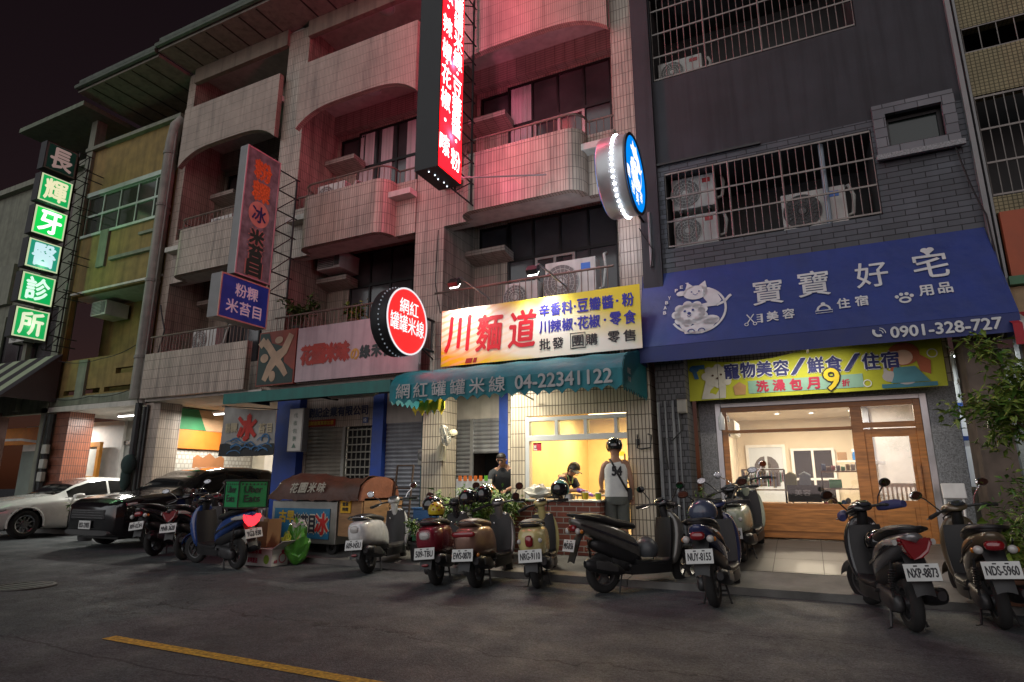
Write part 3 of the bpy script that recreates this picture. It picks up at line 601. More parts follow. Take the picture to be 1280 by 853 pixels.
# pet shop front
mb=MB(); mb.box(-1.66,-1.4,10.72,11.05,.4,2.75); mb.box(1.62,1.98,10.72,11.05,.4,2.75); mb.box(-1.4,1.62,10.72,11.05,2.6,2.75); mb.build("stone_frame",GRAN,gb,bevel=.006)
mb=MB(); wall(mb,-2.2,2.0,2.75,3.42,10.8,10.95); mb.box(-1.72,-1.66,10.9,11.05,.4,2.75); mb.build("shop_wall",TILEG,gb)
mb=MB(); mb.box(-1.4,-1.31,10.76,10.9,.45,2.6); mb.box(1.53,1.62,10.76,10.9,.45,2.6); mb.box(-1.31,1.53,10.762,10.9,2.53,2.6); mb.build("steel_frame",STEEL,gb,bevel=.005)
WOOD=mat("oak_veneer",(.46,.18,.045),.4,var=.3,scale=3,stretch=(1.2,6,9),coat=.2)
f=MB()
f.box(-1.31,-1.22,10.8,10.88,.45,2.53); f.box(-1.22,1.44,10.8,10.88,2.45,2.53); f.box(.6,.76,10.79,10.88,.45,2.45); f.box(1.44,1.53,10.79,10.88,.45,2.53)
f.box(-1.22,.6,10.798,10.876,2.1,2.15); f.box(.76,1.44,10.792,10.876,2.12,2.2); f.box(-1.22,.6,10.8,10.88,.46,.98)
sf=f.build("shop_front",WOOD,gb,bevel=.004)
mb=MB(); mb.box(-1.15,.53,10.785,10.8,.56,.9); mb.build("panel",mat("oak_panel",(.50,.20,.05),.4,var=.35,scale=3,stretch=(1.2,6,9),coat=.2),sf,bevel=.006)
mb=MB(); mb.box(-1.22,.6,10.84,10.846,.98,2.1); mb.box(-1.22,.6,10.84,10.846,2.15,2.45); mb.box(.76,1.44,10.84,10.846,2.2,2.45); mb.build("pane",glassmat("clear_glass",(.97,.98,.98),.05),sf)
d=MB(); d.box(.76,.86,10.81,10.87,.46,2.1); d.box(1.34,1.44,10.81,10.87,.46,2.1); d.box(.86,1.34,10.81,10.87,1.98,2.1); d.box(.86,1.34,10.81,10.87,.46,1.04)
dr=d.build("door",WOOD,gb,bevel=.004)
mb=MB(); mb.box(.92,1.28,10.8,10.81,.56,.95); mb.build("panel",MATS["oak_panel"],dr,bevel=.005); mb=MB(); mb.box(.86,1.34,10.84,10.846,1.04,1.98); mb.build("pane",MATS["clear_glass"],dr); mb=MB(); mb.box(1.37,1.41,10.74,10.78,1.1,1.6); mb.box(1.38,1.4,10.78,10.81,1.15,1.18); mb.box(1.38,1.4,10.78,10.81,1.52,1.55); mb.build("handle",WOOD,dr)
# pet shop room
PWALL=mat("shop_cream",(.66,.56,.42),.7,var=.05)
mb=MB(); mb.box(-1.62,2.0,15.4,15.5,.47,3.0); mb.box(-1.66,-1.56,11.05,15.4,.47,3.0); mb.box(1.95,2.0,11.05,15.4,.47,3.0); mb.box(-1.56,1.95,10.95,15.4,2.72,2.82); rm=mb.build("shop_room",PWALL,gb)
mb=MB(); mb.box(.95,1.05,13.4,15.4,.47,2.72); mb.build("partition",mat("grey_blue_wall",(.28,.31,.38),.6),rm); mb=MB(); mb.box(1.07,1.95,13.5,13.6,.47,2.72); mb.build("partition",mat("cool_white_wall",(.6,.58,.56),.6),rm)
mb=MB(); mb.box(-1.56,1.95,11.0,15.4,.478,.49); mb.build("shop_floor",mat("pale_floor",(.42,.38,.33),.35),rm)
# side passage with blue framed door right of the pet shop
mb=MB(); mb.box(2.0,3.6,12.0,12.1,.4,3.4); mb.build("side_wall",brickmat("white_corrugated",(.5,.52,.5),(.46,.48,.47),(.22,.23,.23),.12,4,.02,0,.5,.3,streak=.3),gb)
mb=MB(); mb.box(2.12,2.2,11.9,11.998,.4,2.55); mb.box(2.2,2.7,11.9,11.998,2.45,2.55); mb.box(2.2,2.7,11.905,11.995,1.95,2.02); sd_=mb.build("side_door",mat("blue_frame",(.02,.06,.25),.4),gb)
mb=MB(); mb.box(2.2,2.7,11.95,11.96,.4,2.45); mb.build("pane",mat("white_glow_pane",(.6,.62,.62),.3,emit=(.8,.85,.9),es=.12),sd_)  # backlight is put into the pane as weak emission
mb=MB(); mb.box(2.36,2.6,11.93,11.945,1.3,1.75); q=tag(mb.build("entry_sign",mat("sign_red",(.45,.015,.02),.5)),"small red sign with a white character on the blue framed side door","sign"); mb=MB(); mb.frame((2.42,11.928,1.45),(1,0,0),(0,0,1)); mb.text("入",0,0,.14,.006); mb.build("lettering",WHITE,q)
# ================================================================= building at the right edge
MOS=brickmat("yellow_mosaic",(.26,.21,.10),(.21,.17,.08),(.10,.085,.05),.055,.055,.007,0,.5,.4,streak=.3)
rb=thing("mosaic_building","yellow mosaic tiled building with long barred openings beside the charcoal one","building",(5,10,0))
mb=MB(); wall(mb,2.62,9,4.95,15,10.0,10.2,[(2.62,9,5.2,6.8),(2.62,9,7.52,7.95)]); mb.build("wall",MOS,rb)
mb=MB(); mb.box(2.62,9,11.2,11.3,3.4,15); mb.box(2.62,9,10.2,11.2,5.05,5.15); mb.build("recess",MATS["recess_grey"],rb)
bargrille(2.66,5.6,5.2,6.8,10.02,26,rb,(.02,.33,.66,.98)); bargrille(2.66,5.6,7.52,7.95,10.02,14,rb,(.02,.98))
mb=MB(); mb.box(2.66,3.9,9.9,9.99,4.0,4.93); rs=tag(mb.build("sign_board",mat("terracotta_board",(.34,.075,.03),.6,var=.15)),"terracotta sign board with green trim under the mosaic wall bars","sign")
mb=MB(); mb.box(2.62,3.9,9.88,9.99,3.88,3.998); mb.build("green_trim",mat("green_trim_paint",(.04,.13,.06),.5),rs)
mb=MB(); mb.frame((2.98,9.896,4.35),(1,0,0),(0,0,1)); mb.text("V",0,0,.3,.01); mb.build("lettering",WHITE,rs)
mb=MB(); mb.box(2.6,2.63,9.95,10.15,.2,15); mb.box(2.5,2.56,9.9,9.98,3.5,15); mb.split("pipe",GREYP,rb)
mb=MB(); mb.box(2.62,9,9.98,10.2,.2,3.87); mb.build("ground_wall",mat("sand_stucco",(.38,.27,.16),.85,bump=.3,bscale=70,streak=.3),rb)
# things behind the camera side of the street are not in view
# ================================================================= lamps of the place
# noodle shop ceiling tubes, pet shop downlights, arcade tubes
def tube_lamp(name,label,x0,x1,y,z,energy,col,rz=0,parent=None,es=8):
    t=thing(name,label,"lamp",((x0+x1)/2,y,z),group=None)
    mb=MB(); mb.box(x0,x1,y-.05,y+.05,z+.03,z+.08); mb.build("housing",WHITE,t)
    mb=MB(); mb.tube([(x0+.04,y,z+.01),(x1-.04,y,z+.01)],.018,8); mb.build("tube",glow("tube_lit_"+name+str(es),col,es),t)
    o=arealamp("tube_beam",((x0+x1)/2,y,z-.02),x1-x0,energy,col,sy=.06); o.parent=t; o.matrix_parent_inverse=t.matrix_basis.inverted(); return t
tube_lamp("shop_tube_light","bright warm tube light on the noodle shop ceiling near the window",-4.3,-2.9,11.0,2.72,90,(1,.75,.40),es=6)
tube_lamp("shop_tube_light","bright warm tube light deep inside the noodle shop",-4.3,-3.3,12.6,2.72,90,(1,.75,.40),es=6)
tube_lamp("arcade_tube_light","lit white tube under the arcade ceiling of the ochre building",-18.0,-16.9,10.9,3.15,130,(1,.97,.9),es=9)
tube_lamp("arcade_tube_light","lit white tube under the arcade ceiling beside the ice shop",-14.6,-13.6,11.4,3.1,130,(1,.95,.85),es=9)
tube_lamp("arcade_tube_light","lit white tube in front of the far white shop wall",-23.0,-21.8,11.6,3.2,130,(1,.95,.88),es=9)
tube_lamp("awning_tube_light","lit tube under the teal awning above the counter",-5.6,-4.6,9.4,3.1,85,(1,.9,.72),es=7)
k=0
for x,y,lab in ((-.58,12.96,""),(-.57,13.92,""),(0,12.82,""),(.08,14.07,""),(.74,12.9,""),(.79,13.93,"")):
    t=thing("downlight","round recessed downlight in the pet shop ceiling, one of six alike","downlight",(x,y,2.7),group="downlights in the pet shop ceiling")
    mb=MB(); mb.lathe([(.05,2.716),(.075,2.716),(.075,2.705),(.05,2.7)],(x,y,0),'Z',20); mb.build("ring",WHITE,t)
    mb=MB(); mb.cyl((x,y,2.708),.05,.006); mb.build("lens",glow("downlight_lens",(1,.93,.82),12),t)
    o=arealamp("downlight_beam",(x,y,2.69),.1,25,(1,.84,.62)); o.data.shape='DISK'; o.parent=t; o.matrix_parent_inverse=t.matrix_basis.inverted()
tube_lamp("corridor_light","cool tube light behind the oak door of the pet shop",1.15,1.85,12.3,2.66,26,(.95,.95,1),es=4)
tube_lamp("porch_light","lit tube lamp under the front edge of the navy awning",-.6,.5,9.75,3.3,26,(1,.9,.75),es=3)
tube_lamp("passage_light","tube light in the side passage with the blue door",2.1,2.5,11.3,3.2,14,(.9,.97,1),es=4)
# ================================================================= signs and awnings
CASE=mat("sign_case_black",(.018,.018,.02),.5,.2,var=.2); CASEG=mat("sign_case_grey",(.2,.2,.2),.5,.4)
XU,XV=(0,1,0),(0,0,1)
def bracket(parent,x,y0,y1,z0,z1,n=None,w=.0):
    """welded ladder frame that carries a sign off the wall"""
    mb=MB(); n=n or max(2,int((z1-z0)/.45))
    for y in (y0,y1): mb.tube([(x,y,z0),(x,y,z1)],.022,6)
    for i in range(n+1):
        z=z0+(z1-z0)*i/n; mb.tube([(x,y0-.12,z),(x,y1+.1,z)],.016,6)
        if i<n: mb.tube([(x,y0,z),(x,y1,z+(z1-z0)/n)],.012,6)
    return mb.build("bracket",BLACK,parent)
# --- tall red lightbox
t=thing("light_box_sign","tall red lit lightbox with white characters jutting from the tiled front","sign",(-5.55,8.4,6.62))
mb=MB(); mb.box(-5.79,-5.31,8.0,8.8,6.62,13.2); mb.build("case",CASE,t,bevel=.01)
mb=MB(); mb.box(-5.309,-5.3,8.03,8.77,6.65,13.15); mb.build("face_panel",glow("red_lit",(1,.004,.008),6),t)
mb=MB(); mb.box(-5.8,-5.791,8.03,8.77,6.65,13.15); mb.build("face_panel",glow("red_lit_back",(1,.09,.15),4),t)
mb=MB(); mb.frame((-5.3,8.02,0),XU,XV); LITW=glow("white_lit",(1,.95,.93),3); LITR=glow("white_lit_round",(1,.97,.96),1.3)
for c,z in (("嗦",7.1),("·",7.62),("椒",8.0),("花",8.48),("·",8.8),("椒",9.02),("辣",9.55),("·",10.0),("椒",10.3),("油",10.8)): mb.text(c,.17,z-.17,.4,.006,.31,'C') if c!="·" else mb.disc(.17,z,.035)
for c,z in (("粉",6.98),("·",7.4),("醬",7.66),("瓣",8.06),("豆",8.46),("·",8.82),("線",9.08),("米",9.48),("罐",9.88),("罐",10.28),("紅",10.7),("網",11.1)): mb.text(c,.55,z-.17,.4,.006,.31,'C') if c!="·" else mb.disc(.55,z,.035)
mb.build("lettering",LITW,t)
mb=MB(); 
for k in range(5): mb.ball((-5.55+.03*(k%2),8.1+k*.15,6.612),.012,n=8,k=6)
mb.split("lamp",glow("cold_led",(.8,.9,1),4),t)
for xx,yy,e in ((-5.22,8.4,52),(-5.88,8.4,36)):
    for zz in (7.4,8.9,10.4,11.9):
        d=bpy.data.lights.new("sign_glow","POINT"); d.energy=e; d.color=(1,.14,.28); d.shadow_soft_size=.01; o=bpy.data.objects.new("sign_glow",d); S.collection.objects.link(o); o.location=(xx,yy,zz); o.parent=t; o.matrix_parent_inverse=t.matrix_basis.inverted()
bracket(t,-5.5,8.9,9.5,6.6,12.5)
mb=MB(); mb.tube([(-5.3,8.75,6.75),(-3.9,9.5,6.85)],.015,6); mb.build("stay_bar",GREYP,t)
# --- round red lightbox
def round_sign(name,label,x,y,z,r,depth,face,back,rimm,dots,dm):
    t=thing(name,label,"sign",(x-depth/2,y,z))
    mb=MB(); mb.lathe([(.001,-depth),(r-.02,-depth),(r,-depth+.03),(r,-.03),(r-.02,-.01),(.001,-.01)],(x,y,z),'X',48); mb.build("case",rimm,t,smooth=True)
    mb=MB(); mb.lathe([(.001,.0),(r-.035,.0),(r-.035,-.012),(.001,-.012)],(x,y,z),'X',48); mb.build("face_panel",face,t)
    mb=MB(); mb.lathe([(.001,-depth-.01),(r-.035,-depth-.01),(r-.035,-depth),(.001,-depth)],(x,y,z),'X',48); mb.build("face_panel",back,t)
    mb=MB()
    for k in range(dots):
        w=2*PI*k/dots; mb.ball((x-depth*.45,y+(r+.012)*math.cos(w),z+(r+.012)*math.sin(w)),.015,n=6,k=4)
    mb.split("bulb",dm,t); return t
t=round_sign("round_light_box","round red lightbox with white characters and a black bulb studded rim","" and 0 or -6.2,8.55,4.08,.61,.36,glow("red_lit_round",(1,.004,.004),8),MATS["red_lit_back"],CASE,44,mat("faint_glow_bulb",(.5,.55,.58),.3,var=0,emit=(.7,.85,1),es=.12))  # rim bulbs get a faint emission of their own
mb=MB(); mb.frame((-6.2,8.55,4.08),XU,XV); mb.text("網紅",.03,.12,.27,.003,.56,'C',.006); mb.text("罐罐米線",0,-.22,.31,.003,1.0,'C',.006); mb.build("lettering",LITR,t)
mb=MB(); mb.lathe([(.575,0),(.575,.012),(.605,.012),(.605,0)],(-6.2,8.55,4.08),'X',48); mb.build("rim_light",glow("white_rim",(.95,.97,1),.9),t)
mb=MB()
for z in (3.75,4.35): mb.tube([(-6.35,9.1,z),(-6.35,9.98,z)],.025,6)
mb.tube([(-6.35,9.55,3.75),(-6.35,9.55,4.35)],.02,6); mb.tube([(-6.35,9.2,3.75),(-6.35,9.9,3.5)],.015,6); mb.build("bracket",BLACK,t)
# --- round blue pet shop lightbox
SIL=mat("silver_sheet",(.62,.63,.65),.35,.5,var=.1)
t=round_sign("round_light_box","round blue lit sign with white cat and dog emblem, silver rim with bulbs",-2.05,8.68,6.02,.64,.46,glow("blue_lit",(.0,.24,.85),1.15),glow("blue_lit_back",(.0,.24,.85),.9),SIL,42,glow("cold_bulb",(.85,.9,1),40))
def pet_logo(mb,s=1.,lift=.006,cut=None):
    """cat lying above a fluffy dog inside a ring, drawn flat"""
    P=lambda L:[(x*s,y*s) for x,y in L]
    mb.arc(0,-.02*s,.44*s,-150,80,.035*s,lift,30)
    mb.disc(-.03*s,.33*s,.2*s,.14*s,lift); mb.poly(P([(-.2,.38),(-.16,.55),(-.05,.45)]),lift); mb.poly(P([(.02,.46),(.13,.55),(.16,.38)]),lift)
    mb.poly(P([(.1,.4),(.3,.3),(.38,.12),(.3,.02),(.14,.02),(.05,.08),(.16,.1),(.1,.2)]),lift); mb.stroke(P([(.3,.03),(.42,.08),(.5,.18),(.53,.2)]),.045*s,lift); mb.disc(-.26*s,.34*s,.08*s,.05*s,lift)
    mb.disc(-.12*s,-.08*s,.25*s,.21*s,lift)
    for k in range(9):
        w=R(20+k*40); mb.disc(-.12*s+.22*s*math.cos(w),-.08*s+.18*s*math.sin(w),.075*s,None,lift)
    mb.poly(P([(-.3,-.25),(-.1,-.32),(.2,-.2),(.34,-.22),(.2,-.42),(0,-.47),(-.2,-.46)]),lift); mb.disc(.2*s,-.24*s,.14*s,.09*s,lift)
    mb.text("BABY PET",-.5*s,.08*s,.07*s,.002*s,.34*s,'L',lift,0) if 0 else None
def pet_logo_marks(mb,s=1.,lift=.012):
    for x,y,r in ((-.2,-.03,.022),(-.07,-.02,.022),(-.13,-.08,.03),(-.09,.34,.014),(.03,.34,.014)): mb.disc(x*s,y*s,r*s,None,lift,12)
    mb.stroke([(-.16*s,-.12*s),(-.13*s,-.15*s),(-.1*s,-.12*s)],.014*s,lift); mb.stroke([(-.07*s,.3*s),(-.03*s,.27*s),(.01*s,.3*s)],.012*s,lift)
    for a in (-.1,.06): mb.arc(a*s,-.44*s,.05*s,0,180,.016*s,lift,10)
mb=MB(); mb.frame((-2.05,8.68,6.12),XU,XV); pet_logo(mb,.78); mb.text("寵",-.44,-.34,.19,.005,.17,'C'); mb.text("物",-.22,-.52,.19,.005,.17,'C'); mb.text("美",.03,-.58,.19,.005,.17,'C'); mb.text("容",.28,-.46,.19,.005,.17,'C')
mb.build("lettering",LITR,t)
mb=MB(); mb.frame((-2.05,8.68,6.12),XU,XV); pet_logo_marks(mb,.78); mb.build("emblem_mark",MATS["blue_lit"],t)
mb=MB(); mb.lathe([(.6,0),(.6,.014),(.645,.014),(.645,0)],(-2.05,8.68,6.02),'X',48); mb.build("rim",CASE,t)
mb=MB()
for z in (5.75,6.3): mb.tube([(-2.25,9.3,z),(-2.25,9.95,z)],.025,6)
mb.build("bracket",BLACK,t)
d=bpy.data.lights.new("bulb_light","POINT"); d.energy=55; d.color=(.86,.93,1); d.shadow_soft_size=.25; o=bpy.data.objects.new("bulb_light",d); S.collection.objects.link(o); o.location=(-2.95,8.45,5.9); o.parent=t; o.matrix_parent_inverse=t.matrix_basis.inverted()
# --- green dental clinic stack
t=thing("stacked_clinic_sign","green stack of six lightboxes with white characters on a ladder frame","sign",(-18.9,8.7,5))
GF=[glow("green_off_glow",(.01,.05,.035),.25),glow("green_lit",(.004,.38,.085),1.0),glow("green_lit_bright",(.006,.62,.08),1.1),glow("teal_lit",(.015,.32,.2),.9),glow("green_lit_mid",(.004,.42,.095),1.0),MATS["green_lit"]]  # top box is off; its face and character still get faint emission
CF=[glow("char_off_glow",(.30,.20,.18),.8),glow("char_warm",(.85,.8,.5),1.0),glow("char_white",(.95,1,.95),1.6),glow("char_blue",(.6,.85,.9),1.0),glow("char_green",(.7,1,.8),1.1),glow("char_cream",(.8,.85,.6),1.0)]
for k,c in enumerate("長輝牙醫診所"):
    z1=10.88-k*.985; z0=z1-.86
    mb=MB(); mb.box(-19.12,-18.82,8.28,9.14,z0,z1); b=mb.build("light_box",CASE,t,bevel=.008)
    mb=MB(); mb.box(-18.822,-18.814,8.305,9.115,z0+.025,z1-.025); mb.box(-19.13,-19.12,8.305,9.115,z0+.025,z1-.025); mb.build("border",glow("pale_edge",(.75,.85,.5),.75) if k else CASEG,b)
    mb=MB(); mb.box(-18.82,-18.806,8.35,9.07,z0+.06,z1-.06); mb.box(-19.14,-19.126,8.35,9.07,z0+.06,z1-.06); mb.build("face_panel",GF[k],b)
    mb=MB(); mb.frame((-18.804,8.71,z0+.12),XU,XV); mb.text(c,0,0,.62,.02,.56,'C'); mb.build("lettering",CF[k],b)
bracket(t,-18.95,9.22,9.5,4.9,11.0,14); mb=MB()
for z in (5.2,6.6,7.7,9.2,10.4): 
    for d in (-.12,.12): mb.tube([(-18.95,9.4,z+d),(-18.95,9.98,z+d)],.016,6)
mb.split("wall_arm",BLACK,t)
for zz in (5.5,7.2,8.8):
    d=bpy.data.lights.new("sign_glow","POINT"); d.energy=15; d.color=(.3,1,.4); d.shadow_soft_size=.01; o=bpy.data.objects.new("sign_glow",d); S.collection.objects.link(o); o.location=(-18.7,8.7,zz); o.parent=t; o.matrix_parent_inverse=t.matrix_basis.inverted()
# --- unlit grey ice sign and blue board beneath it
def unlit_sign(name,label,x,y0,y1,z0,z1,th,col,rimc):
    t=thing(name,label,"sign",(x-th/2,(y0+y1)/2,z0))
    mb=MB(); mb.box(x-th,x-.006,y0,y1,z0,z1); mb.build("case",CASEG,t,bevel=.008)
    mb=MB(); mb.box(x-.004,x+.004,y0+.03,y1-.03,z0+.03,z1-.03); mb.build("face_panel",col,t)
    mb=MB(); 
    for a,b,c,d in ((y0,y0+.03,z0,z1),(y1-.03,y1,z0,z1),(y0+.03,y1-.03,z0,z0+.03),(y0+.03,y1-.03,z1-.03,z1)): mb.box(x-.005,x+.012,a,b,c,d)
    mb.build("trim",rimc,t); return t
PINKT=mat("pale_trim",(.5,.42,.42),.5,.2)
t=unlit_sign("upright_sign","tall unlit grey upright sign with faded orange and green characters","" and 0 or -10.1,8.0,8.9,5.42,8.3,.22,mat("weathered_acrylic",(.17,.26,.25),.45,var=.4,scale=7,streak=.35),PINKT)
mb=MB(); mb.frame((-10.096,8.45,0),XU,XV)
mb.text("粉",0,7.66,.42,.028,.44,'C'); mb.text("粿",0,7.17,.42,.028,.44,'C'); mb.build("lettering",mat("faded_orange",(.55,.2,.04),.7,var=.45,scale=22),t)
mb=MB(); mb.frame((-10.096,8.45,0),XU,XV); mb.disc(0,6.86,.27,.29); mb.build("roundel",mat("roundel_cream",(.5,.36,.24),.6,var=.2),t)
mb=MB(); mb.frame((-10.094,8.45,0),XU,XV); mb.text("冰",0,6.68,.36,.01,.36,'C',.008); mb.build("lettering",mat("letter_blue",(.01,.04,.14),.6),t)
mb=MB(); mb.frame((-10.096,8.45,0),XU,XV)
for c,z in (("米",6.18),("苔",5.83),("目",5.48)): mb.text(c,0,z,.33,.05,.36,'C',.003)
mb.build("lettering_edge",mat("letter_edge_cream",(.42,.3,.22),.6),t)
mb=MB(); mb.frame((-10.096,8.45,0),XU,XV)
for c,z in (("米",6.18),("苔",5.83),("目",5.48)): mb.text(c,0,z,.33,.02,.36,'C',.012)
mb.build("lettering",mat("letter_green",(.005,.06,.035),.6),t); bracket(t,-10.2,8.98,9.5,5.3,8.2)
t=unlit_sign("hanging_board","blue unlit board with pale characters under the tall grey sign","" and 0 or -10.1,7.72,8.92,4.45,5.36,.3,mat("blue_acrylic",(.02,.085,.5),.4,var=.15),mat("peach_trim",(.5,.36,.28),.5))
mb=MB(); mb.frame((-10.096,8.32,4.9),XU,XV); mb.text("粉粿",.03,.06,.27,.006,.56,'C'); mb.text("米苔目",0,-.3,.27,.006,.86,'C'); mb.build("lettering",mat("board_letters_glow",(.5,.48,.5),.5,emit=(.6,.65,.8),es=.12),t)  # board is unlit; the letters are brightened by a weak emission
# --- yellow banner board of the noodle shop
def yellow_face():
    m=bpy.data.materials.new("yellow_banner_print"); m.use_nodes=True; n=m.node_tree.nodes; l=m.node_tree.links; b=n["Principled BSDF"]; b.inputs["Roughness"].default_value=.45
    tc=n.new("ShaderNodeTexCoord"); sx=n.new("ShaderNodeSeparateXYZ"); l.new(tc.outputs["Object"],sx.inputs[0])
    no=n.new("ShaderNodeTexNoise"); no.inputs["Scale"].default_value=1.2; l.new(tc.outputs["Object"],no.inputs[0])
    w=n.new("ShaderNodeTexWave"); w.wave_type='BANDS'; w.bands_direction='Z'; w.inputs["Scale"].default_value=2.6; w.inputs["Distortion"].default_value=3; w.inputs["Detail"].default_value=2; mp=n.new("ShaderNodeMapping"); mp.inputs["Rotation"].default_value=(0,R(18),0); l.new(tc.outputs["Object"],mp.inputs[0]); l.new(mp.outputs[0],w.inputs[0])
    def mr(i,a,bb,c,d):
        q=n.new("ShaderNodeMapRange"); q.inputs[1].default_value=a; q.inputs[2].default_value=bb; q.inputs[3].default_value=c; q.inputs[4].default_value=d; l.new(i,q.inputs[0]); return q.outputs[0]
    # printed white centre band, yellow upper corners and lower left, noodle strands at the left
    a=n.new("ShaderNodeMath"); a.operation='MULTIPLY_ADD'; a.inputs[1].default_value=.35; l.new(sx.outputs[0],a.inputs[0]); l.new(sx.outputs[2],a.inputs[2])
    a2=n.new("ShaderNodeMath"); a2.operation='MULTIPLY_ADD'; a2.inputs[1].default_value=.8; l.new(no.outputs[0],a2.inputs[0]); l.new(a.outputs[0],a2.inputs[2])
    cr=n.new("ShaderNodeValToRGB"); e=cr.color_ramp.elements; e[0].position=.0; e[0].color=(.74,.53,.0,1); e[1].position=1; e[1].color=(.76,.58,.0,1)
    for p,c in ((.14,(.75,.55,.01,1)),(.24,(.8,.76,.6,1)),(.55,(.82,.8,.7,1)),(.72,(.78,.63,.05,1))): q=e.new(p); q.color=c
    l.new(mr(a2.outputs[0],1.75,4.1,0,1),cr.inputs[0])
    st=n.new("ShaderNodeMath"); st.operation='MULTIPLY'; l.new(mr(w.outputs["Fac"],.55,.85,0,1),st.inputs[0]); l.new(mr(sx.outputs[0],-4.3,-5.4,0,.8),st.inputs[1])
    mx=n.new("ShaderNodeMixRGB"); mx.inputs[2].default_value=(.78,.5,.22,1); l.new(st.outputs[0],mx.inputs[0]); l.new(cr.outputs[0],mx.inputs[1]); l.new(mx.outputs[0],b.inputs["Base Color"]); return m
t=thing("banner_sign","wide yellow and white banner board with red and blue characters, floodlit","sign",(-4.15,9.45,3.39))
P=[[(-6.03+3.78*i/30,9.4+.003*math.sin(i*.9)+.002*math.sin(j*2),3.39+1.07*j/6) for i in range(31)] for j in range(7)]
mb=MB(); mb.shell(P,(0,.015,0)); mb.build("banner_sheet",yellow_face(),t,smooth=True)
mb=MB()
for z in (3.42,3.9,4.42): mb.tube([(-6.0,9.44,z),(-2.28,9.44,z)],.016,6)
for x in (-6.0,-5,-4.1,-3.2,-2.3): mb.tube([(x,9.44,3.4),(x,9.44,4.45)],.016,6)
for x in (-5.9,-2.5): mb.tube([(x,9.46,4.4),(x,9.68,4.4)],.016,6)
mb.build("frame",STEEL,t)
YO=(-6.03,9.3945,3.39)
mb=MB(); mb.frame(YO,(1,0,0),(0,0,1)); LR=mat("letter_red",(.52,.008,.02),.5,var=.1)
for c,x,z,h in (("川",.36,.26,.66),("麵",1.02,.22,.66),("道",1.68,.22,.66)): mb.text(c,x-.03,z,h,.015,.5,'C',.001,.08)
mb.build("lettering",LR,t)
mb=MB(); mb.frame(YO,(1,0,0),(0,0,1)); LB=mat("letter_indigo",(.02,.02,.32),.5,var=.1)
for c,x in zip("辛香料·豆瓣醬·粉",(2.1,2.31,2.52,2.66,2.8,3.02,3.24,3.4,3.58)): mb.text(c,x,.72,.22,.007,.19,'C',.001) if c!='·' else mb.disc(x,.83,.022,None,.001)
for c,x in zip("川辣椒·花椒·零食",(2.1,2.31,2.52,2.66,2.8,3.0,3.18,3.36,3.6)): mb.text(c,x,.42,.22,.007,.19,'C',.001) if c!='·' else mb.disc(x,.53,.022,None,.001)
mb.build("lettering",LB,t)
mb=MB(); mb.frame(YO,(1,0,0),(0,0,1)); 
for c,x in zip("批發團購零售",(2.1,2.34,2.7,2.94,3.32,3.58)): mb.text(c,x,.13,.19,.004,.2,'C',.001)
mb.stroke([(2.57,.1),(2.83,.1),(2.83,.36),(2.57,.36)],.018,.001,True); mb.build("lettering",mat("letter_black",(.012,.012,.015),.5),t)
mb=MB(); mb.frame(YO,(1,0,0),(0,0,1))
for k,(a,c) in enumerate(((.52,.08),(.60,.06),(.68,.07))): mb.poly([(a,.02),(a+c,.02),(a+c+.03,.11),(a+.03,.11)],.001)
mb.build("chopstick_print",mat("print_brick",(.3,.02,.015),.5),t)
# floodlights on arms over the banner
for k,(x,ax,lab) in enumerate(((-5.5,.42,"small black floodlight on a pale arm over the red banner characters"),(-3.95,.4,"small black floodlight on a pale arm over the blue banner characters"))):
    f=thing("floodlight",lab,"floodlight",(x,9.0,4.8),group="floodlights over the yellow banner")
    mb=MB(); mb.obox((x,8.95,4.82),.2,.1,.16,0,R(-42)); mb.build("lamp_head",BLACK,f,bevel=.008)
    mb=MB(); mb.obox((x,8.985,4.765),.17,.012,.13,0,R(-42)); mb.build("lens",glow("flood_lens",(1,.98,.92),10),f)
    mb=MB(); mb.tube([(x+.05,8.95,4.88),(x+.1,9.0,4.92),(x+ax,9.5,4.62),(x+ax,9.6,4.55)],.018,6); mb.build("arm",STEEL,f)
    d=bpy.data.lights.new("flood",'SPOT'); d.energy=75; d.spot_size=R(120); d.spot_blend=.8; d.shadow_soft_size=.08; d.color=(1,.97,.9); o=bpy.data.objects.new("flood_beam",d); S.collection.objects.link(o); o.location=(x,9.0,4.72); v=Vector((0,.4,-.75)); o.rotation_euler=v.to_track_quat('-Z','Y').to_euler(); o.parent=f; o.matrix_parent_inverse=f.matrix_basis.inverted()
# --- teal scalloped awning
TEAL=mat("teal_canvas",(.003,.165,.2),.55,var=.16,bump=.5,bscale=7,streak=.12); TEALB=mat("teal_canvas_gable",(.005,.14,.17),.6,var=.15)
def scallop(x0,x1,y,z0,z1,n,amp,m=6,f=None):
    """valance sheet with a wavy lower edge"""
    P=[];k=n*m
    low=[z0+amp*abs(math.cos(PI*i/m)) if f is None else f(i/m) for i in range(k+1)]
    return [[(x0+(x1-x0)*i/k,y+.01*math.sin(i*.7),z1) for i in range(k+1)],[(x0+(x1-x0)*i/k,y+.014*math.sin(i*.7+.4),(z1+z0)/2) for i in range(k+1)],[(x0+(x1-x0)*i/k,y+.02*math.sin(i*.7+.8),low[i]) for i in range(k+1)]]
t=thing("awning","teal canvas awning with a scalloped edge and phone number over the brick counter","awning",(-4.35,9.2,2.6))
ax0,ax1=-6.45,-2.34
pf=[(9.9,3.42),(9.4,3.36),(8.9,3.24),(8.62,3.13),(8.5,3.0),(8.47,2.92)]
P=[[(ax0+(ax1-ax0)*i/40,y+(.0 if j==0 else .008*math.sin(i*1.3+j)),z-(.025*math.sin(PI*((i/40*6)%1)) if 0<j<4 else 0)) for i in range(41)] for j,(y,z) in enumerate(pf)]
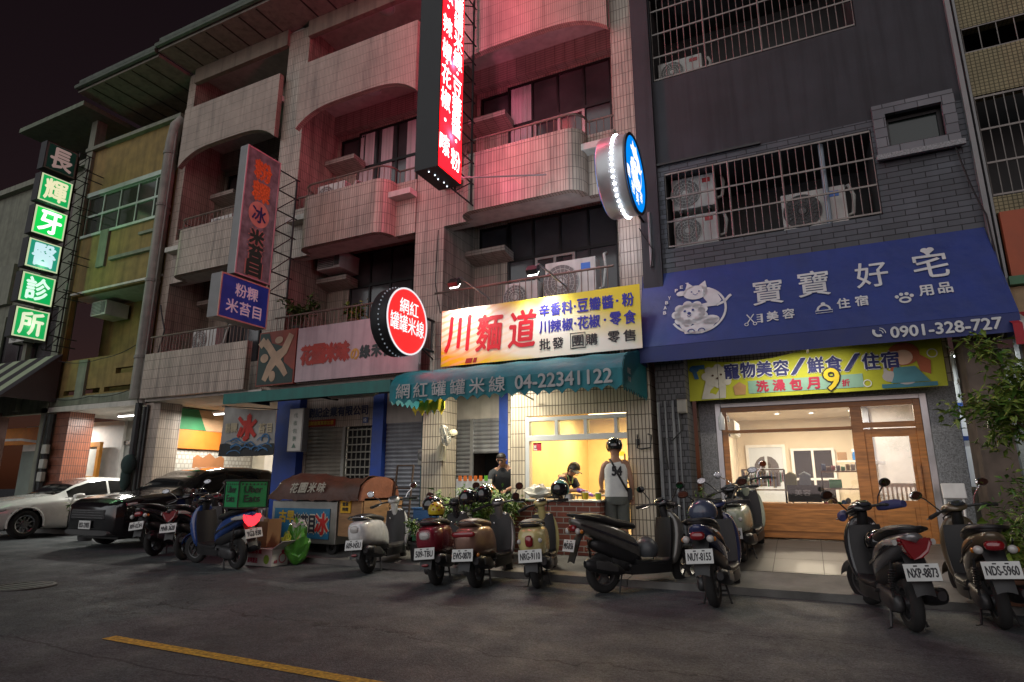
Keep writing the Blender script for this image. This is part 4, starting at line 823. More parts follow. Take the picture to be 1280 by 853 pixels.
mb=MB(); mb.shell(P,(0,0,-.012)); mb.build("canopy",TEAL,t,smooth=True)
mb=MB(); mb.shell(scallop(ax0,ax1,8.45,2.6,2.925,20,.07),(0,.012,0)); v=mb.build("valance",TEAL,t,smooth=True)
mb=MB(); mb.frame((ax0,8.425,2.69),(1,0,0),(0,0,1)); 
for k,c in enumerate("網紅罐罐米線"): mb.text(c,.3+k*.36,.0,.25,.003,.28,'C',.004)
mb.text("04-22341122",2.42,.02,.21,.006,1.55,'L',.004); mb.build("lettering",mat("awning_print",(.40,.41,.41),.5,var=.2),v)
for xx,s in ((ax1,0),(ax0,0)):
    k=10; low=[2.6+.07*abs(math.cos(PI*i/2)) for i in range(k*2+1)]
    ys=[8.47+(9.9-8.47)*i/(2*k) for i in range(2*k+1)]
    def top(y):
        for (a,b),(c,d) in zip(pf,pf[1:]):
            if c<=y<=a: return d+(b-d)*(y-c)/(a-c)
        return 2.92
    P=[[(xx,y,top(y)-.014) for y in ys],[(xx,y,low[i]) for i,y in enumerate(ys)]]
    mb=MB(); mb.shell(P,(.012,0,0)); sp=mb.build("side_panel",TEALB,t)
    if xx==ax1: mb=MB(); mb.frame((xx+.013,8.7,2.78),XU,XV); mb.text("網紅",0,.1,.09,.002); mb.text("米線",0,-.02,.08,.002); mb.build("lettering",MATS["awning_print"],sp)
mb=MB()
for x in (ax0+.15,-4.4,ax1-.15): mb.tube([(x,9.95,2.75),(x,8.52,2.9)],.018,6)
mb.tube([(ax0,8.52,2.92),(ax1,8.52,2.92)],.02,6); mb.build("frame",STEEL,t)
# --- yellow wavy remnant awning between the two shops
t=thing("awning_flap","yellow zigzag canvas flap under the teal awning beside the red lightbox","awning flap",(-6.4,9.3,2.6))
P=scallop(-6.6,-5.9,9.35,2.5,2.78,5,.1,6); mb=MB(); mb.shell(P,(0,.015,0)); mb.build("flap",mat("yellow_canvas",(.55,.42,.02),.6,var=.15),t,smooth=True)
# --- long flat teal canopy to the left
t=thing("flat_canopy","long flat teal fascia canopy over the shuttered company front","canopy",(-8.9,9.4,3))
mb=MB(); mb.box(-11.1,-6.75,8.86,8.9,2.91,3.13); mb.build("fascia",mat("teal_fascia",(.012,.13,.11),.55,var=.2,streak=.25),t)
mb=MB(); mb.box(-11.08,-6.77,8.9,9.99,3.08,3.12); mb.build("roof_sheet",mat("canopy_underside",(.05,.06,.06),.7),t)
mb=MB(); 
for x in (-11.0,-9.0,-7.0): mb.box(x,x+.05,8.9,9.98,3.0,3.08)
mb.split("frame",DSTEEL,t)
t=thing("tube_light","long unlit tube light fitting under the flat teal canopy","tube light",(-8.2,9.5,3.0))
mb=MB(); mb.box(-8.75,-7.55,9.44,9.54,2.985,3.04); mb.build("housing",WHITE,t); mb=MB(); mb.tube([(-8.7,9.49,2.97),(-7.6,9.49,2.97)],.018,8); mb.build("tube",mat("tube_glass",(.6,.6,.55),.3),t)
# --- pink shop board, garden rice, with camouflage emblem
t=thing("shop_board","wide pale pink shop board with red and black characters and a blotched emblem panel","sign",(-8.3,9.55,3.36))
mb=MB(); mb.box(-9.76,-6.6,9.5,9.58,3.38,4.56); mb.build("board",mat("pale_pink_panel",(.38,.32,.34),.5,var=.1,streak=.3),t)
mb=MB(); mb.box(-10.92,-9.8,9.5,9.58,3.36,4.58); e=mb.build("emblem_panel",mat("brick_red_panel",(.20,.045,.028),.6,var=.2),t)
mb=MB(); mb.frame((-10.92,9.496,3.36),(1,0,0),(0,0,1)); mb.poly([(.03,.03),(1.09,.03),(1.09,.3),(.8,.5),(.75,.85),(.4,.95),(.3,1.19),(.03,1.19)],.002); mb.build("emblem_ground",mat("bottle_green",(.018,.04,.035),.6,var=.2),e)
mb=MB(); mb.frame((-10.92,9.49,3.36),(1,0,0),(0,0,1)); random.seed(4)
mb.stroke([(.25,.12),(.4,.4),(.55,.6),(.8,.75),(.98,1.1)],[.14,.2,.26,.2,.16],.004); mb.stroke([(.2,1.0),(.35,.85),(.55,.6),(.75,.4),(.9,.2)],[.2,.18,.2,.16,.12],.005); mb.disc(.22,.62,.12,.1,.006); mb.disc(.5,.2,.09,.12,.006); mb.disc(.62,1.0,.12,.08,.006); mb.stroke([(.05,.9),(.2,1.05)],.16,.007); mb.build("emblem_blotch",mat("camel_print",(.36,.27,.18),.6,var=.2),e)
mb=MB(); mb.frame((-9.66,9.496,3.72),(1,0,0),(0,0,1))
for k,c in enumerate("花園米味"): mb.text(c,.2+k*.33,.02,.4,.03,.32,'C',.004)
mb.build("lettering",mat("letter_rust",(.28,.022,.012),.5,var=.25),t)
mb=MB(); mb.frame((-9.66,9.496,3.72),(1,0,0),(0,0,1)); mb.text("の",1.5,.02,.22,.012,.2,'C'); mb.build("lettering",mat("letter_mustard",(.4,.25,.03),.5),t)
mb=MB(); mb.frame((-9.66,9.496,3.72),(1,0,0),(0,0,1))
for k,c in enumerate("綠禾百貨行"): mb.text(c,1.76+k*.29,.03,.26,.016,.25,'C')
mb.build("lettering",mat("letter_dark_green",(.012,.025,.025),.5),t)
# --- hanging cloth with ice character and waves
t=thing("cloth_banner","grey cloth banner with a big red ice character above blue waves","cloth banner",(-10.8,9.3,1.9))
def clw(u,v): return .025*math.sin(u*9+v*2)+.012*math.sin(u*23)
def CW_(x,z): return clw((x+11.6)/1.64,(z-1.86)/1.0)
def clothp(u,v): return (-11.6+1.64*u,9.3+clw(u,v),1.86+1.08*v-.16*u*v-.02*math.sin(u*3.14))
mb=MB(); mb.shell([[clothp(i/30,j/10) for i in range(31)] for j in range(11)],(0,.006,0)); cl=mb.build("cloth",mat("grey_cloth",(.30,.29,.27),.85,var=.15),t,smooth=True)
mb=MB(); mb.shell([[(p[0],p[1]-.012,p[2]) for p in [clothp(i/30,j/10*(.47+.05*math.sin(i*.5))) for i in range(31)]] for j in range(6)],(0,.004,0)); mb.build("printed_ground",mat("charcoal_print",(.03,.034,.036),.8),cl,smooth=True)
mb=MB(); mb.frame((-11.6,9.283,1.86),(1,0,0),(0,0,1)); mb.text("冰",.8,.33,.52,.03,.5,'C'); mb.warp(CW_).build("lettering",mat("ice_red",(.42,.03,.02),.7),cl)
mb=MB(); mb.frame((-11.6,9.283,1.86),(1,0,0),(0,0,1)); mb.text("粉粿",.1,.5,.2,.008,.42); mb.text("苔目",1.13,.46,.2,.008,.4); mb.warp(CW_).build("lettering",mat("cream_print",(.42,.36,.24),.7),cl)
mb=MB(); mb.frame((-11.6,9.283,1.86),(1,0,0),(0,0,1)); random.seed(3)
for k in range(16):
    x=random.uniform(.05,1.3); z=random.uniform(.02,.3); w=random.uniform(.25,.5); mb.stroke([(min(1.62,x+w*i/8),z+.07*math.sin(PI*i/8)+.02*random.random()) for i in range(9)],random.uniform(.012,.03),.004+.001*k)
mb.arc(1.35,.33,.1,-60,200,.035,.006); mb.warp(CW_).build("wave_print",mat("wave_blue",(.04,.13,.26),.7),cl)
mb=MB(); mb.tube([(-11.65,9.3,2.95),(-9.95,9.3,2.79)],.012,6); mb.build("rod",BLACK,t)
# --- small white light box on the blue pillar
t=thing("small_light_box","small unlit white upright light box on the blue pillar","sign",(-9.6,9.6,2.1))
mb=MB(); mb.box(-9.82,-9.42,9.5,9.66,1.92,2.82); mb.build("case",CASEG,t,bevel=.006); mb=MB(); mb.box(-9.8,-9.44,9.488,9.5,1.94,2.8); mb.build("face_panel",mat("old_white_acrylic",(.45,.43,.38),.4,streak=.3),t)
mb=MB(); mb.frame((-9.62,9.484,0),(1,0,0),(0,0,1)); mb.text("代收包裹",0,2.62,.1,.0,vert=.16); mb.poly([(-.06,2.0),(.06,2.0),(0,2.1)]); mb.build("lettering",mat("print_dim",(.1,.16,.12),.6),t)
# --- striped awning at the far left
t=thing("striped_awning","black and pale green striped awning with printed skirt at the far end","awning",(-20.5,9,4))
k=11
st=[MB(),MB()]
for i in range(k):
    a=-24.2+i*.44; b=a+.44; st[i%2].add([(a,9.9,4.95),(b,9.9,4.95),(b,8.55,3.55),(a,8.55,3.55)],[(0,3,2,1)])
st[0].build("dark_stripe",mat("awning_dark",(.03,.025,.03),.7),t); st[1].build("pale_stripe",mat("awning_pale",(.34,.4,.27),.7),t)
mb=MB(); mb.prism([(9.9,4.95),(8.55,3.55),(9.9,3.55)],'YZ',-19.42,-19.36); mb.build("side_panel",mat("awning_side",(.05,.035,.035),.75),t)
mb=MB(); mb.box(-24.2,-19.38,8.53,8.55,3.2,3.55); v=mb.build("valance",mat("awning_skirt",(.09,.06,.055),.75),t); mb=MB(); mb.frame((-22.4,8.526,3.3),(1,0,0),(0,0,1)); mb.text("成人牙科 兒童牙科 齒列矯正",0,0,.14,.004,2.9); mb.build("lettering",mat("skirt_print",(.25,.2,.2),.7),v)
# --- navy awning of the pet shop
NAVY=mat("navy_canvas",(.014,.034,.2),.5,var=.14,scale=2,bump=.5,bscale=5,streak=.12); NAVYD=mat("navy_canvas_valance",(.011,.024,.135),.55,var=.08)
t=thing("awning","wide navy awning with white pet emblem and rounded white characters","awning",(.1,9.7,3.3))
a0,a1=-2.34,2.6
TL=(-2.3,9.99,4.79); TR=(2.48,9.99,4.79); ML=(-2.38,9.52,3.42); MR=(2.56,9.52,3.42)
P=[[tuple(Vector(TL).lerp(TR,i/30).lerp(Vector(ML).lerp(MR,i/30),j/8)+Vector((0,.003*math.sin(i*.5)*math.sin(PI*j/8),0))) for i in range(31)] for j in range(9)]
mb=MB(); mb.shell(P,(0,.012,-.004)); can=mb.build("canopy",NAVY,t,smooth=True)
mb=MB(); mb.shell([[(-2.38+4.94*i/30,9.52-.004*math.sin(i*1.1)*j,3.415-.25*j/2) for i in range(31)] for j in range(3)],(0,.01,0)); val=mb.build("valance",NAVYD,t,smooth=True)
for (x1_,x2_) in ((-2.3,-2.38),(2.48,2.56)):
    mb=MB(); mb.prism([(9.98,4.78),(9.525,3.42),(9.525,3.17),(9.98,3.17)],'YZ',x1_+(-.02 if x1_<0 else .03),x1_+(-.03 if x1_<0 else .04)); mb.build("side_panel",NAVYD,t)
vdir=Vector((0,.47,1.37)).normalized(); AO=Vector((-2.34,9.52,3.42))
PR=mat("awning_white_print",(.6,.62,.63),.5,var=.12)
def AF(mb): return mb.frame(AO-Vector((0,.005,0)),(1,0,0),vdir)
mb=AF(MB()); HT=1.44
def sp(c,x,y,h): mb.text(c,x,y,h,.004,h*.92,'C',.012)
sp("寶",1.98,.55,.46); sp("寶",2.62,.6,.46); sp("好",3.38,.64,.44); sp("宅",4.1,.68,.44)
for c,x,y in (("美",2.02,.24),("容",2.24,.255),("住",2.97,.33),("宿",3.2,.34),("用",3.98,.39),("品",4.2,.4)): mb.text(c,x,y,.17,.005,.16,'C',.012)
# scissors and comb, cushion bed, paw
mb.stroke([(1.66,.24),(1.76,.4)],.016,.012); mb.stroke([(1.76,.24),(1.66,.4)],.016,.013); mb.arc(1.65,.225,.025,0,360,.012,.012,10); mb.arc(1.77,.225,.025,0,360,.012,.012,10); mb.stroke([(1.87,.23),(1.87,.39)],.03,.012)
for q in range(4): mb.stroke([(1.8,.25+q*.043),(1.87,.25+q*.043)],.014,.013)
mb.stroke([(2.6,.29),(2.82,.29),(2.82,.33),(2.6,.33)],.014,.012,True); mb.arc(2.71,.34,.08,0,180,.03,.012,12); mb.disc(2.71,.44,.03,None,.013)
mb.arc(3.72,.36,.06,0,360,.03,.012,14,.04)
for q,(a,b) in enumerate(((-.09,.06),(-.035,.095),(.03,.095),(.085,.06))): mb.disc(3.72+a,.36+b,.025,.028,.013)
# heart over the last character
mb.disc(4.07,1.16,.045,.04,.014); mb.disc(4.14,1.16,.045,.04,.0145); mb.poly([(4.02,1.15),(4.19,1.15),(4.105,1.07)],.015)
mb.build("lettering",PR,can)
mb=AF(MB()); mb.o=mb.at(.93,.62); pet_logo(mb,.98,.012); 
for k,c in enumerate("BABYPET"):
    w=R(182-k*11-(8 if k>3 else 0)); x,y=.52*math.cos(w),-.02+.52*math.sin(w); mb.text(c,x,y,.06,.003,.045,'C',.012)
mb.build("emblem",PR,can)
mb=AF(MB()); mb.o=mb.at(.93,.62); pet_logo_marks(mb,.98,.024); mb.build("emblem_mark",NAVY,can)
mb=MB(); mb.frame((-2.38,9.505,3.165),(1,0,0),(0,0,1)); mb.text("0901-328-727",3.52,.055,.15,.006,1.22,'L',.004); mb.arc(3.38,.16,.06,150,300,.035,.004); mb.arc(3.38,.13,.05,0,80,.01,.005); mb.arc(3.38,.13,.08,0,80,.01,.006); mb.build("lettering",PR,val)
mb=MB()
for x in (-2.3,.1,2.45): mb.tube([(x,9.98,3.2),(x,9.56,3.4)],.016,6)
mb.tube([(-2.36,9.55,3.42),(2.54,9.55,3.42)],.018,6); mb.build("frame",STEEL,t)
# --- yellow green pet banner
t=thing("pet_banner","sagging lime yellow cloth banner with grooming prices over the oak shop front","banner",(0,10.3,2.6))
def petw(u,v): return .018*math.sin(u*17)*v+.010*math.sin(u*31+v*3)
def PW_(x,z): return petw((x+1.75)/3.58,(z-2.61)/.72)
def bp(u,v): 
    top=3.34-.13*math.sin(PI*min(1,u*1.9))*(1 if u<.53 else 0)-.02*u; bot=2.61+.02*u
    return (-1.75+3.58*u,10.3+petw(u,v),bot+(top-bot)*v)
mb=MB(); mb.shell([[bp(i/40,j/8) for i in range(41)] for j in range(9)],(0,.006,0)); cl=mb.build("cloth",mat("lime_cloth",(.38,.40,.02),.7,var=.1),t,smooth=True)
BO=(-1.75,10.2955,2.61)
def BF(): return MB().frame(BO,(1,0,0),(0,0,1))
mb=BF(); [mb.text(c,.72+k*.245 if k<1 else .72+k*.245,.33,.24,.02,.22,'C',.002) for k,c in enumerate("寵物美容/鮮食/住宿")]; mb.warp(PW_).build("lettering_edge",mat("cloth_white",(.6,.62,.6),.7),cl)
mb=BF(); [mb.text(c,.72+k*.245,.33,.24,.008,.22,'C',.008) for k,c in enumerate("寵物美容/鮮食/住宿")]; mb.warp(PW_).build("lettering",mat("print_navy",(.02,.025,.12),.7),cl)
mb=BF(); [mb.rect(.95+.1*q,1.05+.1*q,.07,.27,.001) for q in range(16)]; mb.warp(PW_).build("price_band",mat("mint_print",(.2,.36,.28),.7),cl)
mb=BF(); [mb.text(c,1.16+k*.24,.09,.17,.008,.17,'C',.004) for k,c in enumerate("洗澡包月")]; mb.text("折",2.32,.1,.1,.004,.1,'C',.004); mb.warp(PW_).build("lettering",mat("print_crimson",(.36,.015,.05),.7),cl)
mb=BF(); mb.text("9",2.14,.05,.33,.03,.2,'C',.005); mb.warp(PW_).build("lettering_edge",mat("print_black",(.015,.015,.02),.7),cl); mb=BF(); mb.text("9",2.14,.05,.33,.008,.2,'C',.012); mb.warp(PW_).build("lettering",mat("print_yellow",(.6,.46,.02),.7),cl)
# printed white dog, dryer, bottle; bathing scene at right
mb=BF(); mb.disc(.5,.38,.22,.17,.003)
for k in range(8): mb.disc(.5+.2*math.cos(k*.785),.39+.14*math.sin(k*.785),.06,None,.004)
mb.poly([(.22,.02),(.3,.3),(.62,.3),(.6,.02)],.0045); mb.warp(PW_).build("dog_print",mat("print_cream",(.48,.47,.4),.7),cl)
mb=BF(); [mb.disc(x,y,.018,None,.008,10) for x,y in ((.42,.4),(.55,.41),(.49,.35))]; mb.warp(PW_).build("dog_face",mat("print_brown",(.06,.03,.02),.7),cl)
mb=BF(); mb.disc(.13,.53,.08,.06,.003); mb.rect(.16,.3,.52,.59,.004); mb.poly([(.09,.5),(.16,.5),(.2,.36),(.13,.36)],.005); mb.warp(PW_).build("dryer_print",mat("print_blue",(.03,.12,.25),.7),cl)
mb=BF(); mb.poly([(.74,.06),(.9,.06),(.92,.2),(.82,.27),(.72,.2)],.003); mb.warp(PW_).build("bottle_print",mat("print_tan",(.35,.2,.08),.7),cl)
mb=BF(); mb.disc(3.1,.52,.2,.17,.003); mb.poly([(2.9,.5),(2.92,.2),(3.06,.3)],.0032); mb.poly([(3.22,.55),(3.42,.4),(3.4,.2),(3.28,.25)],.0034); mb.warp(PW_).build("hair_print",mat("print_auburn",(.34,.09,.04),.7),cl)
mb=BF(); mb.disc(3.09,.47,.12,.11,.006); mb.disc(2.92,.18,.1,.06,.006); mb.warp(PW_).build("face_print",mat("print_skin",(.55,.36,.26),.7),cl)
mb=BF(); mb.poly([(2.96,.33),(3.22,.33),(3.38,.1),(2.9,.1)],.007); mb.warp(PW_).build("dress_print",mat("print_teal",(.06,.2,.25),.7),cl)
mb=BF(); [mb.rect(2.78+.085*q,2.865+.085*q,.03,.09,.008) for q in range(8)]; mb.warp(PW_).build("tub_print",mat("print_deep_teal",(.04,.16,.22),.7),cl)
mb=BF(); mb.disc(2.9,.2,.1,.08,.009); mb.poly([(2.82,.24),(2.83,.34),(2.9,.27)],.009); mb.disc(3.1,.14,.12,.07,.01); mb.warp(PW_).build("pet_print",mat("print_pale_grey",(.4,.38,.38),.7),cl)
mb=BF(); [mb.arc(x,y,r,0,360,.014,.004,14) for x,y,r in ((2.62,.5,.05),(2.7,.38,.03),(3.45,.5,.06),(.95,.5,.03),(2.6,.12,.05))]; mb.warp(PW_).build("bubble_print",MATS["cloth_white"],cl)
# --- red and white striped awning at the right edge
t=thing("striped_awning","small red and white striped awning beside the navy awning and brown pillar","awning",(2.8,9.6,3.2))
for i in range(8):
    a=2.46+i*.09; mb=None
st=[MB(),MB()]
for i in range(16):
    a=2.44+i*.1; b=a+.1; st[i%2].add([(a,9.9,3.5),(b,9.9,3.5),(b,9.4,3.25),(a,9.4,3.25),(b,9.4,2.98),(a,9.4,2.98)],[(0,3,2,1),(3,5,4,2)])
st[0].build("red_stripe",mat("stripe_red",(.35,.02,.03),.7),t); st[1].build("white_stripe",mat("stripe_white",(.5,.48,.44),.7),t)
# ================================================================= scooters
STEER={}
LOFTZ=Matrix(((0,0,1,0),(0,1,0,0),(1,0,0,0),(0,0,0,1)))
def paint(name,col,rough=.22,metal=.0): return mat("paint_"+name,col,rough,metal,var=.16,scale=9,coat=.7)
SEATM=mat("seat_vinyl",(.018,.017,.017),.5,var=.2,bump=.2,bscale=120); LENSR=mat("red_lens",(.20,.006,.01),.15,var=0,coat=1); LENSA=mat("amber_lens",(.5,.16,.01),.2,var=0,coat=1); LENSC=mat("clear_lens",(.45,.44,.42),.12,var=0,coat=1)
PLATEW=mat("plate_white",(.62,.64,.62),.45,var=.06); PLATEK=mat("plate_black",(.015,.015,.02),.5,var=0); ENG=mat("engine_grey",(.07,.07,.072),.45,.6,var=.3,scale=14); TYRE=mat("tyre",(.018,.018,.018),.85,var=.2); RIMG=mat("rim_grey",(.16,.16,.165),.35,.7); MIRG=mat("mirror_glass",(.5,.52,.55),.04,1,var=0)
def wheel(parent,name,x,r=.235,w=.05,y=0,rim=RIMG,spokes=5,rr=.6,z=None,face=1):
    z=r if z is None else z
    t=MB(); t.lathe([(r*.62,-w*.8),(r*.8,-w),(r*.94,-w*.75),(r,-w*.25),(r,w*.25),(r*.94,w*.75),(r*.8,w),(r*.62,w*.8)],(x,y,z),'Y',32); ty=t.build(name,TYRE,parent,smooth=True,local=True)
    m=MB(); m.lathe([(r*.56,-w*.7),(r*.66,-w*.8),(r*.66,w*.8),(r*.56,w*.7),(r*.56,-w*.7)],(x,y,z),'Y',32); m.cyl((x,y,z),r*.2,w*1.7,'Y',16)
    for k in range(spokes):
        a=2*PI*k/spokes+.3; c=Vector((math.cos(a),0,math.sin(a)))*r*.4+Vector((x,y,z)); m.obox(c,r*.5,w*.8,r*.13,0,0,-a)
    m.build("rim",rim,ty,local=True); return ty
def scooter(label,x,y,head,style,col,plate,z=0,col2=None,seat=None,tail='twin',shield=None,mirrors='black',pw=.27,lit=False,cat="scooter",front=True,lean=-4,floor=None,pitch=0,steer=26):
    """style 'sport' or 'retro'; head in degrees, nose direction; origin under the rear wheel"""
    t=thing("parked_scooter",label,cat,(x,y,z),R(head),"scooters parked along the shop fronts")
    t.rotation_euler=(R(lean),R(pitch),R(head)); t.matrix_basis=Matrix.Translation((x,y,z))@Matrix.Rotation(R(head),4,'Z')@Matrix.Rotation(R(pitch),4,'Y')@Matrix.Rotation(R(lean),4,'X')
    B=lambda mb,n,m,p=None,**k: mb.build(n,m,p or t,local=True,**{'smooth':True,**k})
    col2=col2 or col; shield=shield or col; seat=seat or SEATM
    retro=style=='retro'; WB=1.26 if not retro else 1.2; wr=.235 if not retro else .215
    wheel(t,"rear_wheel",0,wr,.055); wheel(t,"front_wheel",WB,wr,.05)
    # body, seat, tail
    if not retro:
        body=[(-.44,0,.85,.04,.025,2.4),(-.38,0,.82,.09,.06,2.6),(-.24,0,.775,.14,.095,3),(-.05,0,.715,.162,.115,3.2),(.15,0,.65,.165,.13,3.2),(.33,0,.575,.15,.14,3),(.45,0,.49,.13,.14,3),(.52,0,.42,.11,.1,3)]
        under=[(-.2,0,.58,.07,.05,3),(0,0,.53,.11,.1,3),(.3,0,.44,.13,.14,3),(.55,0,.36,.14,.1,3)]
        st=[(-.36,0,.885,.06,.025,2.4),(-.3,0,.89,.11,.04,2.6),(-.14,0,.88,.145,.055,2.8),(.02,0,.855,.15,.055,2.8),(.12,0,.815,.145,.055,2.8),(.3,0,.79,.125,.05,2.8),(.44,0,.77,.09,.045,2.6),(.5,0,.75,.05,.03,2.4)]
    else:
        body=[(-.37,0,.62,.07,.07,2.6),(-.335,0,.60,.135,.14,3),(-.22,0,.585,.175,.18,3.2),(-.04,0,.58,.185,.20,3.4),(.16,0,.57,.18,.2,3.4),(.32,0,.55,.16,.19,3.2),(.44,0,.49,.13,.17,3),(.52,0,.41,.11,.1,3)]
        under=[(-.15,0,.45,.07,.06,3),(.05,0,.42,.11,.1,3),(.3,0,.38,.12,.1,3),(.5,0,.32,.13,.07,3)]
        st=[(-.28,0,.79,.08,.03,2.4),(-.22,0,.80,.13,.05,2.6),(-.05,0,.80,.155,.06,2.6),(.1,0,.78,.15,.055,2.6),(.26,0,.76,.135,.055,2.6),(.4,0,.75,.1,.05,2.4),(.46,0,.74,.05,.03,2.4)]
    b=B(MB().loft(body,20),"body_panel",col,sub=1)
    B(MB().loft(under,14),"inner_fairing",BLACK,sub=1)
    B(MB().loft(st,18),"seat",seat,sub=1)
    if not retro:   # dark side flash along the tail cover
        for s in (-1,1):
            mb=MB(); mb.shell([[(-.36+.8*i/8,s*(.10+.068*math.sin(PI*min(1,i/8+.25)*.8)+.004),.80-.27*i/8+dz) for i in range(9)] for dz in (-.012,.014)],(0,s*.012,0)); B(mb,"side_trim",col2 if col2 is not col else BLACK)
    # floor and leg shield
    fl=MB(); fl.loft([(.4,0,.33,.15,.05,5),(.5,0,.31,.165,.045,5),(.85,0,.31,.17,.045,5),(.93,0,.34,.16,.05,5)],20); B(fl,"floorboard",floor or BLACK)
    if not retro:
        fa=[(.27,0,.97,.14,.04,3),(.36,0,1.0,.185,.06,3),(.5,0,1.05,.2,.085,3),(.66,0,1.09,.205,.095,3),(.8,0,1.09,.18,.09,2.6),(.9,0,1.05,.13,.06,2.4),(.95,0,1.02,.08,.03,2.2)]
    else:
        fa=[(.25,0,.95,.13,.03,3),(.33,0,.97,.19,.035,3),(.5,0,.99,.215,.045,3),(.68,0,1.0,.21,.05,2.6),(.82,0,.99,.17,.045,2.4),(.9,0,.97,.1,.04,2.2)]
    mb=MB(); mb.M=LOFTZ; mb.loft(fa,20); mb.M=None; B(mb,"leg_shield",shield,sub=1)
    mb=MB(); mb.shell([[(.93+.05*j/5-.03*(1-(2*i/6-1)**2),(.15+.02*math.sin(PI*j/5))*(2*i/6-1),.36+.5*j/5) for i in range(7)] for j in range(6)],(-.02,0,0)); B(mb,"inner_shield",BLACK)
    # steering column, cover, bars
    hz=1.0 if not retro else .98; hx=.96 if not retro else .9
    B(MB().tube([(hx+.08,0,.8),(hx+.02,0,.92),(hx,0,hz)],[.06,.055,.05],10),"steering_column",BLACK if not retro else shield)
    cv=[(hx-.09,0,hz+.02,.06,.025,2.4),(hx-.03,0,hz+.05,.12,.045,2.6),(hx+.05,0,hz+.045,.135,.05,2.6),(hx+.13,0,hz+.01,.1,.055,2.4),(hx+.18,0,hz-.03,.05,.03,2.2)] if not retro else [(hx-.07,0,hz+.03,.06,.03,2.3),(hx-.02,0,hz+.05,.1,.055,2.3),(hx+.06,0,hz+.04,.105,.07,2.2),(hx+.13,0,hz+.02,.09,.075,2.1),(hx+.17,0,hz+.01,.07,.06,2)]
    hc=B(MB().loft(cv,18),"handlebar_cover",col2 if not retro else shield,sub=1)
    mb=MB(); mb.loft([(hx-.085,0,hz+.065,.06,.008,2.5),(hx-.02,0,hz+.1,.075,.01,2.5),(hx+.02,0,hz+.102,.05,.006,2.5)],12); B(mb,"dashboard",mat("dash_lens",(.03,.035,.04),.1,var=0),hc)
    mb=MB(); mb.disc if 0 else None
    mb=MB(); mb.loft([(hx+.12,0,hz-.01,.075,.05,2.2),(hx+.175,0,hz-.015,.06,.04,2.2)],14); B(mb,"headlight",LENSC,hc)
    hb=B(MB().tube([(hx-.1,.37,hz),(hx-.04,.2,hz+.03),(hx+.02,.08,hz+.03),(hx+.02,-.08,hz+.03),(hx-.04,-.2,hz+.03),(hx-.1,-.37,hz)],.014,8),"handlebar",DSTEEL)
    for s in (-1,1):
        B(MB().tube([(hx-.105,s*.38,hz-.002),(hx-.05,s*.25,hz+.02)],.021,10),"grip",RUBBER,hb)
        B(MB().tube([(hx-.015,s*.2,hz+.02),(hx+.0,s*.26,hz+.0),(hx-.03,s*.37,hz-.02)],.008,6),"brake_lever",CHROME if retro else STEEL,hb)
        mz=hz+.23 if not retro else hz+.2; my=s*(.36 if not retro else .33)
        mr=B(MB().tube([(hx-.02,s*.19,hz+.03),(hx+.0,s*.24,hz+.11),(hx-.01,s*.30,mz-.05),(hx-.01,my,mz)],.008,6),"mirror",CHROME if mirrors=='chrome' else BLACK)
        mb=MB(); mb.ball((hx+.0,my+s*.02,mz+.01),.022,.075 if not retro else .06,.048 if not retro else .055,14,8); B(mb,"mirror_shell",CHROME if mirrors=='chrome' else BLACK,mr)
        mb=MB(); mb.lathe([(.001,0),(1,0),(1,.004),(.001,.004)],(0,0,0),'X',18); 
        mb.v=[Vector((hx-.022,my+s*.02+v.y*(.062 if not retro else .05),mz+.01+v.z*(.037 if not retro else .045))) for v in mb.v]; B(mb,"mirror_glass",MIRG,mr)
    # front fork, fender
    fk=MB()
    for s in (-1,1): fk.tube([(WB-.2,s*.045,.62),(WB-.02,s*.08,wr+.03),(WB,s*.085,wr)],.022,8)
    B(fk,"fork",DSTEEL)
    mb=MB(); mb.shell([[(WB+(wr+.035)*math.cos(R(a)),.075*(2*i/4-1),wr+(wr+.035)*math.sin(R(a))-.02*(2*i/4-1)**2) for i in range(5)] for a in range(20,166,12)],(0,0,.008)); B(mb,"front_fender",col)
    # rear: fender, plate, lights
    pz=.56 if not retro else .43; px=-.44 if not retro else -.37
    mb=MB(); mb.shell([[(px+.12-.13*j/4+(.03 if j==0 else 0),(.085-.01*j/4)*(2*i/4-1),pz+.16-.34*j/4-.02*(2*i/4-1)**2) for i in range(5)] for j in range(5)],(.012,0,0)); B(mb,"rear_fender",BLACK)
    fr=MB(); fr.obox((px-.02,0,pz),.008,pw,pw*.52,0,0,R(14)); pl=B(fr,"licence_plate",PLATEW,smooth=False,bevel=.002)
    n=Matrix.Rotation(R(14),4,'Y'); mb=MB(); mb.frame(Vector((px-.02,0,pz))+n@Vector((-.005,0,-pw*.15)),n@Vector((0,-1,0)),n@Vector((0,0,1))); mb.text(plate,0,0,pw*.27,.0025,pw*.84,'C',.001); mb.stroke([(-.06,pw*.34),(-.03,pw*.34)],.012,.001); mb.stroke([(.03,pw*.34),(.06,pw*.34)],.012,.001); mb.build("lettering",PLATEK,pl,local=True)
    LR_=glow("tail_lit",(1,.02,.03),3.5) if lit else LENSR
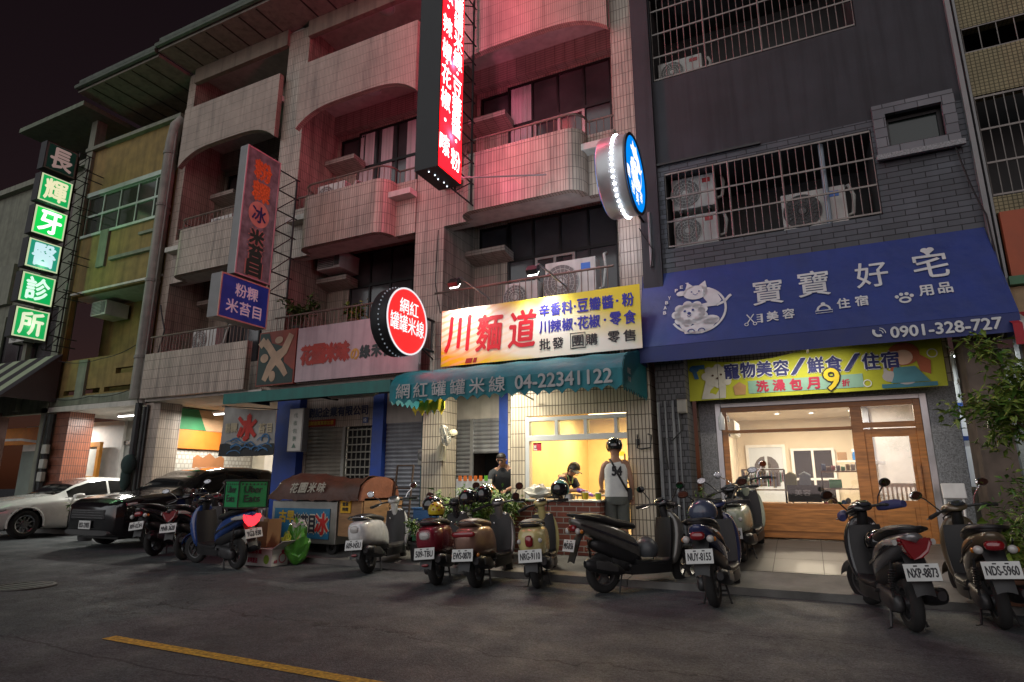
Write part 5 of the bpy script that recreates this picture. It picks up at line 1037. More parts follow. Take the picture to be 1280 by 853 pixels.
    if tail=='twin':
        B(MB().loft([(-.445,0,.755,.075,.04,3),(-.40,0,.76,.085,.05,3),(-.36,0,.76,.07,.04,3)],12),"tail_light",LR_,sub=1)
        for s in (-1,1): B(MB().ball((-.40,s*.125,.725),.03,.04,.038,12,8),"indicator",LENSC); B(MB().ball((-.37,s*.165,.72),.025,.018,.025,8,6),"side_lens",LENSA)
    elif tail=='vee':
        mb=MB(); mb.frame((-.44,0,.76),(0,-1,0),(.25,0,1)); mb2=MB(); mb2.prism([(-.045,.815),(0,.80),(.045,.815),(.105,.82),(.115,.79),(.085,.72),(.03,.675),(-.03,.675),(-.085,.72),(-.115,.79),(-.105,.82)],'YZ',-.435,-.36); B(mb2,"tail_light",LR_,smooth=False,bevel=.016)
        for s in (-1,1): B(MB().loft([(-.4,s*.15,.80,.02,.025,2.4),(-.25,s*.165,.79,.015,.03,2.4),(-.12,s*.17,.77,.01,.015,2.4)],10),"indicator",LENSC)
    elif tail=='bar':
        B(MB().loft([(-.375,0,.67,.13,.035,3.5),(-.345,0,.67,.165,.04,3.5),(-.3,0,.67,.17,.04,3.5)],16),"tail_light",LR_,sub=1)
        for s in (-1,1): B(MB().ball((-.3,s*.17,.42),.02,.02,.025,8,6),"indicator",LENSA)
    elif tail=='tall':
        B(MB().loft([(-.41,0,.60,.04,.06,3),(-.39,0,.60,.055,.075,3),(-.34,0,.60,.055,.075,3)],12),"tail_light",LR_,sub=1)
        for s in (-1,1): B(MB().ball((-.33,s*.13,.60),.025,.03,.03,10,6),"indicator",LENSC)
    elif tail=='wide':
        B(MB().loft([(-.385,0,.64,.06,.045,3),(-.36,0,.64,.075,.055,3),(-.31,0,.64,.075,.055,3)],12),"tail_light",LENSC if not lit else LR_,sub=1)
        B(MB().ball((px-.015,0,pz-.14),.012,.05,.018,10,6),"reflector",LENSR)
    # grab rail
    if not retro: B(MB().tube([(-.1,.16,.86),(-.3,.15,.90),(-.42,.07,.92),(-.44,0,.92),(-.42,-.07,.92),(-.3,-.15,.90),(-.1,-.16,.86)],.016,8),"grab_rail",BLACK)
    else: B(MB().tube([(-.12,.15,.76),(-.3,.13,.80),(-.36,.07,.82),(-.37,0,.82),(-.36,-.07,.82),(-.3,-.13,.80),(-.12,-.15,.76)],.012,8),"grab_rail",CHROME)
    # engine, belt cover, muffler, shock, stand
    eg=B(MB().loft([(-.1,.1,wr,.05,.07,3),(.0,.115,wr+.01,.055,.095,2.8),(.2,.11,wr+.02,.055,.085,2.8),(.42,.1,wr+.04,.05,.09,2.8),(.5,.09,wr+.05,.035,.06,2.6)],14),"belt_cover",ENG,sub=1)
    B(MB().loft([(.1,0,.36,.08,.09,3),(.3,0,.36,.1,.11,3),(.46,0,.34,.08,.08,3)],12),"engine",ENG)
    mu=B(MB().loft([(-.34,-.155,.35,.035,.04,2.2),(-.3,-.16,.345,.06,.07,2.3),(-.1,-.16,.31,.065,.08,2.4),(.1,-.155,.27,.055,.065,2.4),(.2,-.15,.24,.03,.03,2.2)],14),"muffler",mat("muffler_black",(.03,.03,.032),.4,.5,var=.2))
    B(MB().loft([(-.22,-.225,.345,.008,.045,2.5),(-.05,-.23,.32,.01,.055,2.5),(.08,-.215,.28,.006,.03,2.5)],10),"heat_guard",mat("guard_grey",(.1,.1,.1),.35,.5),mu)
    mb=MB(); mb.tube([(-.06,.14,.3),(-.12,.13,.62)],.012,6)
    for k in range(9): mb.lathe([(.022,-.006),(.034,0),(.022,.006)],(-.065-.05*k/8,.139-.008*k/8,.36+.18*k/8),'Z',10)
    B(mb,"shock_absorber",DSTEEL)
    mb=MB(); mb.tube([(.2,.1,.2),(.12,.15,.012),(.05,.2,.012)],.012,6); mb.tube([(.2,-.1,.2),(.12,-.15,.012)],.012,6); mb.tube([(.17,.11,.14),(.17,-.11,.14)],.012,6); B(mb,"stand",DSTEEL)
    B(MB().tube([(hx+.02,.06,hz),(hx+.12,.1,.95),(hx+.16,.08,.8)],.007,5),"cable",CABLE); mb=MB(); mb.tube([(hx,-.12,hz+.02),(hx+.14,-.14,.98),(hx+.18,-.08,.8)],.007,5); B(mb,"cable",CABLE)
    # passenger pegs, skirts, header pipe, latch and panel seams
    for q in (-1,1):
        B(MB().tube([(.3,q*.12,.3),(.27,q*.2,.31)],[.02,.016],8),"footpeg",DSTEEL)
        mb=MB(); mb.shell([[(.3+.62*i/8,q*(.15+.025*math.sin(PI*i/8)),.20+.02*j+.09*j) for i in range(9)] for j in range(2)],(0,q*.012,0)); B(mb,"side_skirt",BLACK)
    mb=MB(); mb.tube([(.36,-.06,.28),(.3,-.14,.22),(.1,-.15,.25)],.018,8); B(mb,"header_pipe",DSTEEL)
    B(MB().tube([(.38,.05,.3),(.15,.12,wr+.02),(0,.1,wr)],[.03,.03,.04],8),"swing_arm",ENG)
    mb=MB(); mb.tube([(x_,y_*1.0,z_-hh_*.99+.0) for (x_,y_,z_,hw_,hh_,p_) in st[1:-1]],.006,4); B(mb,"seat_seam",BLACK)
    mb=MB(); mb.cyl((hx+.03,-.1,.86),.014,.01,'X',10); mb.ball((hx-.02,.06,.74),.012,.012,.02,8,6); B(mb,"ignition_lock",CHROME)
    # bars and front wheel turned on the steering axis
    if steer:
        a=Vector((hx+.03,0,hz)); d=(Vector((WB-.03,0,wr))-a).normalized(); M=Matrix.Translation(a)@Matrix.Rotation(-R(steer),4,d)@Matrix.Translation(-a)
        for c in kids(t):
            if c.name.split('.')[0] in ('front_wheel','front_fender','fork','handlebar','handlebar_cover','mirror','cable'): c.matrix_basis=M
    STEER[t.name]=M if steer else Matrix()
    return t
def helmet(label,loc,rz,shell,visor=None,s=1.,tilt=0,full=False,parent=None,name="helmet",cat="helmet",stripe=None):
    t=thing(name,label,cat,loc,rz) if parent is None else None
    root=t or parent; M=Matrix.Translation((0,0,0))@Matrix.Rotation(tilt,4,'Y') if parent is None else Matrix.Translation(loc)@Matrix.Rotation(rz,4,'Z')@Matrix.Rotation(tilt,4,'Y')
    mb=MB(); mb.M=M; P=[]
    for i in range(11):
        a=PI/2-(PI*.5+.42)*i/10; P.append([(.135*s*math.cos(a)*math.cos(2*PI*j/24)*(1.06),.118*s*math.cos(a)*math.sin(2*PI*j/24),.125*s*math.sin(a)+.06*s-(.0 if not (full and 0) else 0)) for j in range(24)])
    mb.grid(P,closed_v=True); mb.grid([[(q[0]*.9,q[1]*.9,q[2]*.9+.004) for q in P[-1]],P[-1]],closed_v=True); sh=mb.build(name if parent is not None else "shell",shell,root,smooth=True,local=True)
    mb=MB(); mb.M=M; mb.grid([[(.146*s*math.cos(a)*math.cos(w)*1.05,.126*s*math.cos(a)*math.sin(w),.13*s*math.sin(a)+.055*s) for w in [R(-78+156*k/14) for k in range(15)]] for a in [R(32-68*i/6) for i in range(7)]])
    mb.build("visor",visor or mat("smoke_visor",(.012,.012,.014),.05,var=0,coat=1),sh if parent is not None else root,smooth=True,local=True)
    if parent is None:
        mb=MB(); mb.M=M; mb.ball((0,0,.045*s),.10*s,.09*s,.07*s,12,8); mb.build("lining",mat("helmet_lining",(.02,.02,.02),.9,var=0),root,smooth=True,local=True)
        mb=MB(); mb.M=M; mb.tube([(.02,.1*s,.0),(.03,.06*s,-.1*s),(.03,0,-.13*s),(.03,-.06*s,-.1*s),(.02,-.1*s,0)],.006,5); mb.build("strap",RUBBER,root,local=True)
    if stripe:
        mb=MB(); mb.M=M; random.seed(int(loc[0]*97)); 
        for k in range(16):
            a=random.uniform(.1,1.2); w=random.uniform(0,6.28); mb.ball((.137*s*math.cos(a)*math.cos(w)*1.05,.12*s*math.cos(a)*math.sin(w),.127*s*math.sin(a)+.06*s),.016*s,.016*s,.014*s,6,4)
        mb.build("sticker",stripe,sh,local=True)
    return t or sh
P_GREY=paint("gunmetal",(.12,.115,.105),.3,.35); P_NAVY=paint("navy",(.03,.04,.11)); P_SILV=paint("silver",(.26,.26,.27),.3,.6); P_BLK=paint("black",(.022,.022,.025)); P_WHT=paint("white",(.68,.69,.68)); P_WINE=paint("wine",(.17,.012,.025)); P_BRZ=paint("bronze",(.25,.145,.11),.35,.35); P_CRM=paint("cream",(.56,.49,.22)); P_BLUE=paint("deep_blue",(.02,.06,.22)); P_OLV=paint("olive_brown",(.13,.10,.065),.3,.3); P_MINT=paint("mint_cream",(.42,.46,.35))
FC=lambda y: .1+(y-8.35)*.111 if y>8.35 else .085
s_mvs=scooter("gunmetal sport scooter seen side on beside the brick counter, dark helmet on its floor",-2.42,7.55,50,'sport',P_GREY,"MVS-8156",col2=P_BLK,tail='twin',lean=-3,steer=6)
s_nuy=scooter("navy scooter with a blue grey helmet on its seat, plate NUY-8155",-1.08,7.25,88,'sport',P_NAVY,"NUY-8155",tail='twin',lean=-5,pw=.28)
s_nxp=scooter("silver and black scooter with a big red tail light before the oak door, plate NXP-8873",.68,6.88,102,'sport',P_SILV,"NXP-8873",col2=P_BLK,tail='vee',shield=P_BLK,lean=-3)
for q in (-1,1):
    mb=MB(); mb.loft([(.80,q*.39,1.0,.035,.035,2.4),(.86,q*.35,1.01,.055,.05,2.4),(.93,q*.27,1.01,.055,.052,2.4),(.97,q*.22,1.0,.035,.035,2.4)],14); o=mb.build("hand_cover",mat("cover_indigo",(.04,.045,.14),.6,var=.2,bump=.3,bscale=30),s_nxp,local=True,smooth=True); o.matrix_basis=STEER[s_nxp.name]
s_nds=scooter("olive brown scooter beside the leafy potted tree, plate NDS-5960",1.43,7.35,90,'sport',P_OLV,"NDS-5960",tail='twin',lean=-4,mirrors='chrome',pw=.28)
s_crm=scooter("cream retro scooter with a teal helmet on its handlebar, plate NRG-9110",-3.27,7.5,105,'retro',P_CRM,"NRG-9110",tail='tall',lean=-5,mirrors='none',pw=.29)
s_brz=scooter("bronze scooter with a wide red tail bar and pale leg shield, plate EWS-0870",-3.99,7.2,96,'retro',P_BRZ,"EWS-0870",tail='bar',shield=P_SILV,seat=mat("brown_seat",(.10,.055,.04),.4),lean=-4,pw=.28)
s_win=scooter("wine red and black scooter between the white one and the bronze one, plate 509-TBU",-4.55,7.15,102,'retro',P_WINE,"509-TBU",tail='wide',shield=P_BLK,lean=-5)
s_wht=scooter("white retro scooter beside the brown snack cart, plate 609-NSU",-6.04,7.6,100,'retro',P_WHT,"609-NSU",tail='wide',shield=P_WHT,lean=-5,z=0.0,floor=P_GREY,mirrors='chrome')
s_ube=scooter("deep blue scooter with a glowing red tail and the green delivery bag, plate YG2-930",-8.15,7.08,169,'sport',P_BLUE,"YG2-930",tail='vee',lit=True,lean=-5,col2=P_BLK,steer=14)
s_bk1=scooter("black scooter with wine coloured trim behind the blue delivery scooter",-9.95,7.5,112,'sport',P_BLK,"MNR-3620",tail='vee',lean=-6,col2=P_WINE,pw=.28)
s_bk2=scooter("black scooter leaning against the nose of the black car",-10.95,7.65,108,'sport',P_BLK,"889-KDH",tail='twin',lean=-8)
s_bk3=scooter("dark scooter half hidden behind the navy scooter with the seat helmet",-1.22,8.85,80,'sport',P_BLK,"MGP-7713",z=FC(9.0),tail='twin',lean=-5)
s_mnt=scooter("mint cream retro scooter farther in beside the grey granite frame, plate 668",-.98,9.35,84,'retro',P_MINT,"NQL-668",z=.24,pitch=-5,tail='tall',lean=-5,mirrors='chrome')
# delivery bag
def onto(sc,p): return sc.matrix_basis@(STEER[sc.name]@Vector(p) if p[2]>.95 and p[0]>.6 else Vector(p))
p=onto(s_ube,(-.2,0,.93)); t=thing("delivery_bag","green square delivery bag strapped on the deep blue scooter","delivery bag",p,R(166))
mb=MB(); mb.box(-.22,.22,-.23,.23,.0,.4); mb.build("bag_body",mat("bag_green",(.015,.24,.075),.5,var=.1),t,local=True,bevel=.015)
mb=MB(); mb.box(-.235,.235,-.245,.245,.39,.42); mb.tube([(-.225,-.235,.0),(-.225,-.235,.4)],.012,6); mb.tube([(-.225,.235,.0),(-.225,.235,.4)],.012,6); mb.tube([(.225,.235,.0),(.225,.235,.4)],.012,6); mb.box(-.23,.23,-.24,.24,-.012,.012); mb.build("lid",mat("bag_black",(.015,.02,.016),.7),t,local=True,bevel=.006)
for (o,u,kk) in (((-.224,0,.09),(0,-1,0),1),((0,.234,.09),(-1,0,0),2)):
    mb=MB(); mb.frame(o,u,(0,0,1)); mb.text("Uber",-.14,.135,.1,.003,.28); mb.text("Eats",-.14,.0,.1,.003,.25)
    for q in range(7): mb.disc(-.18+q*.06,.26,.014,None,.002,8)
    mb.build("lettering",mat("bag_print",(.03,.03,.03),.6),t,local=True)
# helmets about the scooters
HB=mat("helmet_black",(.012,.012,.013),.12,var=0,coat=1); HM=mat("helmet_matt_grey",(.055,.06,.065),.4,var=.1); HBL=mat("helmet_blue_grey",(.06,.075,.12),.25,var=.05,coat=.6); HY=mat("helmet_yellow",(.55,.42,.02),.3,var=.05,coat=.5); HT_=mat("helmet_teal",(.10,.33,.29),.25,var=.05,coat=.6); STK=mat("sticker_red",(.25,.03,.03),.4,var=0)
helmet("blue grey open helmet resting on the navy scooter seat",onto(s_nuy,(.06,0,.92)),R(200),HBL,s=1.08,visor=HBL)
helmet("matt dark grey helmet on the floor of the gunmetal scooter",onto(s_mvs,(.64,-.02,.42)),R(-40),HM,s=1.15,visor=HM)
helmet("yellow spotted small helmet on the wine red scooter seat",onto(s_win,(.04,-.02,.88)),R(120),HY,s=.92,stripe=STK,visor=HY)
helmet("black helmet hung beside the yellow helmet on the wine red scooter",onto(s_win,(.78,.36,.98)),R(60),HB,s=1.1,stripe=mat("sticker_grey",(.3,.28,.28),.4,var=0))
helmet("plain black helmet hung on the outer grip of the bronze scooter",onto(s_brz,(.86,.42,1.1)),R(250),HB,s=1.05)
helmet("black shiny helmet hung in front of the bronze scooter handlebar",onto(s_brz,(.95,.18,1.12)),R(280),HB,s=1.05,tilt=.3)
helmet("teal helmet with beige trim hung on the cream scooter grip",onto(s_crm,(.8,-.28,1.08)),R(265),HT_,s=1.1,tilt=-.15)
helmet("dark helmet held on the silver scooter inner hook",onto(s_nxp,(.62,.0,.66)),R(90),HB,s=.95)
# ================================================================= cars
CGLASS=mat("car_glass",(.008,.009,.01),.04,var=0,spec=.9,coat=.5); CHRT=mat("car_trim",(.4,.4,.4),.2,.9,var=0)
def interp(prof,x):
    for a,b in zip(prof,prof[1:]):
        if a[0]>=x>=b[0]:
            t=(a[0]-x)/(a[0]-b[0]); t=t*t*(3-2*t)*.35+t*.65; return [p+(q-p)*t for p,q in zip(a,b)]
    return prof[-1] if x<prof[-1][0] else prof[0]
def car(name,label,loc,rz,prof,wheels,wr,pnt,pillars,rim,tyre_w=.11,track=.79,grille=None):
    """prof rows, nose first: x, underside, belt, roof, half width, roof half width"""
    t=thing(name,label,"car",loc,R(rz)); N=170; xs=[prof[0][0]+(prof[-1][0]-prof[0][0])*i/N for i in range(N+1)]
    rows=[];info=[]
    for x in xs:
        _,zb,zl,zr,w,wf=interp(prof,x); h=[(0,zb),(.55*w,zb),(.86*w,zb+.01),(.95*w,zb+.06),(.985*w,zb+.16),(w,zb+(zl-zb)*.5),(w*.995,zb+(zl-zb)*.72),(.975*w,zl-.07),(.95*w,zl-.01),(.93*w,zl)]
        a=(.925*w,zl+.004); g=zr-zl
        for k in (.15,.4,.65,.88): h.append((a[0]+(wf-a[0])*(k**1.15),a[1]+(g-.004)*k*.96))
        h+=[(wf*.94,zl+g*.97),(wf*.8,zl+g*.995+.0),(wf*.5,zr+.012),(0,zr+.018)]
        rows.append([(x,y,z) for y,z in h]+[(x,-y,z) for y,z in h[-2:0:-1]]); info.append((zl,zr))
    m=len(rows[0]); body=MB(); gl=MB(); vs=[p for r in rows for p in r]; H=18
    bf=[];gf=[]
    for i in range(N):
        xm=(xs[i]+xs[i+1])/2; g=min(info[i][1]-info[i][0],info[i+1][1]-info[i+1][0]); slope=abs((info[i+1][1]-info[i][1])/(xs[i+1]-xs[i]))
        for j in range(m):
            j2=(j+1)%m; q=(i*m+j,i*m+j2,(i+1)*m+j2,(i+1)*m+j); c=sum((Vector(vs[k]) for k in q),Vector())/4
            jj=j if j<H-0 else m-1-j
            arch=any((c.x-wx)**2+(c.z-wr)**2<(wr+.055)**2 and abs(c.y)>.5 for wx in wheels) and jj<8
            if arch: continue
            side=10<=jj<=12 and g>.2 and not any(p0<=xm<=p1 for p0,p1 in pillars)
            top=jj>=14 and slope>.28 and g>.1
            (gf if side or top else bf).append(q)
    body.v=[Vector(p) for p in vs]; body.f=bf+[tuple(range(m))[::-1],tuple(N*m+j for j in range(m))]; body.mi=[0]*len(body.f)
    gl.v=[Vector(p) for p in vs]; gl.f=gf; gl.mi=[0]*len(gf)
    b=body.build("body",pnt,t,smooth=True,local=True)
    for o in (b,gl.build("window",CGLASS,t,smooth=True,local=True)):
        import bmesh
        bm=bmesh.new(); bm.from_mesh(o.data); bmesh.ops.delete(bm,geom=[v for v in bm.verts if not v.link_faces],context='VERTS'); bmesh.ops.recalc_face_normals(bm,faces=bm.faces); bm.to_mesh(o.data); bm.free()
    mb=MB(); mb.box(prof[-1][0]+.25,prof[0][0]-.25,-track+.12,track-.12,.2,.6); mb.build("underbody",BLACK,t,local=True)
    hw=max(p[4] for p in prof)
    for wx in wheels:
        for s in (-1,1):
            mb=MB(); mb.tube([(wx+(wr+.055)*math.cos(R(a)),s*(hw-.012),wr+(wr+.055)*math.sin(R(a))) for a in range(-12,193,8)],.022,6); mb.build("wheel_arch",pnt if rim else BLACK,b,local=True)
            wheel(t,"wheel",wx,wr,tyre_w,s*(track+.02),mat("alloy",(.35,.35,.36),.25,.9,var=.05),10)
    return t
PW=mat("paint_pearl_white",(.66,.66,.62),.25,var=.03,coat=.9); PB=mat("paint_car_black",(.007,.007,.008),.15,var=0,coat=.7)
prof=[(2.38,.32,.52,.56,.5,.34),(2.33,.22,.62,.68,.72,.5),(2.15,.2,.70,.78,.85,.6),(1.8,.19,.78,.88,.9,.66),(1.3,.19,.84,.95,.92,.68),(.88,.19,.88,1.0,.925,.68),(.78,.19,.885,1.03,.925,.68),(.35,.19,.90,1.27,.925,.65),(.05,.19,.91,1.38,.925,.62),(-.4,.19,.92,1.435,.925,.61),(-.9,.19,.94,1.42,.925,.60),(-1.4,.2,.96,1.32,.92,.58),(-1.8,.22,.98,1.16,.91,.6),(-2.05,.26,.96,1.02,.88,.6),(-2.3,.32,.85,.9,.8,.55),(-2.38,.42,.7,.74,.6,.4)]
wc=car("white_car","white coupe with dark windows parked nose out under the far arcade","" and 0 or (-17.9,10.02,0),-90,prof,(1.52,-1.33),.335,PW,[(.62,1.2),(-.42,-.36),(-2.5,-1.42)],True)
BL=lambda mb,n,m,p,**k: mb.build(n,m,p,local=True,**k)
mb=MB(); mb.tube([(.55,.935,.28),(.58,.94,.6),(.62,.875,.9)],.006,5); mb.tube([(-.62,.935,.3),(-.6,.94,.6),(-.5,.87,.92)],.006,5); BL(mb,"door_seam",BLACK,wc)
mb=MB(); mb.loft([(.55,.98,.96,.07,.05,2.4),(.45,1.0,.97,.1,.07,2.4),(.36,1.0,.97,.09,.06,2.4)],12); BL(mb,"mirror",PW,wc,smooth=True); mb=MB(); mb.tube([(.5,.85,.93),(.46,.95,.95)],.02,6); BL(mb,"mirror_arm",BLACK,wc)
mb=MB(); mb.tube([(-.52,.945,.78),(-.36,.945,.785)],.014,6); BL(mb,"door_handle",CHRT,wc)
for s in (-1,1): mb=MB(); mb.loft([(2.3,s*.62,.62,.12,.05,2.4),(2.1,s*.76,.66,.1,.06,2.4),(1.95,s*.84,.69,.05,.03,2.4)],12); BL(mb,"headlight",LENSC,wc,smooth=True)
mb=MB(); mb.box(2.3,2.4,-.5,.5,.3,.5); BL(mb,"grille",BLACK,wc,bevel=.02)
mb=MB(); mb.tube([(.7,.86,.93),(.3,.86,.945),(-.4,.86,.955),(-1.3,.84,.99)],.008,5); BL(mb,"window_trim",CHRT,wc)
prof=[(2.36,.45,.78,.82,.55,.4),(2.3,.26,.86,.9,.78,.55),(2.15,.24,.93,.98,.88,.65),(1.8,.22,.99,1.05,.91,.7),(1.3,.22,1.03,1.1,.925,.7),(1.1,.22,1.05,1.13,.93,.7),(.98,.22,1.05,1.17,.93,.7),(.55,.22,1.06,1.42,.93,.68),(.2,.22,1.07,1.58,.93,.66),(-.3,.22,1.08,1.655,.93,.65),(-1.0,.22,1.1,1.66,.93,.64),(-1.6,.24,1.12,1.62,.92,.62),(-2.0,.26,1.13,1.45,.91,.62),(-2.2,.3,1.1,1.25,.88,.6),(-2.34,.4,.9,.95,.8,.55)]
sv=car("black_car","black sport utility car parked nose out beside the tiled column","" and 0 or (-13.2,10.05,0),-90,prof,(1.42,-1.3),.36,PB,[(.72,1.4),(-.3,-.22),(-1.25,-1.17),(-2.5,-1.75)],False)
mb=MB(); mb.box(2.3,2.37,-.55,.55,.58,.78); g=BL(mb,"grille",BLACK,sv,bevel=.02); mb=MB()
for z in (.61,.66,.71,.75): mb.box(2.37,2.378,-.52,.52,z,z+.012)
BL(mb,"grille_bar",CHRT,g)
for s in (-1,1):
    mb=MB(); mb.loft([(2.28,s*.6,.84,.16,.035,2.4),(2.1,s*.78,.87,.1,.04,2.4),(1.95,s*.86,.9,.04,.02,2.4)],12); BL(mb,"headlight",LENSC,sv,smooth=True)
    mb=MB(); mb.loft([(2.3,s*.66,.5,.1,.07,3),(2.2,s*.75,.5,.08,.07,3)],10); BL(mb,"fog_light",ENG,sv,smooth=True)
    mb=MB(); mb.loft([(.75,s*1.0,1.1,.08,.06,2.4),(.63,s*1.02,1.11,.1,.08,2.4),(.55,s*1.02,1.11,.09,.06,2.4)],12); BL(mb,"mirror",PB,sv,smooth=True)
mb=MB(); mb.box(2.385,2.4,-.19,.19,.4,.56); pl=BL(mb,"licence_plate",PLATEW,sv); mb=MB(); mb.frame((2.401,0,.43),(0,1,0),(0,0,1)); mb.text("BSS-2905",0,0,.09,.003,.32,'C',.001); BL(mb,"lettering",PLATEK,pl)
mb=MB(); mb.loft([(2.36,0,.33,.7,.05,4),(2.2,0,.32,.8,.06,4)],16); BL(mb,"lower_bumper",mat("bumper_grey",(.05,.05,.05),.5),sv,smooth=True)
mb=MB(); mb.tube([(.72,.935,.35),(.74,.94,.8),(.78,.87,1.05)],.006,5); mb.tube([(-.4,.935,.35),(-.36,.94,.8),(-.28,.87,1.07)],.006,5); BL(mb,"door_seam",RUBBER,sv); mb=MB(); mb.tube([(-.25,.945,.92),(-.08,.945,.92)],.014,6); BL(mb,"door_handle",CHRT,sv)
# ================================================================= brick counter and food things
BRICK=brickmat("red_brick",(.27,.075,.045),(.17,.045,.03),(.36,.31,.27),.22,.085,.009,.5,.7,.8,streak=.15)
t=thing("brick_counter","red brick serving counter with a steel top before the noodle shop opening","counter",(-3.75,9.65,.2))
mb=MB(); mb.box(-4.5,-3.03,9.35,9.95,.16,1.0); mb.build("brick_body",BRICK,t)
mb=MB(); mb.box(-4.53,-3.0,9.32,9.98,1.002,1.035); mb.build("counter_top",STEEL,t,bevel=.005)
def cup(name,label,x,y,z,r,h,m,lidm=None,cat="cup",group=None):
    t=thing(name,label,cat,(x,y,z),group=group); mb=MB(); mb.lathe([(.001,0),(r*.85,0),(r,h),(r*.93,h),(r*.8,.01),(.001,.01)],(0,0,0),'Z',18); mb.build("cup_body",m,t,local=True,smooth=True)
    mb=MB(); mb.lathe([(.001,h+.012),(r*1.05,h+.008),(r*1.05,h-.004)],(0,0,0),'Z',18); mb.build("lid",lidm or WHITE,t,local=True); return t
cup("sauce_jar","yellow sauce jar on the counter beside the purple gloves",-3.34,9.6,1.035,.05,.11,mat("sauce_yellow",(.6,.45,.03),.3,var=.05))
cup("sauce_jar","lime green jar at the counter end nearest the man in white",-3.13,9.62,1.035,.05,.10,mat("sauce_lime",(.35,.5,.04),.3,var=.05))
cup("steel_pot","low steel pot on the counter behind the teal helmet",-3.62,9.6,1.035,.11,.08,STEEL,STEEL,"pot")
cup("sauce_jar","dark soy sauce jar at the back of the counter",-3.45,9.85,1.035,.045,.13,mat("soy_dark",(.03,.015,.01),.2),mat("lid_red",(.35,.02,.02),.4))
def crumple(name,label,x,y,z,rx,ry,rz,m,seed,cat,par=None):
    random.seed(seed); mb=MB(); n,k=20,12; P=[]
    ph=[random.uniform(0,6) for _ in range(6)]
    for i in range(k+1):
        a=-PI/2+PI*i/k; row=[]
        for j in range(n):
            w=2*PI*j/n; d=1+.14*math.sin(3*w+ph[0]+2*a)+.1*math.sin(5*w+ph[1]-3*a)+.1*math.sin(7*a+ph[2]+w)+random.uniform(-.07,.07)
            row.append((rx*d*math.cos(a)*math.cos(w),ry*d*math.cos(a)*math.sin(w),rz*(math.sin(a)+1)*d))
        P.append(row)
    mb.grid(P,closed_v=True); o=mb.build(name,m,None); 
    if par is None: o.location=(x,y,z); tag(o,label,cat)
    else: o.parent=par; o.location=(x,y,z)
    return o
crumple("plastic_bag","crumpled clear white plastic bags piled on the brick counter top",-4.15,9.6,1.036,.22,.16,.1,mat("bag_white",(.6,.58,.52),.35,var=.1),5,"plastic bag")
# folding white board with paper flags beside the cook
t=thing("white_board","white board with a row of orange paper flags beside the cook","board",(-5.5,9.6,.2))
mb=MB(); mb.box(-5.75,-5.05,9.58,9.62,.9,1.36); mb.build("panel",WHITE,t); mb=MB(); mb.tube([(-5.7,9.64,.2),(-5.7,9.64,1.36)],.015,6); mb.tube([(-5.1,9.64,.2),(-5.1,9.64,1.36)],.015,6); mb.build("frame",STEEL,t)
for k in range(6):
    mb=MB(); mb.box(-5.7+k*.105,-5.64+k*.105,9.565,9.578,1.33,1.42); mb.build("paper_flag",mat("flag_orange",(.7,.16,.02),.6) if k!=5 else mat("flag_green",(.15,.5,.03),.6),t)
t=thing("wire_rack","chrome wire rack on the ground beside the cook and the plants","rack",(-5.0,9.55,.2))
mb=MB()
for k in range(5): mb.tube([(-5.25+.01,9.35+k*.06,1.15),(-5.2,9.35+k*.06,1.27),(-5.05,9.35+k*.06,1.27),(-5.0,9.35+k*.06,1.15)],.007,5)
mb.tube([(-5.25,9.3,1.15),(-4.98,9.3,1.15),(-4.98,9.64,1.15),(-5.25,9.64,1.15),(-5.25,9.3,1.15)],.01,6)
for a,b in ((-5.25,9.3),(-4.98,9.3),(-4.98,9.64),(-5.25,9.64)): mb.tube([(a,b,.2),(a,b,1.15)],.01,6)
mb.build("wire_frame",CHROME,t)
# ================================================================= plants
LEAF=[mat("leaf_deep",(.03,.075,.016),.42,var=.35,scale=9),mat("leaf_mid",(.07,.16,.025),.42,var=.3,scale=9),mat("leaf_pale",(.19,.28,.05),.42,var=.3,scale=9)]
POT=mat("clay_pot",(.16,.07,.04),.75,var=.2); POTK=mat("dark_pot",(.03,.03,.032),.6); STEMM=mat("stem",(.08,.06,.03),.8)
def leaf(mb,p,d,s,w=.38):
    d=d.normalized(); up=Vector((0,0,1)); e=d.cross(up)
    if e.length<.05: e=Vector((1,0,0))
    e.normalize(); n=e.cross(d); e=(e*math.cos(.6*random.uniform(-1,1))+n*math.sin(.6*random.uniform(-1,1))).normalized(); dr=Vector((0,0,-s*.18))
    a=p;b=p+d*s*.45+e*s*w*.5;c=p+d*s*.5-e*s*w*.5;q=p+d*s+dr; m=p+d*s*.5+n*s*.06
    mb.add([a,b,q,c,m],[(0,1,4),(1,2,4),(2,3,4),(3,0,4)])
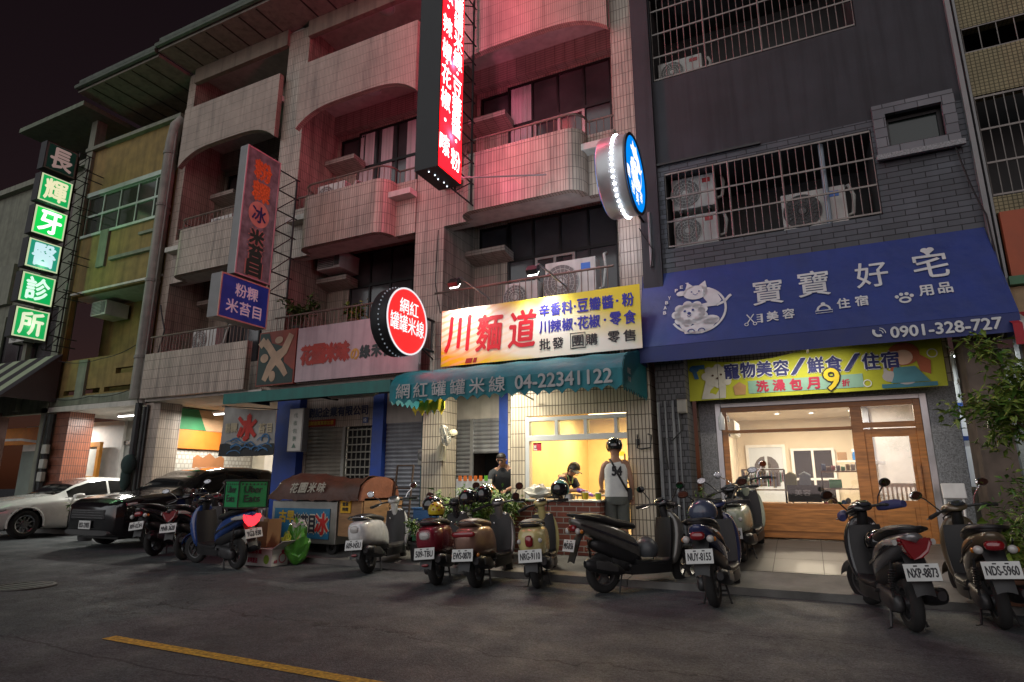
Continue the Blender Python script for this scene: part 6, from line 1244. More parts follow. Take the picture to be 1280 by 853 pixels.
def plant(name,label,loc,h,r,n,ls,pot=None,pr=.16,ph=.26,seed=1,pal=(0,1,1,2),stems=7,cat="plant",droop=.0,trunk=None,top=.3):
    random.seed(seed); t=thing(name,label,cat,loc); z0=0
    if pot: 
        mb=MB(); mb.lathe([(.001,0),(pr*.75,0),(pr,ph),(pr*1.08,ph),(pr*1.08,ph-.035),(pr*.98,ph-.035)],(0,0,0),'Z',24); mb.lathe([(.001,ph-.03),(pr*.97,ph-.03)],(0,0,0),'Z',24); mb.build("pot",pot,t,local=True,smooth=True); z0=ph-.04
    st=MB(); lv=[MB(),MB(),MB()]; tips=[]
    if trunk: st.tube([(0,0,z0),(.03,.02,z0+trunk*.5),(-.02,0,z0+trunk)],[.03,.024,.018],8)
    for k in range(stems):
        a=2*PI*k/stems+random.uniform(-.4,.4); rr=r*random.uniform(.35,1); hh=(h-z0)*random.uniform(.55,1); b=Vector((0,0,z0+(trunk or 0))); hh-=(trunk or 0)*.85
        e=Vector((rr*math.cos(a),rr*math.sin(a),z0+(trunk or 0)*.9+max(.08,hh))); m=b.lerp(e,.55)+Vector((-.12*rr*math.cos(a),-.12*rr*math.sin(a),.12*hh)); pts=[b,b.lerp(m,.5)+Vector((0,0,.02)),m,m.lerp(e,.5)+Vector((0,0,.02)),e-Vector((0,0,droop*h))]
        st.tube(pts,[.012,.01,.008,.006,.003],5); tips.append(pts)
    for k in range(n):
        pts=random.choice(tips); u=random.uniform(top,1)*4; i=min(3,int(u)); p=pts[i].lerp(pts[i+1],u-i); d=Vector((random.gauss(0,1),random.gauss(0,1),random.gauss(.15,.6))); p=p+Vector((random.gauss(0,.035),random.gauss(0,.035),random.gauss(0,.03)))*(r/.3); leaf(lv[random.choice(pal)],p,d,ls*random.uniform(.45,1.25))
    st.build("stem",STEMM,t,local=True)
    f=MB(); 
    for i in range(3):
        f.cur=i; f.add([tuple(v) for v in lv[i].v],lv[i].f)
    f.build("foliage",LEAF,t,local=True); return t
plant("potted_plant","bushy potted shrub with small leaves between the white and wine red scooters",(-5.72,8.45,.11),.62,.3,520,.09,POTK,.17,.28,3,(0,1,2))
plant("potted_plant","tall leafy potted plant behind the bronze scooter in front of the cook",(-4.95,9.05,.18),1.08,.4,800,.14,POT,.2,.3,4,(1,1,2,2),11)
plant("potted_plant","broad leaved potted plant behind the wine red scooter handlebar",(-5.35,8.95,.17),1.05,.38,600,.14,POT,.18,.28,5,(1,1,2),9)
plant("potted_plant","low leafy potted plant between the bronze scooter and the brick counter",(-4.5,9.0,.18),1.02,.36,620,.12,POT,.18,.28,6,(1,1,2),8)
plant("potted_plant","small green potted plant behind the navy scooter by the dark column",(-1.55,9.55,.27),.95,.24,300,.1,POTK,.14,.25,7,(0,1,2),6)
plant("street_tree","leafy small tree in a pot above the olive brown scooter",(1.98,7.75,.0),2.75,.68,2100,.125,POTK,.22,.35,8,(2,2,2,1),12,"tree",.06,1.5,.35)
plant("shrub","dense dark shrub at the foot of the small potted tree",(2.02,8.0,.0),1.5,.5,1300,.10,None,.2,.3,12,(1,1,2,2),10,"shrub",0,None,.2)
plant("grass_plant","yellow green strap leaved plant behind the olive brown scooter",(1.72,8.2,.09),.75,.28,160,.22,POT,.15,.25,9,(2,),8)
plant("shrub","loose leafy shrub between the white car and the black car",(-15.25,8.9,.0),.95,.55,380,.2,POTK,.18,.25,10,(1,2,2),7,"shrub",.05)
plant("balcony_plant","dark bushy balcony plant behind the blue unlit board",(-10.2,9.95,4.5),.95,.5,420,.14,POTK,.15,.25,11,(0,0,1),8)
plant("balcony_plant","spiky light balcony plant behind the rail above the pink board",(-8.6,9.95,4.5),.62,.32,150,.2,POT,.14,.22,13,(1,2),6)
for k,(x,m,l) in enumerate(((-9.3,mat("cup_yellow",(.5,.42,.03),.5),"small yellow pot behind the balcony rail"),(-8.95,POTK,"small dark pot behind the balcony rail"))): cup("flower_pot",l,x,9.95,4.5,.09,.16,m,POTK,"pot")
# ================================================================= air conditioners
def condenser(label,x,y,z,w=.8,h=.58,d=.3,badge=None,dark=False,ledge=False,rz=0):
    t=thing("outdoor_air_conditioner",label,"air conditioner",(x,y,z),rz)
    mb=MB(); mb.box(-w/2,w/2,0,d,0,h); mb.build("casing",ACW,t,local=True,bevel=.012)
    mb=MB(); r=h*.42; cx=-w*.18; mb.lathe([(r,-.004),(r*.97,-.014),(.001,-.012)],(cx,0,h*.5),'Y',32); g=mb.build("fan_grille",mat("fan_well",(.05,.05,.05),.6) if dark else mat("fan_well_grey",(.14,.14,.135),.6),t,local=True)
    mb=MB()
    for k in range(4): mb.lathe([(r*(.3+.22*k),-.018),(r*(.3+.22*k)+.006,-.022),(r*(.3+.22*k)+.012,-.018)],(cx,0,h*.5),'Y',32)
    for k in range(20):
        a=2*PI*k/20; mb.tube([(cx+r*.2*math.cos(a),-.02,h*.5+r*.2*math.sin(a)),(cx+r*math.cos(a+.35),-.018,h*.5+r*math.sin(a+.35))],.004,4)
    mb.cyl((cx,-.02,h*.5),r*.2,.016,'Y',16); mb.build("guard",ACW if not dark else mat("guard_dark",(.09,.09,.09),.5),g,local=True)
    mb=MB()
    for s in (-1,1): mb.box(s*w*.32-.03,s*w*.32+.03,.02,d-.02,-.05,0)
    mb.build("foot",DSTEEL,t,local=True)
    B_=MB(); B_.tube([(w/2+.01,.16,h*.3),(w/2+.09,.17,h*.35),(w/2+.13,.2,h*.8),(w/2+.08,.3,h*1.15),(w/2+.04,.6,h*1.3)],.028,8); B_.build("hose",mat("hose_wrap",(.42,.41,.38),.7,var=.2),t,local=True,smooth=True)
    if badge: mb=MB(); mb.box(w*.22,w*.4,-.006,-.0005,h*.74,h*.88); mb.build("badge",badge,t,local=True)
    return t
RBG=mat("badge_red",(.35,.01,.015),.4); BBG=mat("badge_blue",(.02,.12,.45),.4)
condenser("upper of two stacked outdoor units behind the grey building bars, red badge",-1.42,10.25,5.99,.74,.6,.3,RBG)
condenser("lower of two stacked outdoor units behind the grey building bars, red badge",-1.42,10.25,5.3,.74,.56,.3,RBG)
condenser("large outdoor unit with a black fan behind the grey building bars, blue badge",.43,10.3,5.26,.94,.68,.34,BBG,True)
condenser("outdoor unit behind the topmost bars of the grey building, red badge",-1.5,10.3,8.56,.8,.5,.3,RBG)
condenser("outdoor unit behind the noodle shop balcony rail under the white sashes",-3.72,10.15,4.52,1.0,.85,.32,BBG)
condenser("outdoor unit half hidden by the other one behind the banner balcony rail",-4.75,10.2,4.5,.7,.6,.3)
condenser("outdoor unit hung on the balcony with the pale curtains",-9.9,10.3,7.8,.85,.62,.32,None)
condenser("outdoor unit on the shaded arched balcony behind the grey upright sign",-14.0,10.5,7.85,.85,.62,.32)
condenser("outdoor unit behind the rail over the long plain tiled parapet",-14.0,10.4,4.6,.9,.65,.32)
condenser("pale outdoor unit under the lowest green lightbox at the far end",-21.6,9.7,5.5,.9,.65,.32,BBG)
def window_ac(label,x,y,z):
    t=thing("window_air_conditioner",label,"air conditioner",(x,y,z)); mb=MB(); mb.box(-.36,.36,0,.7,0,.45); mb.build("casing",ACW,t,local=True,bevel=.015)
    mb=MB(); mb.box(-.31,.16,-.012,-.001,.04,.41); g=mb.build("front_grille",mat("ac_grille",(.10,.10,.095),.6),t,local=True)
    mb=MB()
    for k in range(8): mb.box(-.31,.16,-.02,-.012,.06+k*.045,.072+k*.045)
    mb.build("fin",ACW,g,local=True); mb=MB(); mb.box(.19,.33,-.012,-.001,.06,.4); mb.build("side_vent",MATS["ac_grille"],t,local=True); return t
window_ac("window air conditioner on its tiled ledge above the balcony plants",-10.1,10.6,6.35); window_ac("window air conditioner high on the ochre building",-18.9,10.4,6.2)
# ceiling lamps on the soffits, unlit
for loc,lab in (((-9.0,10.55,10.93),"round unlit ceiling lamp under the arched soffit above the pale curtains"),((-8.5,10.3,12.93),"round unlit ceiling lamp under the roof of the curtained building"),((-13.2,10.4,10.93),"round unlit ceiling lamp in the arched balcony behind the upright sign")):
    t=thing("ceiling_lamp",lab,"ceiling lamp",loc); mb=MB(); mb.lathe([(.001,-.12),(.12,-.11),(.19,-.07),(.2,0),(.001,0)],(0,0,0),'Z',24); mb.build("lamp_shade",mat("opal_glass",(.5,.46,.46),.3,var=0),t,local=True,smooth=True); mb=MB(); mb.lathe([(.21,0),(.22,-.03),(.2,-.03)],(0,0,0),'Z',24); mb.build("ring",WHITE,t,local=True)
t=thing("ceiling_lamp","long unlit box lamp under the soffit above the noodle shop","ceiling lamp",(-4.8,10.5,10.9)); mb=MB(); mb.box(-.35,.35,-.07,.07,-.06,.045); mb.build("lamp_shade",mat("opal_plastic",(.5,.45,.43),.4),t,local=True,bevel=.01); mb=MB(); mb.box(-.37,.37,-.09,.09,-.0,.05); mb.build("base_plate",WHITE,t,local=True)
# ================================================================= snack cart
TARP=mat("brown_tarp",(.085,.035,.022),.5,var=.25,scale=3,bump=.4,bscale=14); PLY=mat("plywood",(.30,.17,.08),.65,var=.3,scale=4,stretch=(1,1,5))
t=thing("snack_cart","steel snack cart under a brown tarpaulin cover with blue sign panel","cart",(-8.1,8.75,0.1))
mb=MB(); mb.box(-8.86,-7.36,8.35,9.3,.28,.98); mb.build("body",mat("cart_steel",(.3,.3,.28),.4,.7,var=.2),t,bevel=.008)
mb=MB(); mb.box(-8.78,-7.5,8.335,8.348,.36,.86); sg=mb.build("sign_panel",mat("cart_blue",(.02,.16,.30),.5,var=.2),t)
mb=MB(); mb.frame((-8.78,8.333,.36),(1,0,0),(0,0,1)); mb.text("古早",.12,.26,.2,.01,.36,'L'); mb.build("lettering",mat("cart_yellow",(.55,.36,.03),.5),sg)
mb=MB(); mb.frame((-8.78,8.333,.36),(1,0,0),(0,0,1)); mb.text("米苔目",.46,.1,.3,.03,.5,'L'); mb.text("冰",.98,.08,.34,.035,.28,'L'); mb.build("lettering_edge",mat("cart_cream",(.55,.52,.42),.5),sg)
mb=MB(); mb.frame((-8.78,8.333,.36),(1,0,0),(0,0,1)); mb.text("米苔目",.46,.1,.3,.01,.5,'L',.01); mb.build("lettering",mat("cart_black",(.02,.02,.03),.5),sg)
mb=MB(); mb.frame((-8.78,8.333,.36),(1,0,0),(0,0,1)); mb.text("冰",.98,.08,.34,.014,.28,'L',.01); mb.build("lettering",mat("cart_red",(.5,.02,.02),.5),sg)
P=[];random.seed(2)
for i in range(31):
    x=-8.98+2.1*i/30; s=min(1,(i/30*2.1/.35+.05))**.5 if i<6 else 1; row=[]
    for j in range(17):
        a=PI*j/16; dz=.012*math.sin(i*1.1+j)+.01*math.sin(i*2.3-j*1.7); row.append((x+.012*math.sin(j*2+i),8.85-.56*math.cos(a)*(.9+.1*s)*abs(math.cos(a))**-.35 if abs(math.cos(a))>.05 else 8.85,1.0+(.40*s+.05*math.sin(i*.21))*math.sin(a)**.7+dz))
    P.append(row)
mb=MB(); mb.shell(P,(0,0,.01)); mb.build("cover",TARP,t,smooth=True)
mb=MB(); mb.prism([(8.85-.53*math.cos(PI*k/14),1.0+.40*math.sin(PI*k/14)**.75) for k in range(15)],'YZ',-6.9,-6.84); mb.build("cover_end",mat("rust_tarp",(.24,.09,.05),.6,var=.2,bump=.3,bscale=20),t)
mb=MB(); mb.frame((-8.4,8.27,1.12),(1,0,.02),(0,.25,1)); [mb.text(c,.0+k*.21,0,.17,.006,.17,'L',.012,.15) for k,c in enumerate("花園米味")]; mb.build("lettering",mat("tarp_print",(.34,.33,.26),.6),t)
mb=MB(); mb.box(-7.34,-6.86,8.38,8.41,.42,1.0); mb.box(-6.87,-6.84,8.42,9.5,.42,1.04); mb.build("side_board",PLY,t)
mb=MB(); mb.box(-7.3,-7.08,8.362,8.378,.8,1.0); n=mb.build("price_notice",mat("notice_yellow",(.62,.36,.02),.6),t); mb=MB(); mb.frame((-7.19,8.36,.8),(1,0,0),(0,0,1)); mb.text("營業",0,.115,.06,.002,None,'C'); mb.text("時間",0,.03,.06,.002,None,'C'); mb.build("lettering",BLACK,n)
for x,y in ((-8.6,8.45),(-7.5,8.45),(-8.6,9.2),(-7.5,9.2)):
    mb=MB(); mb.lathe([(.05,-.025),(.11,-.03),(.11,.03),(.05,.025)],(x,y,FC(y)+.11),'Y',20); mb.tube([(x,y,FC(y)+.11),(x,y,.3)],.018,6); mb.build("wheel",RUBBER,t,smooth=True)
# gas cylinder, boxes and bag
t=thing("gas_cylinder","grey gas cylinder standing behind the cardboard boxes","gas cylinder",(-8.75,8.02,0)); mb=MB(); mb.lathe([(.001,.02),(.13,.02),(.155,.08),(.155,.6),(.12,.7),(.05,.74),(.04,.76),(.001,.76)],(0,0,0),'Z',24); mb.build("body",mat("cylinder_grey",(.26,.27,.26),.5,.4,var=.2),t,local=True,smooth=True)
mb=MB(); mb.lathe([(.1,.72),(.1,.87),(.085,.87),(.085,.72)],(0,0,0),'Z',20,0,4.6); mb.tube([(0,0,.74),(0,0,.84)],.025,8); mb.build("valve",STEEL,t,local=True); mb=MB(); mb.lathe([(.13,.0),(.14,.0),(.14,.05),(.13,.05)],(0,0,0),'Z',20); mb.build("foot",DSTEEL,t,local=True)
CARD=mat("cardboard",(.26,.15,.07),.8,var=.15); CARDW=mat("white_carton",(.52,.5,.48),.6,var=.08)
t=thing("carton","white fruit carton with red print and an open flap","box",(-8.05,7.62,0)); 
mb=MB(); mb.box(-8.42,-7.84,7.46,7.8,.004,.27); mb.build("body",CARDW,t,bevel=.004); mb=MB(); mb.add([(-7.835,7.44,.27),(-7.835,7.8,.27),(-7.62,7.8,.40),(-7.62,7.44,.40),(-7.835,7.44,.262),(-7.835,7.8,.262),(-7.62,7.8,.392),(-7.62,7.44,.392)],[(0,1,2,3),(7,6,5,4),(0,4,5,1),(1,5,6,2),(2,6,7,3),(3,7,4,0)]); mb.build("flap",CARDW,t)
mb=MB(); mb.frame((-8.42,7.457,0),(1,0,0),(0,0,1)); mb.text("新鮮水果",.06,.19,.06,.003,.3); mb.text("產地直送",.06,.05,.08,.003,.22); mb.o=Vector((-7.836,7.457,0)); mb.u=Vector((0,1,0)); mb.n=Vector((1,0,0)); mb.text("水果",.05,.05,.05,.003,.06); mb.arc(.22,.12,.07,0,360,.016); mb.disc(.22,.22,.03); mb.split("lettering",mat("carton_red",(.4,.03,.07),.6),t)
mb=MB(); mb.frame((-8.42,7.457,0),(1,0,0),(0,0,1)); mb.disc(.47,.11,.06,.07); mb.build("print",mat("carton_green",(.2,.35,.04),.6),t)
t=thing("cardboard_box","torn brown cardboard box standing open on the white carton","box",(-8.25,7.7,.27)); mb=MB(); mb.box(-8.5,-8.08,7.55,7.56,.275,.68); mb.box(-8.5,-8.49,7.56,7.84,.275,.62); mb.box(-8.09,-8.08,7.56,7.84,.275,.72); mb.box(-8.49,-8.09,7.83,7.84,.275,.7); mb.box(-8.49,-8.09,7.56,7.83,.275,.285); mb.build("body",CARD,t)
mb=MB(); mb.add([(-8.5,7.55,.66),(-8.3,7.55,.69),(-8.32,7.42,.6),(-8.48,7.43,.56)],[(0,1,2,3)]); mb.box(-8.36,-8.26,7.543,7.549,.3,.6); mb.build("flap",mat("cardboard_pale",(.36,.26,.16),.8),t)
GB=crumple("rubbish_bag","bulging bright green plastic bag beside the white carton","" and 0 or -7.72,7.86,.0,.2,.17,.3,mat("bag_bright_green",(.07,.27,.03),.3,var=.35,scale=7,coat=.5),8,"bag")
crumple("knot",None,.02,0,.55,.12,.09,.07,mat("bag_clear",(.5,.5,.48),.25),9,None,GB); crumple("printed_fruit",None,-.06,-.17,.3,.09,.05,.09,mat("fruit_print",(.35,.42,.04),.3,var=.4,scale=30),10,None,GB)
# hand trolley, crates, meter, fan
t=thing("hand_trolley","upright steel hand trolley leaning by the grey shutter","trolley",(-6.62,9.2,.2)); mb=MB()
for x in (-6.8,-6.45): mb.tube([(x,9.1,.3),(x,9.25,1.6)],.018,8)
for z in (.55,.9,1.2,1.6): mb.tube([(-6.8,9.1+.15*(z-.3)/1.3,z),(-6.45,9.1+.15*(z-.3)/1.3,z)],.015,6)
mb.build("frame",RUST,t); mb=MB(); mb.box(-6.82,-6.43,8.85,9.1,.24,.255); mb.build("toe_plate",RUST,t)
for x in (-6.86,-6.39): mb=MB(); mb.lathe([(.04,-.02),(.1,-.025),(.1,.025),(.04,.02)],(x,9.15,FC(9.15)+.1),'X',18); mb.build("wheel",RUBBER,t,smooth=True)
for z,m,l in ((.2,mat("crate_green",(.03,.22,.10),.5),"green plastic tub at the bottom beside the hand trolley"),(.44,mat("crate_white",(.5,.5,.5),.5),"white plastic tub stacked in the middle by the hand trolley"),(.66,mat("crate_blue",(.03,.12,.3),.5),"blue plastic tub on top of the stack by the hand trolley")):
    t=thing("plastic_tub",l,"tub",(-6.15,9.25,z)); mb=MB(); mb.loft([(-.19,0,.1,.12,.1,6),(.19,0,.1,.12,.1,6)],20); mb.build("tub",m,t,local=True); mb=MB(); mb.box(-.21,.21,-.14,.14,.19,.215); mb.build("rim",m,t,local=True,bevel=.005)
t=thing("electric_meter","grey electric meter with glass dome and cables on the teal panel","meter",(-6.92,10.3,1.75)); mb=MB(); mb.box(-.12,.12,-.08,.05,-.12,.2); mb.build("case",mat("meter_grey",(.36,.36,.32),.5,streak=.3),t,local=True,bevel=.02); mb=MB(); mb.lathe([(.09,0),(.085,-.06),(.06,-.09),(.001,-.1)],(0,-.08,.06),'Y',20); mb.build("dome",mat("meter_glass",(.2,.21,.2),.1),t,local=True,smooth=True); mb=MB(); mb.tube([(-.03,0,.2),(-.05,0,.36),(.02,0,.4),(.05,0,.25)],.014,6); mb.tube([(.12,0,.1),(.26,-.02,.26),(.28,0,.1)],.014,6); mb.split("cable",CABLE,t,local=True)
t=thing("wall_fan","cream wall fan with wire cage on the tiled column by the cook","fan",(-6.3,9.9,2.0)); M=Matrix.Translation((.26,-.22,.16))@Matrix.Rotation(R(-52),4,'Z')@Matrix.Rotation(R(15),4,'X')
mb=MB(); mb.M=M; 
for k in range(26): a=2*PI*k/26; mb.tube([(.03*math.cos(a),-.09,.03*math.sin(a)),(.15*math.cos(a),-.1,.15*math.sin(a)),(.2*math.cos(a),-.04,.2*math.sin(a)),(.15*math.cos(a),.04,.15*math.sin(a)),(.04*math.cos(a),.05,.04*math.sin(a))],.0035,4)
mb.lathe([(.2,-.05),(.207,-.04),(.2,-.03)],(0,0,0),'Y',30); mb.build("cage",mat("fan_wire",(.5,.5,.46),.35,.5),t,local=True)
mb=MB(); mb.M=M; 
for k in range(3): mb.ball((.09*math.cos(k*2.094),-.03,.09*math.sin(k*2.094)),.07,.012,.06,10,6)
mb.build("blade",mat("fan_blade",(.35,.45,.45),.35),t,local=True,smooth=True); mb=MB(); mb.M=M; mb.loft([(-.06,.12,0,.05,.05,2.2),(.06,.12,0,.05,.05,2.2)],14); mb.ball((0,.12,0),.075,.09,.075); mb.M=None; mb.tube([(.2,-.14,.16),(.12,-.05,.1),(.02,-.02,.0),(0,-.02,-.25)],[.03,.03,.035,.03],8); mb.box(-.07,.07,-.03,.08,-.3,-.02); mb.build("motor_housing",mat("fan_cream",(.5,.46,.33),.5),t,local=True,smooth=True)
# pipes and cables
t=thing("drain_pipe","thick grey drain duct down the corner between ochre and tiled buildings","pipe",(-15.5,9.8,3.4)); mb=MB(); mb.tube([(-15.55,9.82,3.4),(-15.55,9.82,10.7),(-15.5,9.85,11.3),(-15.35,9.95,11.5)],.17,12); mb.build("duct",mat("duct_grey",(.24,.23,.2),.7,var=.2,streak=.5),t,smooth=True); mb=MB()
for z in (4.5,6.6,8.8,10.4): mb.lathe([(.175,-.04),(.19,-.04),(.19,.04),(.175,.04)],(-15.55,9.82,z),'Z',16)
mb.tube([(-15.38,9.8,3.6),(-15.38,9.8,11)],.03,6); mb.build("collar",mat("duct_collar",(.2,.19,.17),.7,streak=.4),t)
t=thing("cable_bundle","dark bundle of pipes and rags tied to the tiled column behind the black car","cable bundle",(-15.3,9.85,0)); mb=MB(); mb.tube([(-15.5,9.9,.1),(-15.48,9.88,3.3)],.09,8); mb.tube([(-15.3,9.93,.1),(-15.3,9.93,3.2)],.05,8); mb.tube([(-15.2,9.95,.1),(-15.22,9.95,3.25)],.03,6); mb.build("pipe",mat("pipe_black",(.03,.035,.035),.6,var=.3),t); mb=MB(); mb.ball((-15.42,9.78,1.75),.2,.16,.25,12,8); mb.ball((-15.5,9.8,1.4),.14,.12,.3,10,8); mb.build("rag",mat("rag_green",(.025,.05,.048),.9,bump=.8,bscale=20),t,smooth=True)
t=thing("cable_bundle","black cables and meters tied to the red tiled column","cable bundle",(-19.5,9.9,0)); mb=MB(); mb.tube([(-19.45,9.93,.1),(-19.45,9.93,3.2)],.1,8); mb.tube([(-19.5,9.8,3.2),(-19.42,9.75,2.4),(-19.5,9.8,1.6),(-19.4,9.8,.3)],.03,6); mb.build("pipe",MATS["pipe_black"],t)
for z in (2.2,1.8,1.45): mb=MB(); mb.box(-19.42,-19.2,9.78,9.9,z-.12,z+.14); mb.build("meter_box",MATS["meter_grey"],t,bevel=.02)
def cable(label,pts,r=.012):
    P=[]
    for (a,b) in zip(pts,pts[1:]):
        a=Vector(a);b=Vector(b); L=(b-a).length
        for k in range(8): u=k/8; P.append(a.lerp(b,u)-Vector((0,0,L*.05*4*u*(1-u))))
    P.append(Vector(pts[-1])); mb=MB(); mb.tube(P,r,5); return tag(mb.build("utility_cable",CABLE),label,"cable")
cable("slack black cable across the ochre spandrel below the long window",[(-19.9,9.83,3.75),(-17.6,9.83,3.6),(-15.6,9.8,3.72),(-15.3,9.8,3.1)]); cable("thin cable looping down beside the plain tiled parapet",[(-15.2,9.9,5.9),(-14.9,9.9,5.2),(-15.1,9.9,4.4),(-14.95,9.9,3.4)],.02)
cable("black cable down the tiled pilaster behind the round red sign",[(-6.5,9.9,6.4),(-6.55,9.92,5.3),(-6.4,9.92,4.6)],.01); cable("thin cable from the round blue sign down the grey pilaster",[(-2.3,9.8,5.6),(-2.1,9.85,5.2),(-2.15,9.85,4.85)],.01); cable("cable down the grey building corner beside the small window",[(2.3,9.9,6.1),(2.42,9.9,5.3),(2.5,9.85,4.9),(2.55,9.85,3.5)],.012)
cable("cable strung across the top of the ochre parapet",[(-19.4,9.8,4.75),(-17.3,9.8,4.62),(-15.6,9.8,4.95)],.01)
t=thing("conduit_cluster","grey conduits and cables down the mosaic column by the navy scooter","conduit",(-2.1,9.9,.3)); mb=MB()
for x,r in ((-2.05,.018),(-1.93,.024),(-1.85,.014),(-2.16,.03)): mb.tube([(x,9.92,.3),(x,9.92,2.2+.4*abs(math.sin(x*30)))],r,8)
mb.tube([(-2.14,9.9,4.9),(-2.14,9.9,5.9)],.03,8); mb.split("pipe",mat("conduit_grey",(.2,.21,.22),.5,.3),t,smooth=True); mb=MB(); mb.tube([(-1.84,9.9,2.5),(-1.8,9.85,2.1),(-1.95,9.84,1.95),(-2.1,9.86,2.0),(-2.05,9.88,1.5)],.012,6); mb.build("cable",CABLE,t)
t=thing("security_light","grey wall box with a drooping cable on the mosaic column","wall box",(-1.78,9.9,2.5)); mb=MB(); mb.loft([(-.07,0,0,.05,.13,5),(.07,0,.0,.05,.13,5)],12); mb.build("case",mat("box_beige",(.34,.32,.27),.5,streak=.3),t,local=True); mb=MB(); mb.box(-.08,.08,-.07,.02,.1,.16); mb.build("cover",BLACK,t,local=True)
t=thing("plastic_bottle","clear plastic bottle hung on a string under the navy awning","bottle",(-1.2,9.9,2.08)); mb=MB(); mb.lathe([(.001,0),(.045,.01),(.05,.1),(.045,.2),(.016,.26),(.016,.28)],(0,0,0),'Z',16); mb.build("body",mat("clear_pet",(.55,.56,.55),.15,var=.1),t,local=True,smooth=True); mb=MB(); mb.tube([(0,0,.28),(0,0,1.1)],.004,5); mb.build("string",CABLE,t,local=True)
t=thing("security_camera","small white dome camera beside the pet banner","camera",(2.06,10.5,2.68)); mb=MB(); mb.lathe([(.001,-.09),(.05,-.07),(.07,0),(.08,.02),(.08,.06),(.001,.06)],(0,0,0),'Z',18); mb.build("housing",WHITE,t,local=True,smooth=True); mb=MB(); mb.ball((0,-.03,-.05),.045,.045,.045); mb.build("lens",BLACK,t,local=True,smooth=True)
t=thing("folding_stool","white folding stool leaning on the granite frame by the olive scooter","stool",(1.55,9.8,.33)); mb=MB()
for x in (-.1,.1): mb.tube([(x,-.12,0),(x+.08,.12,.88)],.016,6)
mb.tube([(-.1,-.06,.2),(.1,-.06,.2)],.013,6); mb.build("leg",WHITE,t,local=True); mb=MB(); mb.obox((.08,.1,.86),.26,.05,.2,0,R(-15)); mb.build("seat",WHITE,t,local=True,bevel=.01)
t=thing("counter_cabinet","low white cabinet in the side passage by the blue framed door","cabinet",(2.35,11.2,.45)); mb=MB(); mb.box(-.25,.35,-.2,.2,0,.75); mb.build("body",mat("cabinet_grey",(.4,.4,.38),.5),t,local=True,bevel=.008); mb=MB(); mb.box(-.28,.38,-.23,.23,.75,.79); mb.build("top",WHITE,t,local=True)
# hooks on tiled wall
t=thing("wall_hook","black iron hook bracket on the tiled pilaster by the man in white","hook",(-2.42,9.95,1.95)); mb=MB(); mb.tube([(-.12,0,.12),(-.12,-.03,-.1),(-.05,-.06,-.12),(.1,-.06,-.1),(.12,-.04,.1),(.06,-.02,.12)],.014,6); mb.build("rod",BLACK,t,local=True); mb=MB(); mb.box(-.15,-.09,-.005,.035,-.05,.05); mb.build("plate",BLACK,t,local=True)
# ================================================================= inside the noodle shop
for (x,y,w,z0,z1,m,l) in ((-3.05,12.28,.2,1.5,1.95,mat("poster_red",(.5,.03,.03),.5),"red poster on the noodle shop partition"),(-2.7,12.28,.3,1.2,1.9,mat("poster_warm",(.5,.2,.08),.5),"warm orange poster on the noodle shop partition"),(-3.95,13.88,.18,1.55,2.0,mat("poster_yellow",(.6,.42,.03),.5),"narrow yellow and red poster on the back wall of the noodle shop")):
    t=thing("poster",l,"poster",(x,y,z0)); mb=MB(); mb.box(-w/2,w/2,0,.012,0,z1-z0); mb.build("sheet",m,t,local=True); mb=MB(); mb.frame((0,-.002,0),(1,0,0),(0,0,1)); mb.text("營業中" if w>.25 else "麵",0,(z1-z0)*.6,.08,.002,w*.7,'C'); mb.rect(-w*.35,w*.35,.06,.16); mb.build("lettering",WHITE,t,local=True)
t=thing("notice_sticker","small red and white notice in the noodle shop window corner","sticker",(-4.4,10.07,1.85)); mb=MB(); mb.box(-.06,.1,-.01,.0,0,.14); mb.build("sheet",mat("notice_red",(.5,.03,.06),.5),t,local=True); mb=MB(); mb.frame((0,-.012,0),(1,0,0),(0,0,1)); mb.text("禁",-.05,.04,.06,.002); mb.rect(-.05,.02,.01,.03); mb.build("lettering",WHITE,t,local=True)
t=thing("steel_shelf","dark kitchen shelf with bowls inside the noodle shop","shelf",(-2.9,11.6,.33)); mb=MB()
for z in (.5,.95,1.35): mb.box(-.28,.3,-.2,.2,z,z+.03)
mb.build("shelf_board",mat("shelf_brown",(.14,.07,.03),.6),t,local=True); mb=MB()
for x,y in ((-.27,-.19),(.29,-.19),(-.27,.19),(.29,.19)): mb.tube([(x,y,0),(x,y,1.5)],.015,6)
mb.build("post",DSTEEL,t,local=True)
random.seed(6)
for k,(dx,z) in enumerate(((-.15,.98),(.1,.98),(-.1,1.38),(.15,1.38),(-.15,.53),(.12,.53))): cup("bowl",("stack of bowls on the noodle shop shelf, brown and red, one of six"),-2.9+dx,11.6,.33+z,.09,.13,mat("bowl_%d"%(k%3),((.35,.08,.04),(.2,.12,.06),(.45,.36,.2))[k%3],.4),None,"bowl","bowls on the noodle shop shelf")
t=thing("work_table","steel work table inside the noodle shop behind the woman","table",(-3.6,11.3,.33)); mb=MB(); mb.box(-.6,.35,-.25,.25,.72,.76); mb.build("table_top",STEEL,t,local=True)
for x,y in ((-.57,-.22),(.32,-.22),(-.57,.22),(.32,.22)): mb=MB(); mb.tube([(x,y,0),(x,y,.72)],.018,6); mb.build("leg",STEEL,t,local=True)
